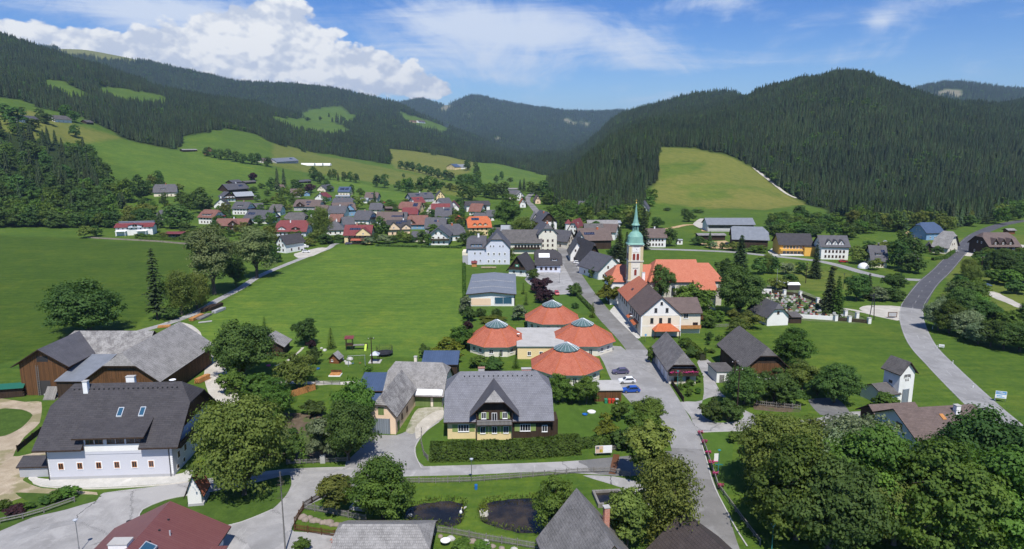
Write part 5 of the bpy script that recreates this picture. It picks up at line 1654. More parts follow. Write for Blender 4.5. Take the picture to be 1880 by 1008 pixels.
vh('small blue shed with grey roof beside the purple tree',(558,360),(569,360),6,3.2,1.6,'y',wall='b',roof='m',fw=1,name='shed',cat='shed')
vh('cream house with its whole roof covered in dark blue solar panels',(622,359),(641,359),9.5,4.4,4.0,wall='c',roof='u',solar=[(0.3,0.25,5,3.4),(0.72,0.25,4.2,3.4)])
vh('white flat carport building in front of the solar-roofed house',(617,365),(641,365),5,2.8,0.9,wall='w',roof='m',fw=3,name='carport',cat='carport')
vh('wide slate roof with little brick chimney below the white flat carport',(612,379),(645,379),11,3.2,3.6,k=(0.25,0.5),wall='g',roof='s',ch=[(0.42,0.45,0.8,0.6,0.6,'brick_red')])
vh('brown roof with skylights and a blue half-timbered gable behind the slate white house',(615,398),(652,396),12,5.0,4.6,k=(0.1,0.25),wall='b',roof='b',xg=[(0.72,7,-0.8,4.0,'b')],solar=[(0.86,0.3,2.0,1.4)])
vh('white house with plain slate roof and red balcony below, left of the village centre',(604,403),(632,403),11,5.0,4.2,k=(0,0.2),ch=[(0.6,0.5,0.9)],bal=[('F',0.4,0.95,2.2,'petal_red')])
vh('long low slate house whose half-hipped white gable faces right',(650,412),(676,413),13,3.8,5.0,k=(0.15,0.35),gable='w',ch=[(0.5,0.48,0.8,0.6,0.6,'brick_red')],bal=[('R',0.2,0.8,4.0)])
vh('cream house with half-hipped blue-grey roof beside the village lawn',(680,395),(700,395),11,4.6,4.0,k=(0.15,0.4),wall='c',gable='d')
vh('brownish slate house at the edge of the bright green slope, with solar collector',(671,371),(692,371),10,4.2,4.0,k=(0,0.3),wall='g',roof='b',solar=[(0.55,0.35,3,1.3)])
vh('square white bungalow with a pyramid slate roof and white chimney',(600,432),(632,431),11.5,3.6,4.4,k=(1,1),hs=0.85,ch=[(0.58,0.45,1.4)])
a=vh('wine-red roofed house with yellow cross gable, solar panels and a red canopy by the field',(634,447),(679,447),11,5.0,4.4,wall='y',roof='w',solar=[(0.38,0.28,6.5,1.6)],ch=[(0.42,0.5,1.2,0.8,0.8,'brick_red')],xg=[(0.75,8.5,-1.6,4.1,'y')],bal=[('F',0.15,0.95,2.9)])
MB().slab([[(4.5,-5.0,2.4),(13.0,-5.0,2.4),(13.0,-0.6,3.2),(4.5,-0.6,3.2)]],0.15,'tile_red','wood_dark').box(4.7,4.9,-4.8,-4.6,-0.2,2.3,'wood_dark').box(12.6,12.8,-4.8,-4.6,-0.2,2.3,'wood_dark').box(4.9,12.6,-4.0,-3.8,0.0,1.0,'wood_dark').build('canopy',a.root)
vh('peach house with dark blue-grey roof and carved wooden gable beside the field',(714,433),(752,432),11,4.2,4.4,k=(0,0),wall='p',roof='k',xg=[(0.26,7.5,-1.2,4.2,'p'),(0.82,5.5,-0.8,2.9,'p')],solar=[(0.5,0.33,3.5,1.7),(0.75,0.4,3.5,1.4)],ch=[(0.72,0.5,0.9)])
vh('long brown roof with a row of solar panels behind the peach house',(693,414),(735,414),12,4.2,4.2,k=(0,0.15),wall='l',roof='b',solar=[(0.82,0.2,8,1.4)],fw=2)
vh('grey-brown roof directly above the peach house',(706,423),(738,422),10,4.0,3.6,k=(0,0),wall='g',roof='b',fw=0)
vh('yellow house with brick-red roof and one big solar collector left of the village lane',(733,391),(768,392),11,4.0,4.2,k=(0.3,0.1),wall='y',roof='r',solar=[(0.78,0.26,4.2,4.0)],ch=[(0.6,0.5,1.0)])
vh('wine-red house on the upper left of the village lane',(763,383),(780,382),11,5.0,3.8,wall='w',roof='w',solar=[(0.5,0.3,2.6,1.0)])
vh('dark grey house row with solar panels at the top end of the village lane',(757,372),(796,370),11,4.0,4.0,k=(0,0.15),wall='g',roof='s',solar=[(0.35,0.3,4,2.0),(0.72,0.35,3.2,1.6)],ch=[(0.5,0.5,1.1)])
vh('dark red half-hipped house with a blue right gable beside the village lane',(740,402),(765,402),12,3.8,3.8,k=(0.1,0.45),wall='b',roof='w',gable='b')
vh('cream gabled house with a wide garage mouth closing the end of the village lane',(802,369),(816,369),12,5.0,4.0,'y',wall='y',roof='s')
vh('slate house with solar collector right of the village lane',(801,407),(827,407),13,4.2,5.0,k=(0.15,0.1),wall='w',roof='s',solar=[(0.72,0.36,4.2,1.6)],ch=[(0.5,0.45,0.6)])
vh('wine-red roof behind the slate house right of the village lane',(794,395),(824,395),10,4.4,3.8,wall='p',roof='w',fw=2)
vh('maroon gabled house with slate neighbours at the right end of the lane',(824,389),(842,389),11,4.0,4.2,'y',wall='w',roof='w')
vh('grey-blue roof between the maroon gable and the lane',(812,392),(832,391),9,4.6,3.0,wall='l',roof='s',fw=2)
vh('long white house with dark roof and balcony at the meadow edge',(858,389),(898,388),10,5.4,2.6,wall='w',roof='k',bal=[('F',0.62,0.85,3.0)])
vh('house with faded brick-red half-hip roof in front of the long white house',(862,395),(881,396),10,3.6,4.8,k=(0.15,0.15),wall='w',roof='r')
vh('big brick-red roof in two slopes behind the peach house',(750,421),(782,421),12,3.6,4.6,k=(0.2,0.1),wall='b',roof='r',xg=[(0.2,5,0.0,3.0,'d')])
vh('dark slate roof with white dish and red chimney behind the white balcony house',(782,429),(816,429),12,4.0,5.0,k=(0.15,0.3),wall='g',roof='s',solar=[(0.55,0.32,3.2,1.6)],ch=[(0.62,0.3,0.9,0.8,0.8,'brick_red')])
vh('white house with broad dark gable and full-width flower balcony facing the field',(789,450),(822,450),14,5.6,3.7,'y',wall='w',roof='s',bal=[('F',0.12,1.06,3.0,'petal_white')],over=1.4)
vh('white house with slate half-hip roof and brick chimney next to the school',(822,443),(853,441),12,4.0,4.6,k=(0.1,0.4),wall='w',roof='s',ch=[(0.46,0.45,1.3,0.9,0.9,'tile_orange')])
vh('tiny wooden hut with an orange roof behind the village hedge',(834,408),(848,408),6,2.8,2.0,'y',wall='r',roof='o',fw=1,name='hut',cat='hut')
vh('low slate outbuilding left of the white balcony house',(758,444),(784,444),8,3.0,2.4,wall='t',roof='s',fw=2)
vh('yellow house with a bright orange mansard roof, three dormers and solar panels',(862,433),(900,432),13,5.4,5.2,k=(0.35,0.35),wall='y',roof='o',solar=[(0.34,0.36,5,2.2)],xg=[(0.28,2.2,0.7,2.3,'y'),(0.52,2.2,0.7,2.3,'y'),(0.76,2.2,0.7,2.3,'y')],fw=4)
vh('small slate house below the great round tree',(895,405),(907,405),8,3.6,3.4,wall='w',roof='s',fw=1)
vh('low grey flat building between the orange roof and the school',(903,432),(935,432),8,3.0,1.2,wall='g',roof='h',fw=0)
vh('pale green-roofed small white outbuilding behind the inn',(922,433),(940,433),8,3.4,2.4,'x',wall='w',roof='m',k=(0,0.6),fw=1)
vh('plain slate annex roof right behind the slate house with brown balcony',(466,389),(483,388),8,3.4,3.0,wall='g',roof='s',fw=0)
vh('small white house with a tall chimney left of the tall birch',(564,421),(576,421),8,4.4,3.0,'y',wall='w',roof='h',fw=1,ch=[(0.5,0.4,1.6)])
vh('white shed annex with grey roof left of the spruce and the brownish slate house',(661,373),(674,373),8,3.2,1.6,wall='w',roof='m',fw=0,name='shed',cat='shed')
vh('low brown pergola shed with white front between the slope and the yellow house',(706,388),(728,388),6,2.8,1.0,wall='d',roof='b',fw=0,name='shed',cat='shed')
vh('low slate roof just below the cream gabled house closing the lane',(812,379),(828,378),9,3.4,3.2,wall='w',roof='s',fw=2)
vh('brown half-hipped house between the tall birch and the slate house with red balcony',(578,398),(598,398),10,4.0,4.2,k=(0.3,0.3),wall='c',roof='b')
vh('slate house squeezed under the red-brown house, white front',(728,411),(745,411),9,3.8,3.6,k=(0.2,0.2),wall='w',roof='s')
vh('brick-red house behind the pyramid-roofed bungalow',(606,416),(626,416),9,3.8,3.8,wall='y',roof='r')
vh('grey house with slate roof left of the wide dark hedge and the long slate house',(632,421),(650,420),9,3.6,3.8,k=(0.2,0.3),wall='w',roof='s')
vh('dark brown house left of the grey-brown hipped roof',(496,396),(514,396),10,4.0,4.0,k=(0.3,0.3),wall='w',roof='h')
vh('white house with brown roof above the left orchard',(535,362),(552,362),9,4.0,3.8,wall='w',roof='b')
vh('slate house above the right end of the left orchard',(598,352),(613,351),9,4.0,3.6,wall='c',roof='s')
vh('white house with dark roof between the orange mansard and the long white house',(872,413),(890,413),9,3.8,3.8,k=(0.2,0.2),wall='w',roof='s')
inn=vh('long brown-roofed inn with an open wooden gallery joined to the tall cream house',(925,466),(991,466),14,6.0,5.0,wall='i',roof='h',fw=0,bal=[('F',0.28,0.98,2.8)])
inn.wins('F',row(8,0.3,0.97),3.0,1.2,1.9,'frame_dark')
vh('tall cream house with flower boxes at its nine windows, beside the main street',(989,465),(1022,464),15,11.0,5.0,'y',k=(0.45,0),wall='i',roof='s',fw=3,ch=[(0.5,0.12,1.2,0.8,0.8,'tile_orange')],name='inn',cat='inn')
vh('big white house with dark overhanging gable roof and two orange chimneys',(992,432),(1021,431),17,8.0,5.4,'y',k=(0.1,0.2),wall='w',roof='s',gable='d',ch=[(0.42,0.4,1.0,0.9,0.9,'tile_orange'),(0.8,0.55,1.0,0.9,0.9,'tile_orange')])
vh('pale gabled hall with light grey roof left of the big white dark-gabled house',(975,426),(991,426),16,7.0,4.4,'y',wall='i',roof='g',fw=2)
a=vh('maroon-roofed villa with a little corner turret among the trees',(1044,435),(1060,436),11,5.4,4.6,'y',k=(0.3,0),wall='w',roof='w',ch=[(0.8,0.3,1.0,0.7,0.7,'brick_red')],xg=None)
MB().cyl(-1.0,2.0,-1,8.4,2.0,2.0,'plaster_white',8).cyl(-1.0,2.0,8.4,11.2,2.5,0.0,'tile_wine',8).build('turret',a.root)
vh('slate-roofed street house with small dormers at the bend of the main street',(1041,457),(1054,454),13,4.6,4.4,'y',wall='t',roof='s')
vh('white gabled house second from the street bend on the right of the main street',(1058,463),(1077,463),13,4.6,4.6,'y',wall='w',roof='s')
vh('white gable-fronted house with slate roof where the two white cars are parked',(1048,480),(1071,480),13,4.4,4.8,'y',wall='w',roof='s')
vh('house with a big black roof, dark boarded gable and white ground floor',(1078,490),(1101,489),20,4.2,6.2,'y',k=(0.12,0),wall='w',roof='k',gable='d',over=1.3)
vh('tall white gabled house with slate roof next to the church, orange doorway',None,None,17,4.4,5.6,'y',wall='w',roof='s',ch=[(0.98,0.3,2.6,1.4,1.4)],pos=((37.6,291.0),R(24),13.0))
vh('long brown-roofed barn with blue solar strip behind the black-roofed house',(1066,458),(1122,457),15,5.6,5.6,k=(0,0.1),wall='d',roof='b',solar=[(0.32,0.25,6,1.8)],ch=[(0.62,0.45,1.2,1.0,1.0,'tile_orange')],fw=0,name='barn',cat='barn')
vh('grey-brown roof with little dormers behind the long brown barn',(1076,441),(1106,441),12,4.6,4.0,wall='t',roof='h',fw=2)
vh('white house with brown roof and white right gable behind the long barn',(1106,440),(1128,441),11,5.0,3.4,wall='w',roof='b')
vh('long low grey roof at the foot of the wooded spur',(1082,428),(1132,428),10,4.6,2.8,wall='t',roof='g',fw=4)
vh('white building with a flat top left of the church spire',(1126,424),(1138,424),8,5.2,1.0,wall='w',roof='m',fw=2)
vh('white house with brown roof and two rows of windows right of the church spire',(1188,454),(1221,454),11,5.6,3.6,wall='w',roof='b',ch=[(0.5,0.5,1.0)],fw=5)
a=vh('long new grey-roofed building with glazed front and white right gable on the slope',(1299,425),(1384,425),13,5.0,3.6,wall='w',roof='e',fw=0,name='hall',cat='hall')
a.wins('F',row(12,0.02,0.98),2.2,3.0,1.9,'frame_dark',bars=2)
MB().box(0.0,a.L*0.6,-0.3,-0.02,0.0,1.6,'concrete').build('retaining_wall',a.root)
vh('big dark timber barn with a wide grey sheet roof and two roof slits',(1345,455),(1409,457),19,5.4,6.0,k=(0.15,0.4),wall='d',roof='e',fw=0,name='barn',cat='barn')
vh('low long shed with flat grey roof below the new grey building',(1283,441),(1331,441),8,3.2,0.7,wall='d',roof='g',fw=0,name='shed',cat='shed')
vh('tiny white transformer hut on the grass beside the upper road',(1243,449),(1253,449),3,2.6,0.5,wall='w',roof='m',fw=1,name='hut',cat='hut',over=0.2)
a=vh('amber yellow terraced house with dark roof and balconies along the upper road',(1432,468),(1488,469),12,5.6,4.2,wall='a',roof='k',fw=0)
a.wins('F',row(7),0.6,1.5,1.6,'frame_white');a.wins('F',row(8),3.4,1.3,1.7,'frame_white')
MB().box(0.2,12.0,-1.6,-0.02,2.5,3.4,'plaster_amber').box(0.2,12,-2.2,-0.02,-0.6,0.5,'plaster_white').box(15.5,21.0,-1.5,-0.02,2.5,3.4,'plaster_amber').build('balcony',a.root)
MB().box(a.L-4.5,a.L+1.8,-2.6,-0.02,-0.5,5.0,'plaster_amber').box(a.L-4.8,a.L+2.0,-2.9,0.2,5.0,5.3,'tile_dark').build('bay',a.root)
vh('long white house with blue-grey roof and three white gabled dormers',(1508,476),(1555,477),11,6.6,4.0,wall='w',roof='s',xg=[(0.27,2.6,0.6,3.0,'w'),(0.5,2.6,0.6,3.0,'w'),(0.73,2.6,0.6,3.0,'w')],fw=6)
vh('slate-roofed house with cream right gable and skylight by the white dome tent',(1601,491),(1627,492),12,3.4,5.4,wall='c',roof='s',dorm=[(0.3,0.65,2.2,1.0,2)],solar=[(0.82,0.3,1.6,1.4)],ch=[(0.6,0.5,1.0,0.6,0.6,'tile_dark')])
vh('low timber shed with flat roof left of the slate house by the dome tent',(1580,474),(1596,474),8,2.8,0.8,wall='n',roof='h',fw=0,name='shed',cat='shed')
vh('blue house with a blue metal half-hip roof under the forest',(1701,441),(1730,440),12,4.6,4.6,k=(0.3,0.4),wall='b',roof='u')
vh('old house with a weathered grey shingle roof beside the blue house',(1712,464),(1738,467),13,3.8,6.6,k=(0.5,0.3),wall='i',roof='g',hs=0.6)
vh('small dark gabled shed with a bright roof strip left of the weathered grey roof',(1697,463),(1712,464),8,2.6,2.6,'y',wall='d',roof='h',fw=0,name='shed',cat='shed')
vh('slate shed roof with an orange gable behind the shrubs near the road junction',(1655,487),(1684,488),8,3.0,2.2,wall='n',roof='s',fw=0,name='shed',cat='shed')
vh('big brown-roofed timber inn with wrap-around balconies right of the main road',(1816,471),(1868,471),14,5.4,5.2,k=(0.35,0.35),wall='d',roof='b',bal=[('F',-0.03,1.03,2.9),('R',0,1,2.9)],xg=[(0.2,3,0.4,3.6,'d'),(0.45,3,0.4,3.6,'d'),(0.7,3,0.4,3.6,'d')])
vh('small kiosk with a flat bright blue roof among the roadside bushes',(1799,535),(1815,535),4,2.6,0.3,wall='d',roof='u',fw=0,name='kiosk',cat='kiosk')
vh('orange wooden hut with green fence at the right edge below the forest',(1851,430),(1863,430),5,2.8,0.8,wall='r',roof='g',fw=0,name='hut',cat='hut')
ww=vh('small white cottage with dark roof and espaliered front beside the cemetery',None,None,11.5,3.6,3.8,'y',k=(0.35,0.2),wall='w',roof='s',fw=0,pos=((82.8,214.2),0.16,7.4))
ww.wins('L',[0.25,0.6,0.85],1.0,0.8,1.1,'frame_brown');ww.wins('F',[0.5],3.9,0.8,0.9,'frame_brown')
lean('shed','little open woodshed behind the white cottage by the cemetery','shed',91.4,95.4,217.5,222.0,2.2,2.9,'shingle_dark','wood_dark',fill=True)
vh('white and blue hillside house with dark roof, left of the upper meadow farm',(31,224),(47,225),10,5.0,4.4,wall='w',roof='u',fw=3)
vh('dark barn beside the white and blue hillside house',(50,224),(71,225),10,4.4,3.6,wall='d',roof='s',fw=0,name='barn',cat='barn')
vh('hillside farm with grey roof and white walls under two round trees',(101,224),(132,226),13,4.8,5.0,k=(0,0.4),wall='w',roof='h',fw=3)
vh('small dark hut right of the hillside farm',(159,228),(172,229),8,3.4,3.0,wall='d',roof='h',fw=0,name='hut',cat='hut')
vh('dark red-brown timber farmhouse on the middle meadow below the forest',(374,284),(395,285),13,7.0,5.0,'y',wall='n',roof='r',fw=2)
vh('low sheds with pale roofs left of the timber farmhouse',(336,279),(362,278),7,3.0,1.2,wall='d',roof='g',fw=0,name='shed',cat='shed')
vh('long grey-roofed farm building on the meadow beside the white tunnels',(508,300),(548,300),15,5.0,5.0,wall='g',roof='e',fw=4,solar=[(0.78,0.3,10,3)])
vh('farmhouse with dark roof at the left end of the long grey farm building',(484,300),(500,300),10,4.0,4.0,wall='t',roof='b',fw=2)
vh('meadow farm with dark blue roof and cream gable under a big round tree',(820,311),(836,312),15,6.0,6.0,'y',wall='y',roof='u',fw=2)
vh('grey-roofed long barn attached to the meadow farm',(835,311),(854,310),15,5.5,5.0,wall='w',roof='e',fw=0,name='barn',cat='barn')
vh('white farmhouse high on the far ridge meadow',(769,226),(781,227),16,8.0,6.0,wall='w',roof='b',fw=2)
vh('pink farmhouse left of the white one on the far ridge meadow',(755,225),(765,226),14,6.0,5.0,wall='p',roof='r',fw=2)
vh('red-roofed farmhouse in the valley gap below the far mountains',(993,318),(1004,318),14,5.0,6.0,wall='t',roof='r',fw=2)
vh('white house in the valley gap below the far mountains',(1005,317),(1015,317),12,5.0,4.0,wall='w',roof='s',fw=2)
vh('grey-roofed house by the valley road, rear one of a pair',(934,366),(952,366),11,4.0,4.0,wall='t',roof='s',fw=2)
vh('pale-roofed house beside the valley road bend',(949,368),(962,368),11,4.6,3.6,'y',wall='w',roof='g',fw=2)
vh('white cottage with a little red roof before the valley road bend',(955,381),(965,381),9,3.8,3.4,'y',wall='w',roof='o',fw=1)
vh('peach cottage right of the valley road',(983,374),(992,374),9,3.6,3.6,'y',wall='p',roof='b',fw=1)
vh('farm shed with flat pale roof above the valley road',(934,352),(950,352),9,3.2,1.0,wall='i',roof='g',fw=0,name='shed',cat='shed')
vh('dark house half hidden in trees at the foot of the wooded spur',(1056,390),(1078,390),11,4.0,4.6,k=(0.4,0.4),wall='d',roof='s',fw=2)
vh('grey-roofed house with white gable below the quarry behind the spire',(1171,391),(1188,392),12,4.0,5.0,'y',wall='w',roof='s',fw=2)
# roads, yards, paths, water
def groundmat(name,c1,c2,scale=0.5,cracks=0.0,patch=None,rough=0.9,fine=9.0):
 m,t,b=pbr(name,rough,0.2)
 pos=t.new('ShaderNodeNewGeometry').outputs['Position']
 n=t.noise(pos,scale,6,0.65)
 n2=t.noise(pos,fine,3,0.7)
 c=t.mix(t.ss(n,0.3,0.72),c1,c2)
 c=t.mix(t.ss(n2,0.35,0.7,0,0.4),c,tuple(x*0.70 for x in c1))
 nw=t.noise(t.vm('ADD',pos,(17.0,3.0,0.0)),0.09,6,0.7,0.8)
 c=t.mix(t.ss(nw,0.48,0.66,0,0.55),c,tuple(x*0.76 for x in c1))
 c=t.mix(t.ss(t.noise(t.vm('MULTIPLY',pos,(1.0,0.25,1.0)),0.7,5,0.7),0.56,0.70,0,0.5),c,tuple(min(1,x*1.18)for x in c2))
 if patch:
  c=t.mix(t.ss(t.noise(t.vm('ADD',pos,(31,7,0)),0.10,5,0.6),0.52,0.58,0,0.7),c,patch)
 if cracks:
  vo=t.new('ShaderNodeTexVoronoi',feature='DISTANCE_TO_EDGE')
  t.put(vo.inputs['Vector'],t.vm('ADD',pos,t.vm('SCALE',t.xyz(n,n2,0.0),3.0)))
  vo.inputs['Scale'].default_value=0.085
  line=t.m('LESS_THAN',vo.outputs['Distance'],0.006)
  gate=t.m('GREATER_THAN',t.noise(pos,0.05,2),0.5)
  c=t.mix(t.m('MULTIPLY',t.m('MULTIPLY',line,gate),cracks),c,(0.05,0.05,0.055))
 t.put(b.inputs['Base Color'],c)
 bump(t,b,n2,0.3,0.03)
 return m
groundmat('asphalt_pale',(0.30,0.293,0.285),(0.41,0.40,0.39),0.25,0.75,(0.40,0.39,0.38))
groundmat('asphalt_street',(0.185,0.18,0.172),(0.235,0.228,0.22),0.2,0.3,(0.26,0.255,0.25))
groundmat('asphalt_dark',(0.085,0.085,0.098),(0.115,0.115,0.125),0.15)
groundmat('asphalt_grey',(0.275,0.27,0.265),(0.355,0.35,0.345),0.2,0.3)
groundmat('asphalt_old',(0.15,0.15,0.15),(0.20,0.198,0.195),0.4)
groundmat('paving',(0.50,0.49,0.45),(0.60,0.58,0.54),0.8)
groundmat('gravel',(0.45,0.42,0.36),(0.60,0.565,0.50),0.35,0,None,0.95,5.0)
groundmat('dirt',(0.36,0.29,0.20),(0.50,0.42,0.31),0.35,0,(0.20,0.19,0.08),0.95,4.0)
groundmat('sand_orange',(0.45,0.30,0.15),(0.56,0.42,0.25),0.4,0,None,0.95,4.0)
groundmat('gravel_grass',(0.30,0.29,0.20),(0.50,0.47,0.40),0.6,0,(0.09,0.14,0.03),0.95,3.0)
groundmat('churchyard',(0.075,0.12,0.03),(0.20,0.19,0.14),0.5,0,(0.08,0.13,0.02),0.95,3.0)
groundmat('lawn',(0.060,0.120,0.015),(0.085,0.155,0.022),0.5,0,None,0.95,3.0)
groundmat('lawn_dark',(0.045,0.088,0.012),(0.075,0.130,0.020),0.5,0,None,0.95,3.0)
groundmat('garden_soil',(0.10,0.075,0.05),(0.17,0.13,0.09),0.8,0,(0.06,0.11,0.02),0.95,3.0)
groundmat('line_worn',(0.36,0.36,0.355),(0.50,0.50,0.49),0.7)
groundmat('line_white',(0.70,0.70,0.68),(0.78,0.78,0.76),0.7)
m,t,b=pbr('water',0.06,0.5)
pos=t.new('ShaderNodeNewGeometry').outputs['Position']
t.put(b.inputs['Base Color'],t.mix(t.ss(t.noise(pos,0.22,4),0.4,0.7),(0.010,0.010,0.010),(0.055,0.040,0.022)))
bump(t,b,t.noise(pos,1.6,3),0.05,0.05)
def area(name,poly,mat,off,world=False):
 """flat sheet on the ground outlined by photo points"""
 P_=[Vector((p[0],p[1],0))for p in poly]if world else[at(*p)for p in poly]
 n=len(P_)
 pts=[]
 for i in range(n):
  p0,p1,p2,p3=P_[i-1],P_[i],P_[(i+1)%n],P_[(i+2)%n]
  for k in range(3):
   f_=k/3
   q=0.5*((2*p1)+(p2-p0)*f_+(2*p0-5*p1+4*p2-p3)*f_*f_+(3*p1-p0-3*p2+p3)*f_**3)
   l=p1.lerp(p2,f_)
   pts.append(l.lerp(q,0.6))
 bm=bmesh.new()
 vs=[bm.verts.new((p.x,p.y,off))for p in pts]
 es=[bm.edges.new((vs[i],vs[(i+1)%len(vs)]))for i in range(len(vs))]
 bmesh.ops.triangle_fill(bm,edges=es,use_beauty=True,normal=(0,0,1))
 far=max(p.y for p in pts)>430
 if far:
  bmesh.ops.subdivide_edges(bm,edges=bm.edges[:],cuts=6,use_grid_fill=True)
  for v in bm.verts:
   v.co.z=gz(v.co.x,v.co.y)+off
 me=bpy.data.meshes.new(name)
 bm.to_mesh(me);bm.free()
 me.materials.append(MATS[mat])
 return tag(link(bpy.data.objects.new(name,me)),kind='structure')
def spline(P_,step=2.0):
 out=[]
 n=len(P_)
 for i in range(n-1):
  p0,p1,p2,p3=P_[max(i-1,0)],P_[i],P_[i+1],P_[min(i+2,n-1)]
  k=max(2,int((p2-p1).length/step))
  for j in range(k):
   f_=j/k
   out.append(0.5*((2*p1)+(p2-p0)*f_+(2*p0-5*p1+4*p2-p3)*f_*f_+(3*p1-p0-3*p2+p3)*f_**3))
 out.append(P_[-1])
 return out
def ribbon(name,pts,width,mat,off,dash=None,shift=0.0,wob=0.0,kind='structure',h=None):
 C=spline([at(*p)if len(p)==2 else Vector((p[0],p[1],0))for p in pts])
 V,Fc=[],[]
 s_=0.0
 for i,c in enumerate(C):
  d=C[min(i+1,len(C)-1)]-C[max(i-1,0)]
  d.z=0
  d.normalize()
  nrm=Vector((-d.y,d.x,0))
  w=(width[0]+(width[1]-width[0])*i/(len(C)-1))if hasattr(width,'__len__')else width
  w*=1+wob*rnd.uniform(-1,1)
  for k in(-0.5,-0.17,0.17,0.5):
   q=c+nrm*(w*k+shift)
   V.append((q.x,q.y,(gz(q.x,q.y)if q.y>420 else 0)+off))
 for i in range(len(C)-1):
  s_+=(C[i+1]-C[i]).length
  if dash and(s_%(dash[0]+dash[1]))>dash[0]:
   continue
  for k in range(3):
   a=i*4+k
   Fc.append((a,a+1,a+5,a+4))
 me=npmesh(name,np.array(V),np.array(Fc),[MATS[mat]])
 return tag(link(bpy.data.objects.new(name,me)),kind=kind)
def kerb(pts,mat='concrete',w=0.18,h=0.13,name='kerb'):
 C=spline([at(*p)for p in pts],1.5)
 m_=MB()
 L_,R__=[],[]
 for i,c in enumerate(C):
  d=C[min(i+1,len(C)-1)]-C[max(i-1,0)]
  d.normalize()
  n_=Vector((-d.y,d.x,0))*w/2
  L_.append(c+n_);R__.append(c-n_)
 for i in range(len(C)-1):
  a,b_,c_,d_=L_[i],L_[i+1],R__[i+1],R__[i]
  m_.face([(a.x,a.y,h),(d_.x,d_.y,h),(c_.x,c_.y,h),(b_.x,b_.y,h)],mat)
  m_.face([(a.x,a.y,0),(a.x,a.y,h),(b_.x,b_.y,h),(b_.x,b_.y,0)],mat)
  m_.face([(d_.x,d_.y,0),(c_.x,c_.y,0),(c_.x,c_.y,h),(d_.x,d_.y,h)],mat)
 return tag(m_.build(name),kind='structure')
STREET=[(1345,1060),(1320,1008),(1303,950),(1284,900),(1266,842),(1252,792),(1228,745),(1199,694),(1163,635),(1114,583),(1086,548),(1066,520),(1048,490),(1036,468),(1031,452),(1022,436),(1008,418),(994,402),(985,388),(976,377),(968,369),(972,359),(985,350),(990,343)]
ribbon('road',STREET,6.0,'asphalt_street',0.040)
ribbon('road',[(1262,824),(1252,792),(1228,745),(1199,694),(1168,642)],6.2,'asphalt_grey',0.046)
ribbon('road',[(1900,835),(1850,785),(1797,738),(1733,676),(1692,631),(1674,587),(1676,560)],7.4,'asphalt_grey',0.030)
ribbon('road',[(1675,566),(1691,537),(1707,517),(1728,498),(1751,473),(1773,449),(1792,432),(1831,415),(1868,407),(1900,404)],7.6,'asphalt_dark',0.034)
ribbon('road_marking',[(1900,835),(1850,785),(1797,738),(1733,676),(1692,631),(1674,587),(1676,560)],0.13,'line_worn',0.036,(3,9))
ribbon('road_marking',[(1675,566),(1691,537),(1707,517),(1728,498),(1751,473),(1773,449),(1792,432)],0.13,'line_worn',0.040,(3,9))
for sh in(3.4,-3.4):
 ribbon('road_marking',[(1900,835),(1850,785),(1797,738),(1733,676),(1692,631),(1674,587),(1676,560),(1691,537),(1707,517),(1728,498),(1751,473),(1773,449),(1792,432)],0.11,'line_worn',0.0405,None,sh)
ribbon('road',[(1705,515),(1640,511),(1591,502),(1542,488),(1506,480),(1467,475),(1403,468.5),(1340,462.5),(1244,458.5),(1183,457),(1150,456)],5.4,'asphalt_grey',0.026)
ribbon('lane',[(628,441),(612,449),(600,457),(545,478),(480,505),(440,530),(400,551),(360,574),(310,593),(262,607),(200,628)],3.4,'asphalt_pale',0.026)
ribbon('lane',[(612,449),(640,441),(668,437)],3.6,'asphalt_grey',0.030)
ribbon('lane',[(781,404),(789,390),(797,377),(806,368)],(6.5,8.0),'gravel',0.05,None,0,0.1)
ribbon('path',[(1384,308),(1405,325),(1437,351),(1462,364)],5.0,'gravel',0.25,None,0,0.1)
ribbon('path',[(1180,422),(1225,420),(1262,413),(1285,415),(1296,425)],5.0,'sand_orange',0.15,None,0,0.2)
ribbon('path',[(1666,425),(1678,440),(1686,455)],4.0,'sand_orange',0.2,None,0,0.25)
ribbon('path',[(1500,572),(1540,566),(1580,572),(1612,580),(1650,588)],2.0,'gravel',0.02,None,0,0.15)
ribbon('path',[(500,700),(560,703),(620,704),(668,702)],2.2,'gravel',0.02,None,0,0.3)
ribbon('path',[(505,672),(525,664),(550,645),(556,638)],0.8,'gravel',0.02,None,0,0.2)
ribbon('path',[(1814,535),(1840,548),(1880,565),(1910,575)],5.0,'gravel',0.02,None,0,0.2)
ribbon('path',[(1810,440),(1790,455),(1775,470)],4.0,'gravel',0.02,None,0,0.2)
area('parking_lot',[(1840,446),(1880,450),(1900,470),(1860,462),(1810,442),(1830,438)],'gravel',0.05)
area('yard',[(-40,985),(0,972),(60,948),(120,934),(176,920),(190,905),(285,893),(345,884),(400,876),(526,861),(633,857),(786,856),(1000,849),(1070,845),(1155,837),(1235,830),(1245,860),(1225,870),(1130,873),(1000,866),(860,872),(738,875),(690,880),(640,901),(591,916),(557,934),(540,960),(540,976),(650,983),(650,1040),(200,1060),(-40,1060)],'asphalt_pale',0.012)
area('road_patch',[(1062,846),(1155,837),(1240,828),(1246,862),(1225,871),(1130,874),(1085,867),(1078,856)],'asphalt_old',0.018)
area('road_patch',[(20,985),(95,962),(170,948),(176,953),(100,970),(26,994)],'asphalt_grey',0.017)
area('road_patch',[(395,884),(520,868),(640,862),(780,859),(780,863),(640,867),(522,873),(398,889)],'asphalt_grey',0.017)
area('road_patch',[(455,985),(515,960),(530,985),(500,1010),(462,1010)],'asphalt_grey',0.017)
area('forecourt',[(633,858),(660,825),(677,799),(728,799),(757,786),(790,760),(811,752),(814,768),(790,785),(772,800),(763,822),(766,845),(774,859)],'asphalt_grey',0.018)
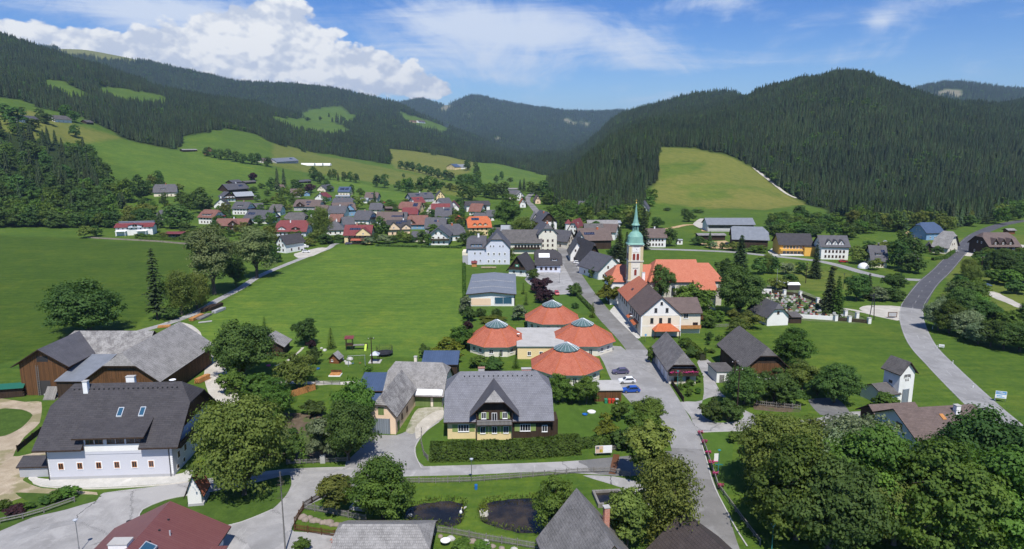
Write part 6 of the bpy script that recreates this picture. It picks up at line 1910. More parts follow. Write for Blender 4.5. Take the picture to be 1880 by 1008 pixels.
area('forecourt',[(762,786),(776,770),(795,757),(814,752),(813,766),(792,782),(776,798),(764,806)],'gravel',0.024)
area('forecourt',[(745,792),(754,770),(768,750),(812,747),(812,755),(788,764),(770,784),(758,797)],'gravel_grass',0.021)
area('terrace',[(52,879),(74,891),(162,896),(283,890),(345,883),(362,868),(345,862),(318,872),(90,880),(60,872)],'paving',0.022)
area('yard',[(-30,735),(45,738),(76,738),(73,776),(44,803),(24,838),(60,832),(86,826),(84,868),(52,874),(42,882),(76,896),(178,904),(160,917),(60,908),(-30,922)],'dirt',0.020)
area('lawn',[(-5,752),(40,752),(60,762),(40,785),(10,800),(-20,800)],'lawn_dark',0.026)
area('lane',[(332,592),(352,597),(368,610),(378,640),(398,660),(424,688),(432,712),(442,742),(402,748),(382,720),(374,690),(379,660),(366,632),(350,612)],'gravel',0.018)
area('lawn',[(254,951),(262,936),(304,918),(345,910),(440,893),(510,876),(532,872),(535,890),(525,910),(500,935),(460,952),(421,964),(340,976),(285,970)],'lawn_dark',0.022)
area('lawn',[(28,905),(80,906),(170,908),(186,912),(120,921),(60,924)],'lawn_dark',0.024)
area('lawn',[(-40,948),(0,940),(60,918),(132,914),(180,917),(120,936),(60,950),(0,975),(-40,985)],'lawn_dark',0.028)
area('drive',[(1249,738),(1290,735),(1291,692),(1280,665),(1291,655),(1312,672),(1313,700),(1325,722),(1352,745),(1400,768),(1440,775),(1500,768),(1540,758),(1600,755),(1604,772),(1540,783),(1440,788),(1365,790),(1282,793),(1268,765)],'asphalt_pale',0.014)
area('lawn',[(1289,762),(1290,735),(1320,727),(1350,740),(1366,764),(1352,774),(1315,776)],'lawn',0.022)
area('parking_lot',[(1484,734),(1535,731),(1560,757),(1532,764),(1505,761)],'asphalt_old',0.02)
area('parking_lot',[(1096,640),(1140,636),(1180,678),(1218,742),(1232,770),(1230,812),(1216,800),(1210,762),(1166,746),(1142,722),(1122,697),(1108,665)],'asphalt_grey',0.028)
area('parking_lot',[(963,513),(985,497),(1037,486),(1046,500),(1056,520),(1064,538),(1005,541),(985,531)],'asphalt_pale',0.020)
area('parking_lot',[(1577,567),(1592,561),(1656,563),(1657,588),(1633,584),(1600,578)],'gravel',0.028)
area('parking_lot',[(540,466),(585,455),(602,456),(575,470),(548,474)],'gravel',0.05)
area('pavement',[(1108,583),(1130,590),(1160,620),(1180,640),(1160,618),(1176,620),(1145,566),(1130,560),(1118,572)],'paving',0.022)
area('parking_lot',[(1047,481),(1062,479),(1078,492),(1066,500),(1056,494)],'asphalt_pale',0.022)
area('path',[(1070,873),(1128,875),(1170,885),(1190,905),(1190,935),(1165,915),(1140,895)],'asphalt_pale',0.016)
area('square',[(984,496),(1030,484),(1042,487),(1020,496)],'asphalt_pale',0.017)
area('yard',[(1440,466),(1425,452),(1410,462),(1420,470)],'paving',0.03)
area('yard',[(1285,447),(1332,442),(1350,456),(1310,456)],'sand_orange',0.06)
area('soil_heap',[(1272,412),(1285,402),(1300,404),(1300,424),(1285,420)],'gravel',0.3)
area('lawn',[(1010,737),(1100,738),(1165,745),(1205,765),(1200,815),(1130,822),(1062,812),(1012,805)],'lawn',0.010)
area('lawn',[(812,775),(822,808),(780,850),(768,845),(765,822),(775,800)],'lawn',0.013)
area('lawn',[(1290,797),(1345,791),(1340,900),(1330,930),(1312,880),(1298,830)],'lawn',0.013)
area('lawn',[(870,560),(945,566),(955,585),(900,595),(868,585)],'lawn',0.011)
area('lawn',[(1000,545),(1062,540),(1085,560),(1075,575),(1020,572)],'lawn',0.011)
area('lawn',[(1098,548),(1122,540),(1145,560),(1120,565)],'lawn',0.018)
area('garden_bed',[(400,760),(520,758),(620,765),(625,835),(540,842),(430,845)],'garden_soil',0.010)
area('garden_bed',[(1385,752),(1468,757),(1462,738),(1392,736)],'garden_soil',0.012)
area('cemetery_ground',[(1398,528),(1440,520),(1500,545),(1560,570),(1594,594),(1500,590),(1420,582),(1396,560)],'churchyard',0.012)
for pl in PONDS:
 area('water',pl,'water',-0.55)
kerb([(255,952),(262,936),(304,918),(345,910),(400,901)])
kerb([(255,952),(290,970),(340,977),(421,965),(460,953),(500,936)])
kerb([(774,860),(764,840),(762,822),(775,800),(790,786),(806,775)])
kerb([(60,884),(76,893),(162,898),(283,892),(345,885)],'stone_pale',0.25)
kerb([(1372,1004),(1352,972),(1332,935),(1310,890),(1297,845),(1282,796)],'concrete',0.2)
kerb([(1281,794),(1340,792),(1410,789)],'concrete',0.2)
m_=MB().cyl(0,0,0.0,0.03,0.42,0.42,'iron_dark',18)
tag(m_.build('manhole_cover',None,at(237,957)+Vector((0,0,0.012))),'round rusty manhole cover in the asphalt above the maroon roof','manhole')
tag(MB().box(-0.6,0.6,-4.0,4.0,0.0,0.04,'frame_brown').build('drain_grate',None,at(1128,852)+Vector((0,0,0.02)),-0.25),'long rusty drain grating across the dark road patch','grating')
# trees one can tell apart
TK={}
def kind(name,fn,h,w):
 TK[name]=(fn,h,w)
kind('linden',broadleaf(11,16,16,0.08,190,30000,0.30,'leaf_olive',0.40),16,16)
kind('round',broadleaf(12,12,11,0.10,110,12000,0.30,'leaf_green',0.45),12,11)
kind('round2',broadleaf(13,12,11,0.12,90,12000,0.30,'leaf_dark',0.55),12,11)
kind('ash',broadleaf(14,20,14,0.16,95,22000,0.30,'leaf_ash',0.75,0.25,0,0.1),20,14)
kind('maple',broadleaf(15,14,12,0.06,150,24000,0.27,'leaf_green',0.6),14,12)
kind('walnut',broadleaf(16,14,13,0.06,170,26000,0.29,'leaf_dark',0.55),14,13)
kind('willow',broadleaf(17,13,11,0.06,150,22000,0.24,'leaf_silver',0.6),13,11)
kind('birch',broadleaf(18,15,9,0.10,120,17000,0.20,'leaf_olive',0.7,0.35,1.0,0.12),15,9)
kind('apple',broadleaf(19,7,8,0.16,70,8000,0.22,'leaf_olive',0.6,0,0,0.1),7,8)
kind('young',broadleaf(20,8,5.5,0.10,60,8000,0.20,'leaf_olive',0.6,0.5),8,5.5)
kind('yellow',broadleaf(21,6,5,0.10,50,6000,0.20,'leaf_yellow',0.5),6,5)
kind('purple',broadleaf(22,6,7,0.05,60,6000,0.24,'leaf_purple',0.45),6,7)
kind('bush',broadleaf(23,4,5,0.0,45,6000,0.20,'leaf_dark',0.45),4,5)
kind('bush2',broadleaf(24,4,5,0.0,45,6000,0.20,'leaf_green',0.5),4,5)
kind('silver',broadleaf(25,7,6,0.02,60,8000,0.20,'leaf_silver',0.5,0.3),7,6)
kind('ball',broadleaf(26,4,4.4,0.0,90,7000,0.16,'leaf_dark',0.1),4,4.4)
kind('spruce',conifer(31,20,8,0.03,34,13,10,0.55,'needle'),20,8)
kind('spruce2',conifer(32,20,9,0.02,34,13,10,0.58,'needle',0.3,0.8),20,9)
kind('lean_spruce',conifer(33,24,9.5,0.13,26,9,10,0.55,'needle',0.35,0.62),24,9.5)
kind('yewish',conifer(34,12,6,0.02,26,11,6,0.55,'leaf_green',0.2,0.7),12,6)
kind('thuja',conifer(35,7,2.3,0.0,34,9,4,0.55,'thuja',0.15,0.45),7,2.3)
kind('larch',conifer(36,20,8,0.03,32,12,9,0.55,'leaf_green',0.3,0.85),20,8)
kind('f_round',far_broad(41,'leaf_green',12,11),12,11)
kind('f_dark',far_broad(42,'leaf_dark',12,10),12,10)
kind('f_olive',far_broad(43,'leaf_olive',12,11),12,11)
kind('f_spruce',far_conifer(44,20,6.5,12,10,'needle'),20,6.5)
kind('f_purple',far_broad(45,'leaf_purple',8,7),8,7)
kind('f_silver',far_broad(46,'leaf_silver',12,9),12,9)
NAMES={'linden':'linden_tree','ash':'ash_tree','birch':'birch_tree','willow':'willow_tree','apple':'apple_tree','spruce':'spruce_tree','spruce2':'spruce_tree','lean_spruce':'spruce_tree','thuja':'thuja','bush':'shrub','bush2':'shrub','ball':'clipped_shrub','purple':'purple_shrub','silver':'silver_shrub','f_spruce':'spruce_tree','larch':'larch_tree','yewish':'conifer_tree'}
def tree(k,p,h,w,label,group=None,world=False,nm=None):
 me,h0,w0=TK[k]
 c=Vector((p[0],p[1],gz(p[0],p[1])))if world else at(*p)
 if c.y<430:
  c.z=0
 nm=nm if nm and 'spruce' not in k else NAMES.get(k,'broadleaf_tree')
 cat='shrub' if k in('bush','bush2','ball','purple','silver')and h<6 else 'tree'
 if cat=='tree' and nm.endswith('shrub'):
  nm='broadleaf_tree'
 sc=(w/w0,w/w0,h/h0)
 if isinstance(me,tuple):
  r=thing(nm,label,cat,c,rnd.uniform(0,6.28),group)
  r.scale=sc
  put(me[0],'crown',r)
  put(me[1],'trunk',r)
 else:
  r=put(me,nm,None,c,rnd.uniform(0,6.28),sc)
  tag(r,label,cat,group)
 return r
for a in(('linden',(449,908),16.5,13.6,'large olive-green linden beside the white farmhouse'),('young',(617,944),7.2,6.4,'light green young tree at the corner fence left of the ponds'),('maple',(703,952),9.6,8.4,'dense green tree hiding the left end of the smaller pond'),('round',(1018,975),9,6.6,'small green tree at the right end of the larger pond'),('young',(1190,885),12,9.0,'open green tree shading the drain grating beside the main street'),('birch',(1224,1000),16.5,9.5,'tall weeping birch between the brown roof and the street'),('young',(1150,1016),11,7,'olive tree right of the red brick chimney'),('linden',(1418,905),13.5,12,'leftmost of the big trees right of the main street'),('birch',(1480,870),12,11,'loose olive tree at the upper edge of the big tree group'),('willow',(1560,900),14,12.5,'silvery willow in the middle of the big tree group'),('maple',(1462,990),14.5,12.5,'green tree at the lower edge of the big tree group, nearest the street'),('maple',(1590,985),16,13,'broad green tree at the lower edge of the big tree group'),('walnut',(1690,955),10.5,10,'dark tree in front of the pale blue-shaded house'),('walnut',(1812,935),16,14.5,'dark walnut with large leaf clusters at the right edge'),('maple',(1720,1030),16,14,'broad dark tree at the bottom edge below the walnut'),('walnut',(1900,985),16,14,'dark tree in the bottom right corner'),('willow',(1625,880),7.5,7,'silvery tree top just left of the pale blue-shaded house'),('willow',(1535,935),12.5,10,'second silvery crown, lower in the big tree group'),('walnut',(1520,1010),14,13,'dark crown at the bottom edge between the broad green trees'),('linden',(1640,1000),12,12,'leafy crown at the bottom edge left of the walnut'),('walnut',(1745,925),11,10,'dark crown left of the walnut with large leaf clusters'),('maple',(1850,1020),15,14,'leafy crown at the bottom edge right of the walnut'),('young',(1425,852),10,9,'small olive crown at the upper left of the big tree group'),('bush2',(1346,812),2.2,2.6,'small shrub on the verge beside the flower rail'),('silver',(592,848),9.5,6.2,'silvery blue tree beside the columnar thuja'),('walnut',(640,845),11.5,8.5,'dark dense tree left of the garage gate'),('round',(655,800),12.5,8.0,'green tree rising behind the dark one left of the garage'),('thuja',(558,848),7.2,2.3,'slim bright green columnar thuja by the garden fence'),('bush',(536,845),4.5,5,'dark shrub between the linden and the columnar thuja'),('bush2',(480,800),6,7,'flowering shrub directly behind the big linden'),('maple',(506,772),8.5,7.5,'leafy tree with white blossom between linden and sandbox fence'),('bush2',(470,745),7,9,'broad light shrub right of the white gravel lane'),('bush',(575,762),3.2,5.2,'low dark hazel shrub below the orange playground fence'),('apple',(545,715),8.5,9.5,'apple tree above the orange boarded fence'),('walnut',(447,695),14.5,13.5,'big round dark tree beside the white gravel lane'),('bush2',(432,722),5.5,7,'light shrubs at the foot of the big round tree'),('yewish',(487,618),6.5,4.0,'small conifer showing behind the big round tree'),('round2',(561,634),8.2,7,'round dark tree at the edge of the field behind the playground'),('purple',(571,640),2.6,2.8,'small purple shrub at the foot of the round dark tree'),('yewish',(608,640),6.4,3.8,'small conical tree left of the play tower'),('bush',(578,668),4.6,4.2,'olive shrub left of the little red playhouse'),('bush',(779,657),3.8,3.4,'small dark round tree alone on the lawn right of the trampoline'),('bush2',(676,688),2.4,2.6,'small shrub right of the sandbox'),('yellow',(822,662),6.0,8.5,'yellow-green shrub mass left of the leftmost round pavilion'),('round',(846,640),7,6.5,'green tree between the field and the leftmost pavilion'),('bush2',(812,680),4.5,8,'shrubs behind the shingled garage wing'),('bush',(905,680),3.4,6,'low shrub in front of the link building'),('bush2',(880,674),2.8,6,'low yellowish shrub in front of the leftmost pavilion'),('yewish',(918,672),4.0,2.6,'small dark conifer in front of the leftmost pavilion'),('yewish',(947,676),3.6,2.8,'small dark conifer in front of the yellow link building'),('purple',(858,608),3.4,3.2,'purple shrub at the field edge left of the pavilions'),('bush',(862,590),4.8,4.5,'dark shrub at the field corner by the hall'),('silver',(852,575),6.5,5.0,'grey-green tree at the left corner of the sports hall'),('ball',(883,581),2.6,3.4,'clipped round shrub below the sports hall wall, left one'),('ball',(912,582),2.8,3.2,'clipped round shrub below the sports hall wall, right one'),('silver',(951,588),5.8,5.2,'silvery round shrub at the right corner of the sports hall'),('yellow',(905,590),1.8,9,'low yellow shrub border before the sports hall'),('thuja',(961,540),5.0,1.9,'upper of two clipped columns right of the sports hall'),('thuja',(966,560),5.0,2.1,'lower of two clipped columns right of the sports hall'),('purple',(993,538),6.4,8.0,'large purple tree left of the red parked car'),('purple',(1001,555),5.6,7.4,'purple tree below the larger purple one'),('ball',(1054,543),4.6,5.2,'big clipped dark ball at the street corner'),('round2',(978,514),5.0,5.4,'round tree in front of the slate-roofed police house'),('ball',(1056,566),2.0,2.4,'small clipped ball at the street hedge'),('yewish',(1088,583),5.4,3.2,'small pointed conifer on the street side of the pavilions'),('round',(1025,738),7.0,5.6,'bushy tree right behind the chalet'),('round',(1076,742),6.8,5.6,'bushy tree left of the bin store'),('bush2',(1050,740),3.5,5,'low shrub between the two bushy trees by the bin store'),('yellow',(1110,806),5.0,4.4,'small yellow-green round tree on the chalet lawn'),('bush2',(1137,772),4.2,4.0,'round shrub on the lawn right of the bin store'),('round',(1192,778),6.0,6.6,'large shrub at the lawn corner beside the parking lot'),('bush2',(1176,806),5.0,6.4,'shrub with pale blossoms along the street edge of the lawn'),('bush',(1148,824),4.2,5.5,'dark shrub at the right end of the long hedge'),('bush2',(1212,815),3.4,3.6,'shrub squeezed between lawn and pavement'),('yellow',(1117,558),9.6,8.8,'bright yellow-green tree in front of the church west roof'),('round2',(1215,562),15,8.6,'tall dark oval tree before the church nave'),('round',(1268,588),13,13,'round green tree behind the parish house wing'),('walnut',(1357,580),16.5,13.5,'largest dark tree, at the right end of the church'),('bush',(1330,508),8,9,'dark tree behind the church choir'),('bush2',(1300,602),3.6,5,'shrub behind the parish house balcony'),('bush2',(1318,592),4,4.4,'round shrub on the lawn below the church'),('young',(1345,592),5,4,'young tree on the lawn below the church'),('spruce2',(1358,504),18.5,11,'big dark spruce between church and upper road'),('spruce',(1496,511),15.5,7.5,'pointed spruce beside the upper road'),('spruce',(1521,572),16.5,7.5,'dark spruce at the right end of the cemetery'),('larch',(1536,575),13.5,7.0,'lighter conifer right against the cemetery spruce'),('spruce',(1181,458),24,9.5,'tall dark spruce right behind the church spire'),('spruce2',(1136,484),19,9.5,'dark spruce left of the church tower'),('spruce',(1150,478),15,7,'smaller spruce beside the one left of the church tower'),('f_dark',(1229,452),11,9,'dark round tree right of the white house with two window rows'),('f_dark',(1393,504),8.0,7.0,'dark tree on the meadow right of the big spruce'),('birch',(1408,502),11,5.0,'slender birch on the meadow behind the cemetery'),('f_dark',(1419,503),8.4,6.0,'dark tree right of the slender meadow birch'),('f_silver',(1446,504),6.0,6.5,'silvery shrub on the meadow behind the cemetery'),('f_dark',(1470,503),5.6,5.6,'small dark tree left of the pointed spruce'),('f_olive',(1427,531),5.0,7.0,'low tree in the rough grass above the cemetery'),('f_dark',(1450,520),4,7.0,'dark scrub in the rough grass above the cemetery'),('round2',(1572,552),10.5,9,'dark tree left of the round silver shrub near the road'),('spruce',(1593,548),10,5.5,'pointed tree in the roadside group left of the junction'),('silver',(1617,553),5.6,7.0,'round silver shrub near the pull-off'),('ball',(1642,552),4.4,7.0,'broad dark shrub right of the silver one'),('round2',(1640,535),7.4,9.0,'round dark tree behind the silver shrub'),('young',(1530,500),3.2,3.5,'young tree right of the pointed spruce'),('maple',(1453,672),9.4,10,'light green tree on the meadow behind the big dark barn'),('apple',(1375,604),5.4,7,'low apple tree left of the white cottage'),('apple',(1352,618),5.6,6.4,'young fruit tree behind the street barn garden'),('bush',(1302,625),2.6,2.6,'small pointed shrub in the parish garden'),('walnut',(1531,740),9.2,9.0,'dark round tree alone above the asphalt square'),('walnut',(1366,742),8.0,8.4,'dark tree in front of the white store'),('round2',(1420,740),7.8,8,'tree with a pale trunk in front of the big dark barn'),('apple',(1472,716),6.8,7.5,'elder with white blossom right of the big dark barn'),('bush',(1452,742),4.6,6,'dark shrub at the garden fence below the elder'),('bush',(1500,726),4.4,4.6,'shrub between the elder and the round tree'),('bush',(1307,772),4.8,5.2,'left one of two oval shrubs on the grass island'),('bush',(1336,774),5.0,5.6,'right one of two oval shrubs on the grass island'),('thuja',(1249,716),4.6,1.8,'bright small thuja before the flower balcony barn'),('bush2',(1272,700),3.0,4.4,'garden shrub before the flower balcony barn'),('bush2',(1196,665),4.0,3.0,'shrub at the street corner of the shingled barn'),('bush',(1268,655),3.0,4,'dark hedge shrub behind the shingled street barn'),('bush2',(1255,637),2.6,4,'light hedge shrub behind the shingled street barn'),('bush2',(1622,752),3.6,6,'shrub at the foot of the transformer tower'),('round',(930,417),19,18.5,'great round tree towering over the village centre'),('birch',(960,434),15,15,'loose grey-green tree right of the great round tree'),('purple',(985,433),9.6,6.8,'dark purple tree before the big dark-gabled house'),('spruce',(1014,440),13,7,'spruce right of the big dark-gabled house'),('spruce',(1028,448),15,7,'spruce above the tall cream house'),('f_dark',(1032,428),13,12,'broad tree at the left edge of the spur wood'),('f_round',(905,442),8,6,'tree behind the orange mansard roof, right side'),('f_dark',(868,452),7,7,'dark tree left of the school'),('f_round',(938,478),7,5,'green tree at the right wall of the school'),('bush',(1081,498),3.6,4,'upper dark shrub in the street garden'),('bush',(1088,510),4.6,4,'lower dark shrub in the street garden'),('ash',(394,540),28,20,'tallest loose silvery ash beside the lane'),('ash',(472,510),24,19,'broad silvery ash beside the lane, farther one'),('birch',(334,578),18,11,'grey-green birch beside the lone spruce'),('birch',(362,566),15,10,'shorter birch between the lone spruce and the tall ash'),('lean_spruce',(289,587),25,9.0,'lone thin spruce standing at the lane'),('walnut',(164,616),16.5,19.5,'broad round tree behind the farm barns'),('bush',(312,586),4,6,'low shrub at the foot of the lone spruce'),('round2',(434,528),12,9,'darker tree between the two silvery ashes'),('f_dark',(504,482),9,8,'dark tree at the lane by the narrow white house'),('f_dark',(372,392),22,17,'big dark round tree above the brown-red half-hipped house'),('f_round',(352,385),15,13,'green tree left of the big dark round tree'),('f_dark',(292,340),15,10,'dark tree behind the lone grey half-hipped house'),('f_dark',(330,420),17,19,'broad dark tree mass behind the wine-red carport'),('f_dark',(312,412),12,13,'dark tree covering the slate-blue roof'),('f_olive',(270,398),11,14,'olive shrub mass behind the white twin house'),('f_olive',(160,437),8,10,'yellowish shrub at the left end of the twin house garden'),('f_dark',(175,434),7,9,'dark shrub beside the yellowish one at the garden end'),('f_olive',(242,402),11,12,'olive tree left behind the white twin house'),('f_round',(228,372),22,14,'tall green tree left of the grey half-hipped house'),('f_dark',(258,370),24,14,'tallest dark tree left of the grey half-hipped house'),('f_spruce',(510,352),26,10,'tallest dark conifer above the village'),('f_spruce',(522,348),24,9,'second tall dark conifer above the village'),('f_dark',(498,350),15,10,'dark tree at the foot of the tall conifers'),('f_dark',(544,352),14,14,'dark tree right of the small brown-roofed house'),('f_dark',(577,332),19,15,'left dark tree by the long low cabin'),('f_dark',(588,338),16,11,'right dark tree by the long low cabin'),('f_purple',(570,354),10,12,'purple tree beside the small blue shed'),('f_purple',(464,331),9,10,'dark purple tree alone on the hill meadow'),('birch',(592,440),24,12,'tall birch left of the pyramid-roofed bungalow'),('f_dark',(700,438),14,9.5,'dark tree between the wine-red and the peach house'),('f_spruce',(688,374),12,6.5,'spruce before the brownish slate house'),('f_spruce',(849,395),16,6.5,'spruce left of the long white house'),('f_olive',(661,384),12,9,'olive round tree beside the wide slate roof'),('f_dark',(600,342),10,9,'dark tree left of the solar-roofed house'),):
 tree(*a)
GARDEN='garden trees and shrubs between the village houses'
for(px,py,h,w,k)in((705,448,6,9,'f_silver'),(722,446,5,6,'f_round'),(737,444,7,7,'f_round'),(748,446,6,6,'f_olive'),(775,447,8,7,'f_dark'),(786,450,7,6,'f_round'),(852,452,8,8,'f_dark'),(864,462,6,5,'f_round'),(690,446,6,6,'f_dark'),(676,450,5,7,'f_silver'),(618,410,5,7,'f_olive'),(640,414,5,6,'f_dark'),(664,418,3,14,'f_dark'),(570,425,9,8,'f_dark'),(580,445,8,9,'f_olive'),(566,452,5,9,'f_olive'),(598,448,6,9,'f_dark'),(525,420,7,8,'f_round'),(500,412,9,9,'f_round'),(490,404,7,8,'f_dark'),(415,398,12,9,'f_olive'),(405,418,9,8,'f_dark'),(385,424,5,7,'f_olive'),(358,432,5,8,'f_dark'),(346,434,4,6,'f_olive'),(340,440,4,8,'f_dark'),(364,440,5,8,'f_silver'),(256,437,3,6,'f_round'),(270,438,3,7,'f_round'),(285,439,3,7,'f_round'),(300,437,4,7,'f_olive'),(478,388,6,8,'f_dark'),(490,376,6,10,'f_round'),(505,396,8,6,'f_spruce'),(515,380,9,13,'f_round'),(530,390,7,9,'f_olive'),(525,364,12,10,'f_round'),(550,366,12,10,'f_olive'),(492,360,7,8,'f_round'),(465,354,7,10,'f_dark'),(480,346,6,9,'f_dark'),(605,368,5,5,'f_olive'),(590,362,6,6,'f_olive'),(606,352,8,9,'f_dark'),(645,352,9,8,'f_dark'),(700,380,6,5,'f_dark'),(716,378,4,12,'f_round'),(725,384,5,6,'f_dark'),(752,410,5,6,'f_dark'),(795,398,4,8,'f_dark'),(836,396,5,6,'f_olive'),(830,412,5,6,'f_round'),(842,402,6,10,'f_dark'),(855,408,5,10,'f_round'),(872,404,5,8,'f_dark'),(800,414,4,6,'f_round'),(820,418,5,6,'f_olive'),(865,424,8,8,'f_dark'),(845,420,7,9,'f_dark'),(888,398,6,7,'f_dark'),(620,445,5,5,'f_dark'),(628,444,4,8,'f_dark'),(608,445,3,12,'f_round'),(535,450,8,10,'f_dark'),(545,442,6,8,'f_round'),(495,440,9,10,'f_olive'),(445,432,9,10,'f_olive'),(1063,430,10,10,'f_olive'),(1078,436,8,9,'f_round'),(1050,425,10,10,'f_olive'),(1095,428,8,10,'f_dark'),(1036,418,9,12,'f_round'),(1008,398,9,10,'f_round'),(1020,402,12,12,'f_round'),(1002,376,8,9,'f_round'),(960,372,6,6,'f_dark'),(966,380,5,4,'f_spruce'),(1128,478,8,8,'f_dark'),(1143,470,6,8,'f_round'),(1283,450,5,10,'f_dark'),(1300,455,4,5,'f_round'),(1310,458,5,4,'f_silver'),(1326,458,4,4,'f_dark'),(1303,446,7,4,'f_spruce'),(1348,460,5,9,'f_olive'),(1395,464,4,9,'f_round'),(1383,463,4,6,'f_dark'),(1590,482,9,8,'f_dark'),(1578,485,8,8,'f_olive'),(1607,496,6,6,'f_olive'),(1648,494,14,10,'f_dark'),(1668,500,9,9,'f_dark'),(1682,502,9,8,'f_dark'),(1690,470,6,7,'f_round'),(1720,468,5,6,'f_dark'),(1745,452,5,6,'f_olive'),(1640,470,8,10,'f_round'),(1620,462,6,12,'f_olive'),(1598,462,6,9,'f_dark'),(1570,470,6,7,'f_olive'),(1660,462,12,11,'f_dark'),(1676,478,12,11,'f_dark'),(1218,502,4,8,'f_olive'),(1200,503,4,6,'f_dark')):
 tree(k,(px,py),h,w,'small garden tree or shrub among the houses of the village',GARDEN,nm='garden_tree')
ROADS_='trees in the thicket right of the main road'
rs=np.random.RandomState(5)
for(px,py,h,w,k)in((1722,606,11,8,'willow'),(1742,612,9,8,'maple'),(1758,590,12,10,'walnut'),(1772,620,8,8,'willow'),(1795,632,7,8,'willow'),(1818,636,8,8,'round2'),(1842,640,7,9,'walnut'),(1872,645,8,10,'walnut'),(1782,585,10,10,'round'),(1805,600,9,10,'round2'),(1770,560,10,10,'round2'),(1755,553,8,8,'ash'),(1790,555,9,9,'round'),(1785,525,11,7,'birch'),(1778,508,9,7,'birch'),(1795,505,9,8,'round'),(1808,508,11,6,'spruce'),(1762,535,7,6,'round2'),(1815,500,9,10,'round2'),(1840,505,11,12,'walnut'),(1868,500,10,12,'round2'),(1880,520,9,10,'round2'),(1850,525,7,9,'bush2'),(1825,520,6,9,'bush2'),(1865,540,6,8,'bush'),(1895,600,8,10,'round2'),(1850,610,7,9,'bush2'),(1742,580,8,8,'ash'),(1800,482,5,7,'bush2'),(1805,482,6,9,'bush'),(1850,480,7,10,'round2'),(1880,478,7,10,'bush2'),(1835,484,6,8,'bush'),(1812,474,5,7,'bush2'),(1712,588,6,5,'young')):
 tree(k,(px,py),h*rs.uniform(0.9,1.1),w,'tree in the green thicket right of the main road',ROADS_,nm='roadside_tree')
HEDGE_='hedgerow trees across the hill meadows'
for(px,py,h,w,k)in((380,287,13,11,'f_dark'),(394,290,13,11,'f_dark'),(406,293,15,12,'f_dark'),(420,294,16,12,'f_dark'),(433,297,15,13,'f_dark'),(447,300,14,13,'f_dark'),(462,302,16,11,'f_dark'),(474,303,17,12,'f_dark'),(492,306,14,12,'f_dark'),(606,330,15,7,'f_dark'),(614,331,17,7,'f_round'),(621,333,13,6,'f_spruce'),(632,333,14,9,'f_dark'),(643,334,15,9,'f_dark'),(654,336,14,10,'f_dark'),(692,344,18,13,'f_dark'),(706,345,20,14,'f_dark'),(741,326,7,6,'f_dark'),(732,350,14,13,'f_dark'),(747,352,16,14,'f_round'),(752,354,13,12,'f_dark'),(772,355,18,13,'f_dark'),(786,356,20,13,'f_dark'),(799,356,17,13,'f_dark'),(736,310,16,14,'f_dark'),(748,312,17,15,'f_dark'),(757,314,18,14,'f_dark'),(770,317,18,15,'f_dark'),(782,320,17,15,'f_dark'),(792,323,18,16,'f_dark'),(804,327,18,17,'f_dark'),(818,330,18,17,'f_dark'),(828,332,16,14,'f_dark'),(858,313,22,15,'f_dark'),(874,322,26,12,'f_dark'),(846,346,17,13,'f_dark'),(858,340,15,14,'f_dark'),(868,342,15,11,'f_dark'),(878,345,22,10,'f_dark'),(852,366,17,16,'f_dark'),(866,368,13,12,'f_dark'),(880,358,16,12,'f_dark'),(890,362,14,13,'f_dark'),(902,364,16,14,'f_round'),(912,366,16,14,'f_dark'),(924,366,18,15,'f_dark'),(935,378,12,14,'f_round'),(911,336,14,9,'f_dark'),(921,330,16,9,'f_dark'),(937,334,8,12,'f_dark'),(955,352,14,8,'f_spruce'),(962,353,16,8,'f_spruce'),(975,356,14,12,'f_dark'),(985,362,14,14,'f_dark'),(996,362,18,16,'f_dark'),(123,218,20,18,'f_round'),(134,224,16,16,'f_round'),(75,222,16,14,'f_dark'),(86,228,14,18,'f_dark'),(8,214,16,18,'f_dark'),(40,206,7,10,'f_dark'),(138,252,16,14,'f_dark'),(28,232,22,26,'f_dark'),(60,240,14,18,'f_dark'),(565,222,12,18,'f_dark'),(588,221,14,12,'f_dark'),(604,215,16,14,'f_spruce'),(630,222,16,18,'f_dark'),(826,350,9,10,'f_dark'),(836,352,8,10,'f_olive'),(812,345,8,9,'f_dark'),(800,338,9,8,'f_dark')):
 tree(k,(px,py),h,w,'dark tree in the hedgerows and field copses crossing the hill meadows',HEDGE_,nm='hedgerow_tree')
for(px,py,h,w,k)in((1206,419,8,9,'f_dark'),(1264,407,8,10,'f_dark'),(1258,396,6,8,'f_dark'),(1276,390,3,7,'f_dark'),(1285,391,3,8,'f_dark'),(1225,387,3,7,'f_dark'),(1181,372,10,13,'f_round'),(1190,378,9,12,'f_round'),(1195,366,10,12,'f_round'),(1178,384,9,10,'f_round')):
 tree(k,(px,py),h,w,'low shrub on the slope below the hay meadow','shrubs on the slope below the hay meadow')
poly=[(1412,436),(1400,420),(1425,402),(1470,392),(1530,400),(1570,415),(1600,425),(1590,440),(1540,440),(1500,434),(1470,438)]
n_=0
while n_<60:
 q=(rs.uniform(1400,1600),rs.uniform(392,440))
 if inpoly([q[0]],[q[1]],poly)[0]:
  tree(rs.choice(['f_round','f_dark','f_round']),q,rs.uniform(5,9),rs.uniform(7,11),'shrub in the dense green thicket above the amber yellow house','shrubs of the thicket on the slope',nm='thicket_shrub')
  n_+=1
n_=0
while n_<46:
 px=rs.uniform(1560,1885)
 q=(px,np.interp(px,[1560,1600,1690,1740,1800,1880],[412,420,416,426,409,397])+rs.uniform(-4,9))
 tree(rs.choice(['f_round','f_dark','f_olive','f_spruce']),q,rs.uniform(8,15),rs.uniform(7,11),'tree along the lower edge of the forest above the road','trees on the lower forest edge',nm='forest_edge_tree')
 n_+=1
n_=0
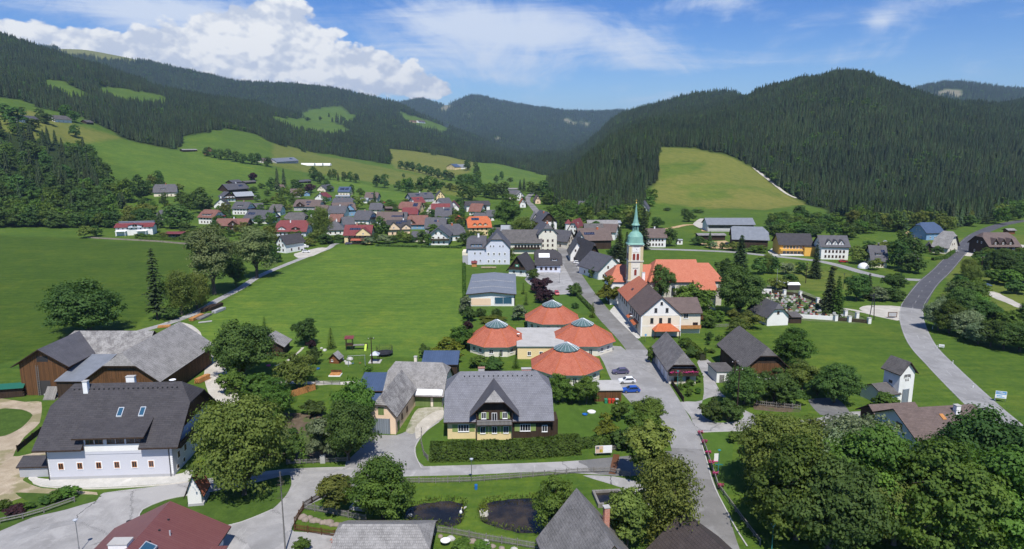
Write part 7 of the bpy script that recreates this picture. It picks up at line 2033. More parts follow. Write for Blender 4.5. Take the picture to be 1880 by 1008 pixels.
while n_<40:
 px=rs.uniform(1000,1180)
 q=(px,np.interp(px,[1000,1060,1180],[372,408,418])+rs.uniform(-9,7))
 tree(rs.choice(['f_round','f_dark','f_round','f_olive']),q,rs.uniform(8,15),rs.uniform(8,12),'broadleaf tree at the foot of the wooded spur','trees at the foot of the spur',nm='slope_tree')
 n_+=1
cand=[]
while len(cand)<190:
 q=(rs.uniform(-60,222),rs.uniform(240,418))
 if inpoly([q[0]],[q[1]],WOOD)[0]:
  cand.append(q)
HS=[(o.location.x,o.location.y)for o in COL.objects if o.get('category')in('house','barn','inn')and o.location.y>300]
HS=np.array(HS)
poly=[(380,400),(420,345),(520,340),(640,350),(760,362),(900,372),(905,430),(860,445),(700,445),(620,440),(500,450),(400,440)]
n_=0
while n_<110:
 q=(rs.uniform(380,905),rs.uniform(342,450))
 if not inpoly([q[0]],[q[1]],poly)[0]:
  continue
 c=at(*q)
 cc=np.hypot(HS[:,0]+6-c.x,HS[:,1]+5-c.y)
 if cc.min()<8.5:
  continue
 tree(rs.choice(['f_dark','f_round','f_dark','f_olive']),q,rs.uniform(2.5,8),rs.uniform(4,8),'small garden tree or shrub among the houses of the village',GARDEN,nm='garden_tree')
 n_+=1
n_=0
while n_<44:
 q=(rs.uniform(215,440),rs.uniform(340,432))
 c=at(*q)
 if q[0]>330 and q[1]<375 or np.hypot(HS[:,0]+6-c.x,HS[:,1]+2-c.y).min()<13:
  continue
 tree(rs.choice(['f_dark','f_round','f_dark','f_olive','f_spruce']),q,rs.uniform(6,14),rs.uniform(7,12),'tree in the belt between the left wood and the village','trees between the wood and the village',nm='belt_tree')
 n_+=1
for q in cand:
 sp_=rs.rand()<(0.6 if q[1]<360 else 0.25)
 tree('f_spruce' if sp_ else rs.choice(['f_dark','f_round','f_dark']),q,rs.uniform(17,25)if sp_ else rs.uniform(12,19),rs.uniform(6.5,9)if sp_ else rs.uniform(11,16),'tree of the dark mixed wood above the green field on the left edge','trees of the wood on the left edge',nm='wood_tree')
for x in range(0,215,11):
 tree(['f_dark','f_round','f_dark'][x%3],(x,416+rs.uniform(-3,3)),rs.uniform(9,14),rs.uniform(11,15),'tree of the dark mixed wood above the green field on the left edge','trees of the wood on the left edge',nm='wood_tree')
# cars
def loft(prof,ys,mat,m_):
 """side profile (x,z) swept over half widths: prof list of (x, z), ys = half width per point"""
 n=len(prof)
 for i in range(n):
  j=(i+1)%n
  (x0,z0),(x1,z1)=prof[i],prof[j]
  m_.face([(x0,-ys[i],z0),(x1,-ys[j],z1),(x1,ys[j],z1),(x0,ys[i],z0)],mat)
 m_.face([(p[0],-y_,p[1])for p,y_ in zip(prof,ys)],mat)
 m_.face([(p[0],y_,p[1])for p,y_ in zip(prof,ys)][::-1],mat)
CARM={}
def car_meshes(paint,van=False):
 if(paint,van)in CARM:
  return CARM[(paint,van)]
 b_=MB()
 if van:
  lo=[(-2.4,0.35),(2.4,0.35),(2.45,0.7),(2.3,1.05),(1.6,1.2),(0.95,1.95),(-2.35,1.98),(-2.45,1.0)]
  loft(lo,[0.85,0.85,0.9,0.9,0.9,0.78,0.78,0.92],paint,b_)
  win=[(1.5,1.2),(0.95,1.82),(-2.0,1.84),(-2.1,1.2)]
 else:
  lo=[(-2.05,0.32),(2.05,0.30),(2.15,0.62),(2.0,0.82),(1.0,0.98),(-1.95,1.0),(-2.15,0.75)]
  loft(lo,[0.80,0.78,0.84,0.86,0.89,0.88,0.86],paint,b_)
  cab=[(1.0,0.96),(0.25,1.47),(-1.3,1.50),(-1.98,0.99)]
  loft(cab,[0.84,0.66,0.64,0.82],paint,b_)
  win=[(0.82,1.02),(0.22,1.42),(-1.25,1.44),(-1.7,1.04)]
 body=b_.mesh('body')
 g_=MB()
 f_=0.79 if van else 0.84
 for s_ in(-1,1):
  g_.face([(x,s_*((0.915 if van else 0.90)-0.42*max(0,z-(1.2 if van else 1.0))),z)for x,z in win],'glass_dark')
 (x0,z0),(x1,z1)=win[0],win[1]
 side=g_.mesh('side_window')
 ws=MB()
 if van:
  ws.face([(1.62,-0.8,1.22),(1.62,0.8,1.22),(1.0,0.7,1.92),(1.0,-0.7,1.92)],'glass_dark')
 else:
  ws.face([(0.98,-0.72,1.02),(0.98,0.72,1.02),(0.32,0.58,1.46),(0.32,-0.58,1.46)],'glass_dark')
 rw=MB()
 if van:
  rw.face([(-2.46,-0.7,1.2),(-2.46,0.7,1.2),(-2.40,0.65,1.8),(-2.40,-0.65,1.8)],'glass_dark')
 else:
  rw.face([(-1.98,-0.68,1.06),(-1.98,0.68,1.06),(-1.40,0.55,1.46),(-1.40,-0.55,1.46)],'glass_dark')
 CARM[(paint,van)]=(body,side,ws.mesh('windscreen'),rw.mesh('rear_window'))
 return CARM[(paint,van)]
def ycyl(r,y0,y1,mat,n=14):
 m_=MB()
 p=[(r*math.cos(2*math.pi*i/n),r*math.sin(2*math.pi*i/n))for i in range(n)]
 m_.face([(a,y0,c)for a,c in p],mat)
 m_.face([(a,y1,c)for a,c in p][::-1],mat)
 for i in range(n):
  j=(i+1)%n
  m_.face([(p[i][0],y0,p[i][1]),(p[i][0],y1,p[i][1]),(p[j][0],y1,p[j][1]),(p[j][0],y0,p[j][1])],mat)
 return m_
TYRE=ycyl(0.33,-0.1,0.1,'rubber').mesh('tyre')
RIM=ycyl(0.2,-0.115,0.115,'steel',10).mesh('rim')
HL=MB().box(-0.06,0.05,-0.18,0.18,-0.06,0.07,'paint_silver').mesh('headlight')
TL=MB().box(-0.05,0.06,-0.14,0.14,-0.09,0.1,'paint_red').mesh('tail_light')
def car(p,rot,paint,label,van=False,group='parked cars',parts=True):
 c=at(*p)
 r=thing('van' if van else 'car',label,'van' if van else 'car',(c.x,c.y,c.z+0.04),rot,group)
 b_,s_,w_,rw=car_meshes(paint,van)
 bo=put(b_,'body',r)
 put(s_,'side_window',r);put(w_,'windscreen',r);put(rw,'rear_window',r)
 for x in(-1.3,1.32):
  for y_ in(-0.76,0.76):
   wh=put(TYRE,'wheel',r,(x,y_,0.33))
   put(RIM,'rim',wh)
 xf=2.38 if van else 2.08
 for y_ in(-0.62,0.62):
  put(HL,'headlight',r,(xf,y_,0.7))
  put(TL,'tail_light',r,(-xf-0.03,y_,0.8))
 return r
car((1139,686),3.25,'paint_violet','dark violet car, farthest of the three beside the round pavilion')
car((1151,703),3.22,'paint_white','white car between the violet and the blue one beside the round pavilion')
car((1158,720),3.22,'paint_blue','blue car nearest the camera beside the round pavilion')
car((1022,541),-1.5,'paint_red','red car standing alone below the purple tree')
car((1060,484),0.15,'paint_white','rear one of two white cars before the slate gabled house by the street')
car((1066,489),0.1,'paint_white','front one of two white cars before the slate gabled house by the street')
car((559,455),0.1,'paint_white','white van on the gravel car park beside the lane',True)
car((549,460),0.1,'paint_black','black car on the gravel car park beside the lane')
car((562,464),0.1,'paint_white','white car on the gravel car park beside the lane')
car((640,449),0.2,'paint_violet','dark car before the wine-red house with the red canopy')
car((1625,446),0.9,'paint_silver','silver car driving on the main road below the forest',group='cars on the main road')
car((707,373),0.0,'paint_red','red car at the upper edge of the village')
car((471,362),0.2,'paint_white','white car left beside the dark farm barn')
car((475,367),0.2,'paint_silver','silver car beside the dark farm barn')
car((1744,461),0.4,'paint_white','white car beside the weathered grey roof, upper one')
car((1752,463),0.3,'paint_silver','silver car beside the weathered grey roof, lower one')
car((1834,443),0.2,'paint_black','black car on the lot above the brown timber inn')
car((1840,441),0.2,'paint_silver','silver car on the lot above the brown timber inn')
car((1548,482),0.1,'paint_red','red car before the long white house with three dormers')
car((975,510),0.4,'paint_white','white car on the square behind the round tree')
car((316,436),0.0,'paint_silver','silver car under the wine-red carport')
# fences, hedges, walls
def fence(name,label,pts,h=1.0,step=0.22,mat='wood_grey',post=2.4,style='picket',cat='fence',pw=0.09):
 C=[at(*p)for p in pts]
 root=thing(name,label,cat,C[0])
 o0=C[0]
 m_=MB()
 rails=MB()
 pm=MB().box(-0.07,0.07,-0.07,0.07,-0.3,h+0.12,mat).mesh('post')
 for a,b_ in zip(C,C[1:]):
  d=b_-a
  L=d.length
  u=d/L
  n_=Vector((-u.y,u.x,0))
  def P(s_,off,z):
   q=a+u*s_+n_*off-o0
   return(q.x,q.y,z)
  def bx(s0,s1,o0_,o1,z0,z1,mm,mt):
   ps=[P(s0,o0_,z0),P(s1,o0_,z0),P(s1,o1,z0),P(s0,o1,z0)]
   ph_=[(x,y_,z1)for x,y_,z in ps]
   mm.face(ph_,mt)
   for i in range(4):
    j=(i+1)%4
    mm.face([ps[i],ps[j],ph_[j],ph_[i]],mt)
  if style=='picket':
   k=int(L/step)
   for i in range(k):
    hh=h*rnd.uniform(0.93,1.04)
    bx(i*step,i*step+pw,0.03,0.06,0.08,hh,m_,mat)
   for z in(0.3,h*0.78):
    bx(0,L,-0.03,0.03,z,z+0.09,rails,mat)
  elif style=='rail':
   for z in(h*0.45,h*0.9):
    bx(-0.1,L+0.1,-0.06,0.06,z,z+0.14,rails,mat)
  elif style=='board':
   for i in range(int(h/0.24)):
    bx(0,L,-0.025,0.025,0.06+i*0.24,0.06+i*0.24+0.21,m_,mat)
  k=max(1,int(round(L/post)))
  for i in range(k):
   q=a+u*(i*L/k)-o0
   put(pm,'post',root,(q.x,q.y,0),math.atan2(u.y,u.x))
 q=C[-1]-o0
 put(pm,'post',root,(q.x,q.y,0))
 if m_.v:
  m_.build('pickets' if style=='picket' else 'boards',root)
 if rails.v:
  rails.build('rails',root)
 return root
fence('picket_fence','long grey picket fence between the pond lawn and the street',[(684,881),(738,887),(800,887),(866,885),(935,880),(1000,874),(1060,869),(1120,867),(1157,876)])
fence('picket_fence','dark picket fence slanting from the street corner towards the young tree',[(557,933),(588,915),(622,903)],1.1,0.2,'wood_dark')
fence('railing','blue-grey metal railing at the little bridge by the street',[(640,899),(656,893),(684,882)],1.0,0.3,'steel',1.8)
fence('picket_fence','grey picket fence running behind the pavilion roof, left of it',[(557,935),(600,943),(640,951),(672,958)],1.2)
fence('picket_fence','grey picket fence below the larger pond at the lower edge',[(770,974),(830,982),(893,994),(950,1003),(990,1010)],1.2)
fence('picket_fence','weathered fence round the rockery bed at the street corner',[(557,936),(541,962),(541,974),(590,982),(640,990)],1.1,0.2,'wood_brown')
fence('picket_fence','low grey garden fence below the columnar thuja',[(527,853),(575,851),(638,848)],1.0)
fence('board_fence','dark slatted fence curving left of the chalet lawn',[(774,795),(773,815),(778,836),(786,846)],1.1,0.3,'wood_grey',2.0,'board')
fence('picket_fence','grey fence at the right end of the long hedge',[(1120,829),(1157,819)],1.1)
fence('timber_rail','heavy grey timber rail round the flower bed at the lower left',[(0,962),(42,953),(81,942),(137,922)],0.9,0.3,'wood_grey',3.0,'rail')
fence('timber_rail','dark timber rail beside the dirt yard left of the farmhouse',[(32,830),(60,807),(89,785)],1.3,0.3,'wood_dark',2.5,'board')
fence('board_fence','orange boarded fence below the apple tree',[(533,731),(579,716)],1.7,0.2,'wood_orange',2.4,'board')
fence('board_fence','dark slatted fence before the flower balcony barn',[(1231,703),(1255,738)],1.2,0.2,'wood_dark',2.2,'board')
fence('garden_fence','thin fence round the bare vegetable bed before the dark barn',[(1389,744),(1425,748),(1469,752)],1.2,0.4,'wood_grey',2.0)
fence('garden_fence','thin garden fence right of the parish house',[(1288,600),(1320,601),(1346,600)],1.1,0.4,'wood_grey',2.0)
fence('garden_fence','wooden rail fence beside the path right of the apple tree',[(580,706),(624,706)],0.9,0.4,'wood_grey',2.0,'rail')
fr_=fence('flower_rail','timber rail with pink flower boxes along the main street',[(1283,797),(1296,828),(1307,862),(1318,896),(1350,940),(1395,1000)],0.9,0.3,'wood_grey',2.5,'rail')
rs=np.random.RandomState(9)
for i,p in enumerate(((1286,801),(1293,818),(1300,838),(1306,856),(1313,877),(1323,900))):
 c=at(*p)
 r=thing('flower_box','pink flower box hanging on the timber street rail','flower box',(c.x,c.y,0),0.0,'flower boxes on the street rail')
 MB().box(-0.45,0.45,-0.18,0.18,0.62,0.85,'wood_dark').build('box',r)
 Cq=np.stack([rs.uniform(-0.55,0.55,90),rs.uniform(-0.35,0.35,90),rs.uniform(0.7,1.2,90)],1)
 V,Fc=leafquads(Cq,unit(rs.normal(size=Cq.shape)+np.array([0,0,0.6])),0.11,rs)
 put(leafmesh('flowers',V,Fc,rs.rand(90),'petal_pink'),'flowers',r)
def hedge(name,label,pts,w,h,mat='leaf_dark',dens=150,size=0.2,wild=0.25,world=False):
 C=[Vector((p[0],p[1],0))for p in pts]if world else[at(*p)for p in pts]
 rs=np.random.RandomState(len(label))
 P_,N_,T_=[],[],[]
 for a,b_ in zip(C,C[1:]):
  d=b_-a
  L=d.length
  u=d/L
  n=int(L*dens*(w+2*h)/4)
  s_=rs.rand(n)*L
  t_=rs.uniform(-1,1,n)
  side=rs.rand(n)<h/(h+w/2)
  hh=h*(1+wild*(vnoise((s_+a.x)/1.6,t_+a.y,3)))
  off=np.where(side,np.sign(t_)*w/2*rs.uniform(0.82,1.08,n),t_*w/2)
  z=np.where(side,rs.rand(n)*hh,hh*rs.uniform(0.86,1.06,n))
  off*=1-0.25*(z/h)**3
  P_.append(np.stack([a.x+u.x*s_-u.y*off,a.y+u.y*s_+u.x*off,z],1))
  N_.append(np.stack([np.where(side,-u.y*np.sign(t_),0),np.where(side,u.x*np.sign(t_),0),np.where(side,0.7,1.0)],1)+rs.normal(scale=0.6,size=(n,3)))
  T_.append(np.clip(0.5+vnoise(s_/0.9,z/0.8,5)*1.1+rs.normal(scale=0.15,size=n),0,1))
 P_,N_,T_=np.concatenate(P_),unit(np.concatenate(N_)),np.concatenate(T_)
 c0=np.array(C[0])
 V,Fc=leafquads(P_-c0,N_,size,rs)
 r=thing(name,label,'hedge',C[0])
 put(leafmesh('foliage',V,Fc,T_,mat),'foliage',r)
 m_=MB()
 for a,b_ in zip(C,C[1:]):
  u=(b_-a).normalized()
  n_=Vector((-u.y,u.x,0))*w*0.33
  q=[a-n_-C[0],b_-n_-C[0],b_+n_-C[0],a+n_-C[0]]
  m_.prism([(p.x,p.y)for p in q],0,h*0.72,'hedge_core')
 m_.build('branches',r)
 return r
plain('hedge_core',(0.03,0.035,0.015),0.95)
hedge('hedge','long thick dark hedge along the street in front of the chalet',[(790,840),(850,838),(930,836),(1000,832),(1062,826)],4.4,2.5,'hedge_leaf',190,0.20,0.6)
hedge('hedge','lower hedge continuing right of the long chalet hedge',[(1062,822),(1118,816),(1145,812)],1.8,1.7,'leaf_green')
hedge('hedge','low clipped hedge beside the pavement above the round pavilions',[(1062,545),(1075,558),(1088,572)],1.4,1.2)
hedge('hedge','hedge along the lawn behind the shingled street barn',[(1258,634),(1276,650),(1290,662)],2.2,2.2,'leaf_green')
hedge('hedge','hedge at the garden of the white twin house',[(255,440),(330,441)],1.6,1.4,'leaf_green',70,0.4)
hedge('hedge','hedge between the field and the wine-red canopy house',[(605,446),(630,447)],1.8,1.6,'leaf_dark',70,0.4)
hedge('hedge','dark field-edge hedge under the village houses',[(690,452),(760,454),(848,456)],1.4,1.1,'leaf_dark',50,0.4)
hedge('hedge','green strip of bushes at the right wall of the sports hall field',[(851,640),(854,600),(853,560),(852,520),(852,480)],1.2,0.8,'leaf_green',50,0.4)
hedge('hedge','clipped hedge curving below the orange-brown road verge house',[(1712,478),(1735,475),(1752,462)],1.6,1.4,'leaf_green',60,0.4)
plaster('rock',(0.30,0.25,0.21),(0.16,0.13,0.11),0.8)
def wall_seg(name,label,pts,h,w,mat,cap=None,cat='wall',group=None):
 C=[at(*p)for p in pts]
 m_=MB()
 for a,b_ in zip(C,C[1:]):
  u=(b_-a).normalized()
  n_=Vector((-u.y,u.x,0))*w/2
  q=[a-n_-C[0],b_-n_-C[0],b_+n_-C[0],a+n_-C[0]]
  m_.prism([(p.x,p.y)for p in q],-0.2,h,mat,cap or mat)
 return tag(m_.build(name,None,C[0]),label,cat,group)
wall_seg('garden_wall','dry stone wall at the foot of the white twin house garden',[(160,437),(215,440),(290,444),(356,450)],0.8,0.5,'rock')
wall_seg('cemetery_wall','white plastered cemetery wall left of the cottage path',[(1438,582),(1470,584),(1500,586),(1532,588)],1.3,0.4,'plaster_white')
wall_seg('cemetery_wall','white wall piece at the far corner of the cemetery',[(1389,538),(1416,539)],1.8,0.4,'plaster_white')
fence('cemetery_fence','dark slatted fence along the near edge of the cemetery',[(1534,589),(1564,591),(1594,594)],1.2,0.2,'wood_dark',4,'board')
fence('cemetery_fence','dark slatted fence along the far edge of the cemetery',[(1418,538),(1440,541),(1470,544),(1502,556),(1540,572)],1.2,0.2,'wood_dark',4,'board')
pil=MB().box(-0.5,0.5,-0.5,0.5,0,1.9,'plaster_white').box(-0.58,0.58,-0.58,0.58,1.9,2.05,'concrete').mesh('wall_pillar')
for p in((1440,541),(1469,544),(1501,556),(1552,580),(1573,584),(1595,594),(1534,589),(1559,591)):
 tag(put(pil,'wall_pillar',None,at(*p),0.1),'short white pillar in the cemetery fence','pillar','white pillars of the cemetery fence')
GR=[]
for i,mt in enumerate(('iron_dark','stone_pale','concrete','plaster_grey')):
 m_=MB()
 w_=(0.4,0.5,0.34,0.6)[i]
 hh=(1.25,0.95,1.5,1.05)[i]
 pts=[(-w_,0.1),(w_,0.1),(w_,hh*0.75),(w_*0.5,hh),(-w_*0.5,hh),(-w_,hh*0.75)]
 m_.face([(x,-0.1,z)for x,z in pts],mt)
 m_.face([(x,0.1,z)for x,z in pts][::-1],mt)
 for k in range(6):
  j=(k+1)%6
  m_.face([(pts[k][0],-0.1,pts[k][1]),(pts[k][0],0.1,pts[k][1]),(pts[j][0],0.1,pts[j][1]),(pts[j][0],-0.1,pts[j][1])],mt)
 bed=MB().box(-0.62,0.62,-1.7,-0.12,0,0.24,('stone_pale','concrete','plaster_grey','concrete')[i],('garden_soil','lawn','garden_soil','lawn_dark')[i])
 rsq=np.random.RandomState(i)
 Cq=np.stack([rsq.uniform(-0.5,0.5,40),rsq.uniform(-1.5,-0.3,40),rsq.uniform(0.25,0.55,40)],1)
 Vq,Fq=leafquads(Cq,unit(rsq.normal(size=Cq.shape)+np.array([0,0,1.0])),0.12,rsq)
 GR.append((m_.mesh('headstone'),bed.mesh('bed'),leafmesh('plants',Vq,Fq,rsq.rand(40),('petal_red','petal_white','petal_pink','leaf_green')[i])))
poly=[(1402,532),(1438,544),(1472,547),(1500,559),(1545,580),(1555,585),(1500,583),(1425,576),(1402,560)]
rs=np.random.RandomState(12)
for gx in np.arange(84,140,1.9):
 for gy in np.arange(216,284,3.3):
  x,y_=gx+rs.uniform(-0.3,0.3)+0.12*(gy-240),gy+rs.uniform(-0.4,0.4)
  px_,py_=proj(x,y_,0.0)
  if inpoly([px_],[py_],poly)[0]and rs.rand()<0.62:
   a,b_,c_=GR[rs.randint(4)]
   r=thing('grave','grave with headstone and planted bed in the churchyard rows','grave',(x,y_,0),rs.uniform(-0.08,0.08)+0.1,'graves in the cemetery')
   put(a,'headstone',r);put(b_,'bed',r);put(c_,'plants',r)
for p,h in(((1408,548),2.2),((1425,560),1.8),((1450,566),2.4),((1480,570),2.0),((1468,556),1.7),((1515,578),2.2),((1433,552),1.6),((1500,566),1.8),((1418,572),2.0),((1540,584),1.6)):
 tree('bush',p,h,h*0.9,'small clipped evergreen between the graves','evergreens in the cemetery',nm='evergreen_shrub')
# lamps, poles, signs
def lamp(p,h,label,mat='steel',head='zinc',r=0.33):
 c=at(*p)
 t_=thing('street_lamp',label,'street lamp',(c.x,c.y,0),0)
 MB().cyl(0,0,-0.2,h,0.075,0.05,mat,8).cyl(0,0,0,0.8,0.11,0.10,mat,8).build('pole',t_)
 MB().lathe(0,0,[(0.12,h-0.05),(r,h+0.12),(r,h+0.18),(0.1,h+0.3),(0,h+0.32)],head,14).build('lamp_head',t_)
 MB().lathe(0,0,[(0.0,h-0.16),(0.16,h-0.1),(0.17,h+0.04)],'white_sheet',12).build('lamp_glass',t_)
 return t_
lamp((866,886),4.3,'street lamp with round flat head behind the picket fence')
lamp((146,1014),5.0,'street lamp with round flat head at the lower left')
b_=lamp((1318,872),4.6,'teal lamp post carrying a white banner beside the flower rail','paint_teal','paint_teal',0.3)
MB().box(-0.85,-0.12,-0.02,0.02,2.7,4.1,'white_sheet').box(-0.85,-0.12,-0.022,0.022,2.55,2.7,'plastic_pink').build('banner',b_)
MB().box(-0.6,0.8,-0.03,0.03,1.9,2.1,'paint_teal').build('sign_arm',b_)
lamp((1416,1018),4.6,'teal lamp post at the lower edge under the big trees','paint_teal','paint_teal',0.34)
lamp((1243,716),4.6,'teal lamp post before the flower balcony barn','paint_teal','paint_teal',0.3)
lamp((1027,520),4.4,'street lamp on the parking square by the clipped ball')
lamp((1548,530),6,'street lamp in the meadow left of the road junction','iron_dark','iron_dark')
def upole(p,h,label,arms=1):
 c=at(*p)
 t_=thing('utility_pole',label,'pole',(c.x,c.y,0),0.3)
 MB().cyl(0,0,-0.3,h,0.16,0.11,'wood_dark',8).build('pole',t_)
 for i in range(arms):
  MB().box(-0.9,0.9,-0.06,0.06,h-0.6-0.7*i,h-0.46-0.7*i,'wood_dark').build('crossarm',t_)
 for q in(-0.7,0,0.7):
  MB().cyl(0,0,0,0.22,0.06,0.05,'white_sheet',8).build('insulator',t_,(q,0,h-0.46))
 return t_
upole((1352,769),11.5,'tall dark utility pole beside the oval shrubs')
upole((1345,742),10.5,'utility pole standing right behind the tall dark one')
upole((683,668),7.5,'thin wooden pole in the playground')
upole((1479,520),9,'dark pole left of the pointed spruce')
upole((1798,522),12,'tall pole rising from the roadside thicket')
t_=thing('power_pole','black A-shaped power pole beside the gravel pull-off','pole',at(1600,588),0.2)
MB().bar((-0.95,0,-0.2),(-0.12,0,9.2),0.14,'iron_dark',6).build('leg',t_)
MB().bar((0.95,0,-0.2),(0.12,0,9.2),0.14,'iron_dark',6).build('leg',t_)
MB().box(-1.5,1.5,-0.09,0.09,8.5,8.7,'iron_dark').build('crossarm',t_)
MB().box(-0.4,0.4,-0.06,0.06,4.6,4.75,'iron_dark').build('brace',t_)
t_=thing('maypole','very tall bare pole with a withered tree top by the parking area','pole',at(524,1012),0)
MB().cyl(0,0,-0.3,12.5,0.13,0.06,'wood_grey',8).build('pole',t_)
rs=np.random.RandomState(4)
m_=MB()
for i in range(46):
 z=rs.uniform(8.2,12.4)
 a=rs.rand()*6.28
 l=(12.9-z)*0.32*rs.uniform(0.5,1.1)
 m_.bar((0,0,z),(l*math.cos(a),l*math.sin(a),z+0.25*l),0.03,'bark',4,0.008)
m_.build('dry_branches',t_)
tag(MB().cyl(0,0,0,9,0.06,0.04,'zinc',8).build('flagpole',None,at(1425,533)),'white flagpole at the far corner of the cemetery','pole')
def board(name,label,p,rot,w,h,z,panels,posts=2):
 t_=thing(name,label,'sign',at(*p),rot)
 for i in range(posts):
  x=0 if posts==1 else-w/2+0.15+i*(w-0.3)
  MB().cyl(x,0.05,-0.2,z+h,0.05,0.05,'steel',8).build('post',t_)
 pm=MB().box(-w/2,w/2,-0.03,0.03,z,z+h,panels[0])
 pm.build('panel',t_)
 m_=MB()
 for(x0,x1,z0,z1,mt)in panels[1:]:
  m_.box(-w/2+x0*w,-w/2+x1*w,-0.042,-0.03,z+z0*h,z+z1*h,mt)
 if m_.v:
  m_.build('print',t_)
 return t_
plain('sign_blue',(0.12,0.34,0.60),0.5)
board('road_sign','pale blue and white board on the meadow beside the right road',(1836,738),-0.35,2.2,1.7,0.9,['white_sheet',(0.04,0.96,0.54,0.96,'sign_blue'),(0.12,0.86,0.66,0.76,'white_sheet'),(0.12,0.60,0.82,0.90,'white_sheet'),(0.12,0.84,0.10,0.18,'sign_blue'),(0.12,0.62,0.28,0.40,'sign_blue')])
board('info_board','village map board and notice board in front of the long hedge',(1108,838),0.1,3.2,1.5,0.7,['white_sheet',(0.02,0.46,0.05,0.95,'cushion'),(0.04,0.22,0.55,0.90,'sign_blue'),(0.26,0.44,0.1,0.5,'plastic_yellow'),(0.52,0.98,0.06,0.94,'paint_white')])
board('road_sign','small white place sign on the verge of the right road',(1728,641),-0.4,1.4,0.8,0.6,['white_sheet',(0.1,0.9,0.3,0.5,'frame_dark')])
board('notice_board','wooden notice board on the gravel pull-off',(1638,584),-0.1,3.0,1.7,0.4,['wood_brown',(0.08,0.92,0.12,0.88,'plaster_grey')])
board('traffic_sign','round blue traffic sign by the parish house',(1185,628),0.0,0.6,0.6,1.9,['sign_blue'],1)
for p in((1720,640),(1749,668),(1786,712),(1712,604),(1826,735)):
 tag(MB().box(-0.07,0.07,-0.05,0.05,0,1.0,'white_sheet').box(-0.072,0.072,-0.052,0.052,0.7,0.86,'frame_dark').build('delineator',None,at(*p)),'white delineator post on the verge of the right road','post','delineator posts along the right road')
# small things near the ponds and the street
sh=House('shrine','small white wayside chapel with a pale orange tiled roof half under the linden',(346,930),(371,928),3.4,3.0,2.6,ridge='y',k=(0,0),over=0.5,overg=0.4,wall='plaster_white',roof='tile_church',cat='chapel')
MB().box(-0.03,2.4,-0.05,3.45,-0.2,0.45,'plaster_grey').build('plinth',sh.root)
tag(MB().cyl(0,0,0,0.75,0.26,0.26,'plastic_blue',12).cyl(0,0,0.75,0.85,0.29,0.24,'plastic_blue',12).build('barrel',None,at(874,898)),'blue barrel on the lawn below the street lamp','barrel')
tag(MB().box(-0.45,0.45,-0.25,0.25,0,1.45,'concrete').box(-0.5,0.5,-0.3,0.3,1.45,1.52,'zinc').build('switch_cabinet',None,at(593,850)),'pale grey switch cabinet on the verge below the silvery tree','cabinet')
m_=MB().lathe(0,0,[(0.05,0.5),(0.24,0.75),(0.22,1.0),(0.08,1.2)],'white_sheet',10)
m_.bar((0.03,0,0),(0.03,0,0.6),0.03,'iron_dark').bar((0.05,0,1.1),(0.16,0,1.7),0.05,'white_sheet',6).bar((0.14,0,1.68),(0.42,0,1.6),0.05,'plastic_yellow',5,0.01)
tag(m_.build('heron_figure',None,at(846,946)+Vector((0,0,-0.3))),'white heron figure at the right bank of the smaller pond','figure')
r=thing('water_planter','yellow flowering planter at the left bank of the larger pond','planter',at(888,939))
MB().cyl(0,0,-0.6,0.15,0.8,0.7,'stone_pale',12).build('tub',r)
rs=np.random.RandomState(2)
Cq=np.stack([rs.normal(scale=0.4,size=240),rs.normal(scale=0.4,size=240),rs.uniform(0.1,1.1,240)],1)
V,Fc=leafquads(Cq,unit(rs.normal(size=Cq.shape)),0.13,rs)
put(leafmesh('plants',V,Fc,rs.rand(240),'leaf_yellow'),'plants',r)
boul=[]
for i in range(3):
 bm=bmesh.new()
 bmesh.ops.create_icosphere(bm,subdivisions=2,radius=0.5)
 rs=np.random.RandomState(60+i)
 for v in bm.verts:
  v.co*=1+0.22*math.sin(3*v.co.x+5*i)*math.cos(4*v.co.y+i)+rs.uniform(-0.07,0.07)
  v.co.z*=0.7
 me=bpy.data.meshes.new('boulder');bm.to_mesh(me);bm.free()
 boul.append(me)
plaster('rock_pale',(0.50,0.49,0.46),(0.34,0.33,0.31),0.8)
for i,me in enumerate(boul):
 me.materials.append(MATS['rock' if i<2 else 'rock_pale'])
for i in range(15):
 q=at(556+i*6.2+rnd.uniform(-2,2),951+i*1.3+rnd.uniform(-3,3))
 tag(put(boul[i%2],'boulder',None,q+Vector((0,0,0.1)),rnd.uniform(0,6),rnd.uniform(0.9,1.6)),'brown boulder in the rockery bed behind the corner fence','boulder','boulders of the rockery')
for i in range(9):
 q=at(792+i*19+rnd.uniform(-4,4),985+i*3+rnd.uniform(-3,2))
 tag(put(boul[i%3],'boulder',None,q+Vector((0,0,0.1)),rnd.uniform(0,6),rnd.uniform(0.7,1.4)),'boulder lining the bed below the pond fence','boulder','boulders below the pond fence')
for i,p in enumerate(((752,944),(855,931),(640,668),(634,664),(628,660),(642,660),(590,640),(596,644))):
 tag(put(boul[2],'boulder',None,at(*p)+Vector((0,0,-0.25 if p[1]>900 else 0.1)),i,0.8 if p[1]>900 else 0.8+0.5*(i%3)),'pale boulder at the water edge' if p[1]>900 else 'pale boulder on the playground lawn','boulder','pale boulders at the pond banks' if p[1]>900 else 'pale boulders of the playground')
rs=np.random.RandomState(8)
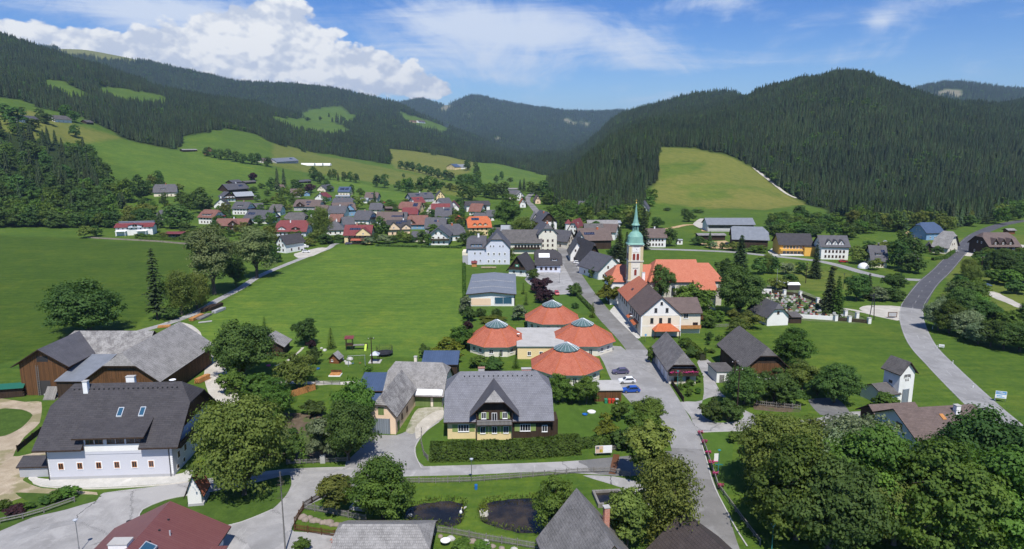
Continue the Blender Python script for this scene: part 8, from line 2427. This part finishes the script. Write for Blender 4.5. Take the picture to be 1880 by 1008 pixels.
for pl in PONDS:
 Pq=[at(*p)for p in pl]
 pts=[]
 for i in range(len(Pq)):
  a,b2=Pq[i],Pq[(i+1)%len(Pq)]
  for k in range(int((b2-a).length*14)):
   q=a.lerp(b2,rs.rand())
   pts.append((q.x+rs.normal()*0.35,q.y+rs.normal()*0.35,rs.uniform(-0.25,0.3)))
 Cq=np.array(pts)
 V,Fc=leafquads(Cq,unit(rs.normal(size=Cq.shape)*np.array([1,1,0.25])),0.26,rs,0.3)
 o=put(leafmesh('bank_grass',V,Fc,rs.rand(len(Cq)),'leaf_olive'),'bank_grass')
 tag(o,'tufts of tall grass along the pond bank','grass',kind='stuff')
t_=thing('well_basin','rectangular stone trough with dark water beside the larger pond','basin',at(1118,918),0.1)
MB().box(-2.4,2.4,-2.3,-1.9,0,0.7,'wood_grey').build('rim',t_)
MB().box(-2.4,2.4,1.9,2.3,0,0.7,'wood_grey').build('rim',t_)
MB().box(-2.4,-2.0,-1.9,1.9,0,0.7,'wood_grey').build('rim',t_)
MB().box(2.0,2.4,-1.9,1.9,0,0.7,'wood_grey').build('rim',t_)
MB().face([(-2,-1.9,0.3),(2,-1.9,0.3),(2,1.9,0.3),(-2,1.9,0.3)],'water').build('water_surface',t_)
t_=thing('well_basin','dark boxed-in spring basin behind the conical pond tree','basin',at(665,930),-0.2)
MB().box(-1.6,1.6,-1.4,-1.1,0,0.5,'concrete').build('rim',t_)
MB().box(-1.6,1.6,1.1,1.4,0,0.5,'concrete').build('rim',t_)
MB().box(-1.6,-1.3,-1.1,1.1,0,0.5,'concrete').build('rim',t_)
MB().face([(-1.3,-1.1,0.2),(1.6,-1.1,0.2),(1.6,1.1,0.2),(-1.3,1.1,0.2)],'water').build('water_surface',t_)
t_=thing('garden_table','round white garden table with a red cloth below the pond fence','table',at(818,1000))
MB().cyl(0,0,0.7,0.76,0.75,0.75,'white_sheet',16).build('tabletop',t_)
MB().cyl(0,0,0,0.7,0.06,0.06,'steel',8).build('leg',t_)
r=thing('flower_tub','tub of red and yellow flowers on the asphalt left of the pavilion','flower tub',at(616,1000))
MB().cyl(0,0,0,0.45,0.32,0.42,'plastic_red',12).build('tub',r)
Cq=np.stack([rs.normal(scale=0.25,size=120),rs.normal(scale=0.25,size=120),rs.uniform(0.45,0.9,120)],1)
V,Fc=leafquads(Cq,unit(rs.normal(size=Cq.shape)),0.1,rs)
put(leafmesh('flowers',V,Fc,rs.rand(120),'petal_red'),'flowers',r)
tree('bush2',(556,1012),2.0,2.6,'potted green shrub at the lower edge left of the pavilion')
tree('bush2',(846,1014),1.8,3.4,'round garden shrub below the pond fence, left one')
tree('bush2',(886,1018),1.8,3.0,'round garden shrub below the pond fence, right one')
for i,(p,h,w,k)in enumerate((((104,918),1.6,3.0,'bush2'),((125,914),1.8,3.4,'bush2'),((85,924),1.3,2.4,'bush'),((25,944),1.4,3.0,'purple'),((8,936),1.5,2.4,'bush2'),((52,934),1.0,2.2,'bush2'))):
 tree(k,p,h,w,'low garden shrub in the bed behind the heavy timber rail','shrubs behind the timber rail')
rs=np.random.RandomState(21)
for(x0,y0,x1,y1,n_)in((405,765,500,830,10),(520,770,622,838,14),(1255,700,1290,730,4),(1390,738,1460,750,5),(1290,615,1330,650,6),(1180,570,1140,600,0)):
 for i in range(n_):
  tree('bush2' if rs.rand()<0.6 else 'bush',(rs.uniform(x0,x1),rs.uniform(y0,y1)),rs.uniform(0.8,1.8),rs.uniform(1.2,2.6),'low plant in the garden beds between the houses','plants of the garden beds',nm='garden_plant')
# playground and garden hut
gh=House('garden_hut','open brown garden hut with a bright grey shingle roof behind the big round tree',pos=((-71.8,182.5),0.03,7.8),depth=6.5,h=3.0,rh=2.3,ridge='y',k=(0,0),over=0.7,overg=0.6,wall='wood_dark',roof='shingle_grey',cat='hut')
gh.balcony('F',0.1,0.9,0.5,1.0,'wood_brown')
pl_=House('playhouse','little red wooden playhouse with a pale roof on the lawn',(605,667),(622,668),2.4,1.6,1.3,ridge='y',k=(0,0),over=0.35,overg=0.4,wall='wood_red',roof='shingle_grey',cat='playhouse')
pl_.wins('F',[0.3],0.6,0.5,0.5)
t_=thing('play_tower','wooden play tower with maroon roof, rope bridge and lime slide','play tower',at(642,642),0.1)
for x in(-0.9,0.9):
 for y_ in(-0.8,0.8):
  MB().box(x-0.07,x+0.07,y_-0.07,y_+0.07,0,3.4,'wood_dark').build('post',t_)
MB().box(-1,1,-0.9,0.9,1.4,1.55,'wood_brown').build('platform',t_)
MB().slab([[(-1.3,-1.1,3.5),(1.3,-1.1,3.5),(1.3,1.1,3.9),(-1.3,1.1,3.9)]],0.12,'tile_wine','wood_dark').build('roof',t_)
MB().box(1.0,4.2,-0.6,0.6,1.3,1.42,'wood_grey').build('bridge',t_)
MB().box(-1.0,1.0,-0.9,-0.84,1.6,2.3,'wood_dark').build('railing',t_)
MB().slab([[(4.3,-1.9,0.15),(4.9,-1.9,0.15),(4.9,0.2,1.5),(4.3,0.2,1.5)]],0.1,'plastic_lime','plastic_lime').build('slide',t_)
MB().box(4.2,5.0,0.2,1.2,0,1.5,'wood_dark').build('slide_platform',t_)
t_=thing('trampoline','round black trampoline with a safety net on the lawn','trampoline',at(706,652))
MB().cyl(0,0,0.80,0.86,2.2,2.2,'net_black',24).build('mat',t_)
MB().lathe(0,0,[(2.0,0.9),(2.35,0.9),(2.35,0.78)],'iron_dark',24).build('rim_pad',t_)
for i in range(8):
 a=i*math.pi/4
 MB().bar((2.3*math.cos(a),2.3*math.sin(a),0),(2.3*math.cos(a),2.3*math.sin(a),2.7),0.04,'iron_dark').build('pole',t_)
m_=MB()
for i in range(48):
 a=i*math.pi/24
 m_.bar((2.25*math.cos(a),2.25*math.sin(a),0.9),(2.25*math.cos(a),2.25*math.sin(a),2.6),0.012,'net_black',3)
for z in(1.2,1.55,1.9,2.25,2.6):
 m_.lathe(0,0,[(2.25,z),(2.25,z+0.03)],'net_black',32)
m_.build('safety_net',t_)
t_=thing('swing','metal swing frame with two coloured seats','swing',at(655,670),0.2)
for x in(-2.2,2.2):
 for y_ in(-0.9,0.9):
  MB().bar((x,y_,0),(x,0,2.6),0.05,'steel').build('leg',t_)
MB().bar((-2.3,0,2.6),(2.3,0,2.6),0.06,'steel').build('beam',t_)
for x,mt in((-1.0,'plastic_blue'),(0.9,'plastic_red')):
 MB().box(x-0.25,x+0.25,-0.12,0.12,0.5,0.56,mt).bar((x-0.22,0,0.55),(x-0.22,0,2.6),0.02,'steel',4).bar((x+0.22,0,0.55),(x+0.22,0,2.6),0.02,'steel',4).build('seat',t_)
t_=thing('gazebo','little open shelter with a pale square roof over a sandpit','shelter',at(689,664))
MB().lathe(0,0,[(1.7,2.1),(0.3,2.9),(0.0,3.0)],'zinc',4).build('roof',t_)
for x in(-0.9,0.9):
 for y_ in(-0.9,0.9):
  MB().box(x-0.06,x+0.06,y_-0.06,y_+0.06,0,2.15,'wood_dark').build('post',t_)
MB().box(-1.6,1.6,-1.6,1.6,0.02,0.12,'concrete').build('floor',t_)
t_=thing('sandbox','wooden sandbox with a bench back and white edging','sandbox',at(616,689))
MB().box(-1.5,1.5,-1.2,1.2,0.02,0.25,'plaster_white').build('edging',t_)
MB().box(-1.3,1.3,-0.9,0.9,0.25,0.5,'wood_orange').build('cover',t_)
MB().box(-1.4,1.4,0.95,1.05,0.25,1.1,'wood_brown').build('backrest',t_)
for p,c_,lb in(((568,670),'plastic_blue','blue plastic tub left of the sandbox'),((583,678),'plastic_blue','small blue paddling tray on the lawn'),((493,672),'plastic_pink','pink ball by the garden hut'),((1074,762),'plastic_blue','blue toy on the chalet lawn')):
 tag(MB().lathe(0,0,[(0.0,0.02),(0.5,0.02),(0.62,0.3),(0.55,0.32)],c_,14).build('tub',None,at(*p)),lb,'toy')
tag(MB().lathe(0,0,[(0.9,0.0),(0.95,0.25),(0.8,0.27),(0.75,0.05),(0,0.04)],'white_sheet',12).build('bird_bath',None,at(1086,757)),'small white bowl on the chalet lawn','bowl')
def stack(p,rot,l,w,h,mat,label,name='timber_stack',n=5):
 m_=MB()
 for i in range(n):
  for k in range(max(1,int(h/0.3))):
   y_=-w/2+w*(i+0.5)/n
   e=rnd.uniform(-0.25,0.25)
   m_.box(-l/2+e,l/2+e,y_-w/n*0.45,y_+w/n*0.45,0.1+k*0.3,0.1+k*0.3+0.27,mat)
 return tag(m_.build(name,None,at(*p),rot),label,'stack')
stack((361,585),1.5,7,1.6,1.0,'wood_orange','yellowish stack of boards at the lane, nearest one')
stack((375,583),1.5,7,2.0,0.7,'wood_grey','untidy grey stack of planks right of the yellowish boards')
stack((383,569),1.5,8,1.6,1.2,'wood_dark','dark covered timber stack beside the lane')
stack((396,566),1.45,8,1.5,1.3,'wood_dark','second dark covered timber stack, right one')
stack((402,572),1.4,6,1.6,1.0,'plaster_grey','pale grey stack of slabs at the right of the timber stacks')
stack((377,592),0.5,4,0.8,0.3,'concrete','single pale beam lying on the grass by the stacks',n=2)
stack((302,601),0.3,3.5,1.4,0.7,'wood_orange','small heap of fresh orange firewood at the lane bend')
stack((372,700),1.3,4,1.2,1.2,'wood_orange','firewood heap at the right side of the big grey barn')
stack((12,728),0.3,8,2.6,2.2,'wood_dark','tall firewood stack at the left edge beside the plank barn')
tag(MB().slab([[(-4.2,-1.8,2.5),(4.2,-1.8,2.3),(4.2,0,3.1),(-4.2,0,3.3)],[(-4.2,0,3.3),(4.2,0,3.1),(4.2,1.8,2.3),(-4.2,1.8,2.5)]],0.06,'tarp_green','tarp_green').build('tarpaulin',None,at(12,728),0.3),'green tarpaulin over the tall firewood stack','tarp')
bm=bmesh.new()
bmesh.ops.create_icosphere(bm,subdivisions=3,radius=2.6)
for v in list(bm.verts):
 if v.co.z<-0.3:
  v.co.z=-0.3
me=bpy.data.meshes.new('dome_tent');bm.to_mesh(me);bm.free();me.materials.append(MATS['white_sheet'])
tag(put(me,'dome_tent',None,at(1585,492)),'white dome tent on the grass beside the upper road','tent')
for p,lb in(((1454,531),'small white party tent behind the cemetery'),((1434,528),'white covered trailer behind the cemetery wall')):
 t_=thing('party_tent',lb,'tent',at(*p))
 MB().slab([[(-2.6,-2,2.2),(2.6,-2,2.2),(2.6,0,2.9),(-2.6,0,2.9)],[(-2.6,0,2.9),(2.6,0,2.9),(2.6,2,2.2),(-2.6,2,2.2)]],0.05,'white_sheet').build('canopy',t_)
 MB().box(-2.4,2.4,-1.8,1.8,0,2.1,'frame_dark').build('side_walls',t_)
for i in range(3):
 q=at(566+i*15,304)
 m_=MB()
 for k in range(8):
  a0,a1=math.pi*k/8,math.pi*(k+1)/8
  m_.face([(-11,4*math.cos(a0),4*math.sin(a0)),(11,4*math.cos(a0),4*math.sin(a0)),(11,4*math.cos(a1),4*math.sin(a1)),(-11,4*math.cos(a1),4*math.sin(a1))],'white_sheet')
 for x in(-11,11):
  m_.face([(x,4*math.cos(math.pi*k/8),4*math.sin(math.pi*k/8))for k in range(9)],'white_sheet')
 tag(m_.build('silage_tunnel',None,q,-0.1),['left','middle','right'][i]+' one of the white silage tunnels beside the long grey farm building','tunnel','white silage tunnels')
for i in range(3):
 t_=thing('picnic_table',['left','middle','right'][i]+' one of the wooden picnic sets on the school lawn','table',at(888+i*9,493),0,'picnic sets on the school lawn')
 MB().box(-1.2,1.2,-0.4,0.4,0.7,0.78,'cushion').build('tabletop',t_)
 for y_ in(-0.85,0.85):
  MB().box(-1.2,1.2,y_-0.15,y_+0.15,0.42,0.48,'cushion').build('bench',t_)
 for x in(-0.8,0.8):
  MB().box(x-0.05,x+0.05,-0.9,0.9,0,0.7,'wood_brown').build('trestle',t_)
House('shed','little orange-brown hut with a red roof left on the school lawn',(866,490),(875,490),2.5,2.0,0.8,wall='wood_orange',roof='tile_wine',over=0.25,overg=0.25,cat='shed')
po=House('house','dark slate house with carved black gable and green emblem beside the hall',(934,506),(966,508),13,3.6,5.6,ridge='y',k=(0,0),over=1.0,overg=1.0,wall='plaster_white',roof='tile_dark',gable='wood_dark',cat='house')
MB().box(-0.9,0.9,-0.06,0.0,0,1.1,'plastic_green').box(-0.4,0.4,-0.08,0.0,0.3,0.8,'white_sheet').build('emblem',po.root,(po.L*0.48,0,4.2))
po.balcony('F',0.05,0.95,3.3,0.9,'wood_dark')
po.wins('F',[0.3,0.7],1.2,1.2,1.3)
p5_=House('house','dark roofed white house with a bright reflecting solar array behind the parking square',(985,500),(1029,500),14,4.2,5.4,k=(0.2,0.45),over=0.9,overg=0.9,wall='plaster_pale',roof='tile_dark',cat='house')
p5_.onroof(0.33,0.28,5.0,2.6,'panel_white','solar_panel',0.12)if 'panel_white' in MATS else p5_.onroof(0.33,0.28,5.0,2.6,'white_sheet','solar_panel',0.12)  # bright reflection on the panels painted in as plain white
p5_.shed_dormer(7.0,9.5,1.2,1.0,'tile_dark','plaster_white',1,0.7)
p5_.wins('F',row(4),1.2,1.1,1.3,'frame_brown')
# haze
mh=bpy.data.materials.new('haze_air')
mh.use_nodes=True
t=NT(mh.node_tree)
t.n.clear()
pv=t.new('ShaderNodeVolumePrincipled')
pv.inputs['Color'].default_value=(0.50,0.72,1.0,1)
pv.inputs['Density'].default_value=6.0e-5
pv.inputs['Anisotropy'].default_value=0.1
oo=t.new('ShaderNodeOutputMaterial')
t.l.new(pv.outputs[0],oo.inputs['Volume'])
hv=np.array([(x,y,z)for x in(-13000,13000)for y in(-300,12500)for z in(-60,float(HG.max())+60)])
hf=np.array([(0,1,3,2),(4,6,7,5),(0,4,5,1),(2,3,7,6),(0,2,6,4),(1,5,7,3)])
hz=link(bpy.data.objects.new('haze',npmesh('haze',hv,hf,[mh])))
tag(hz,kind='stuff')
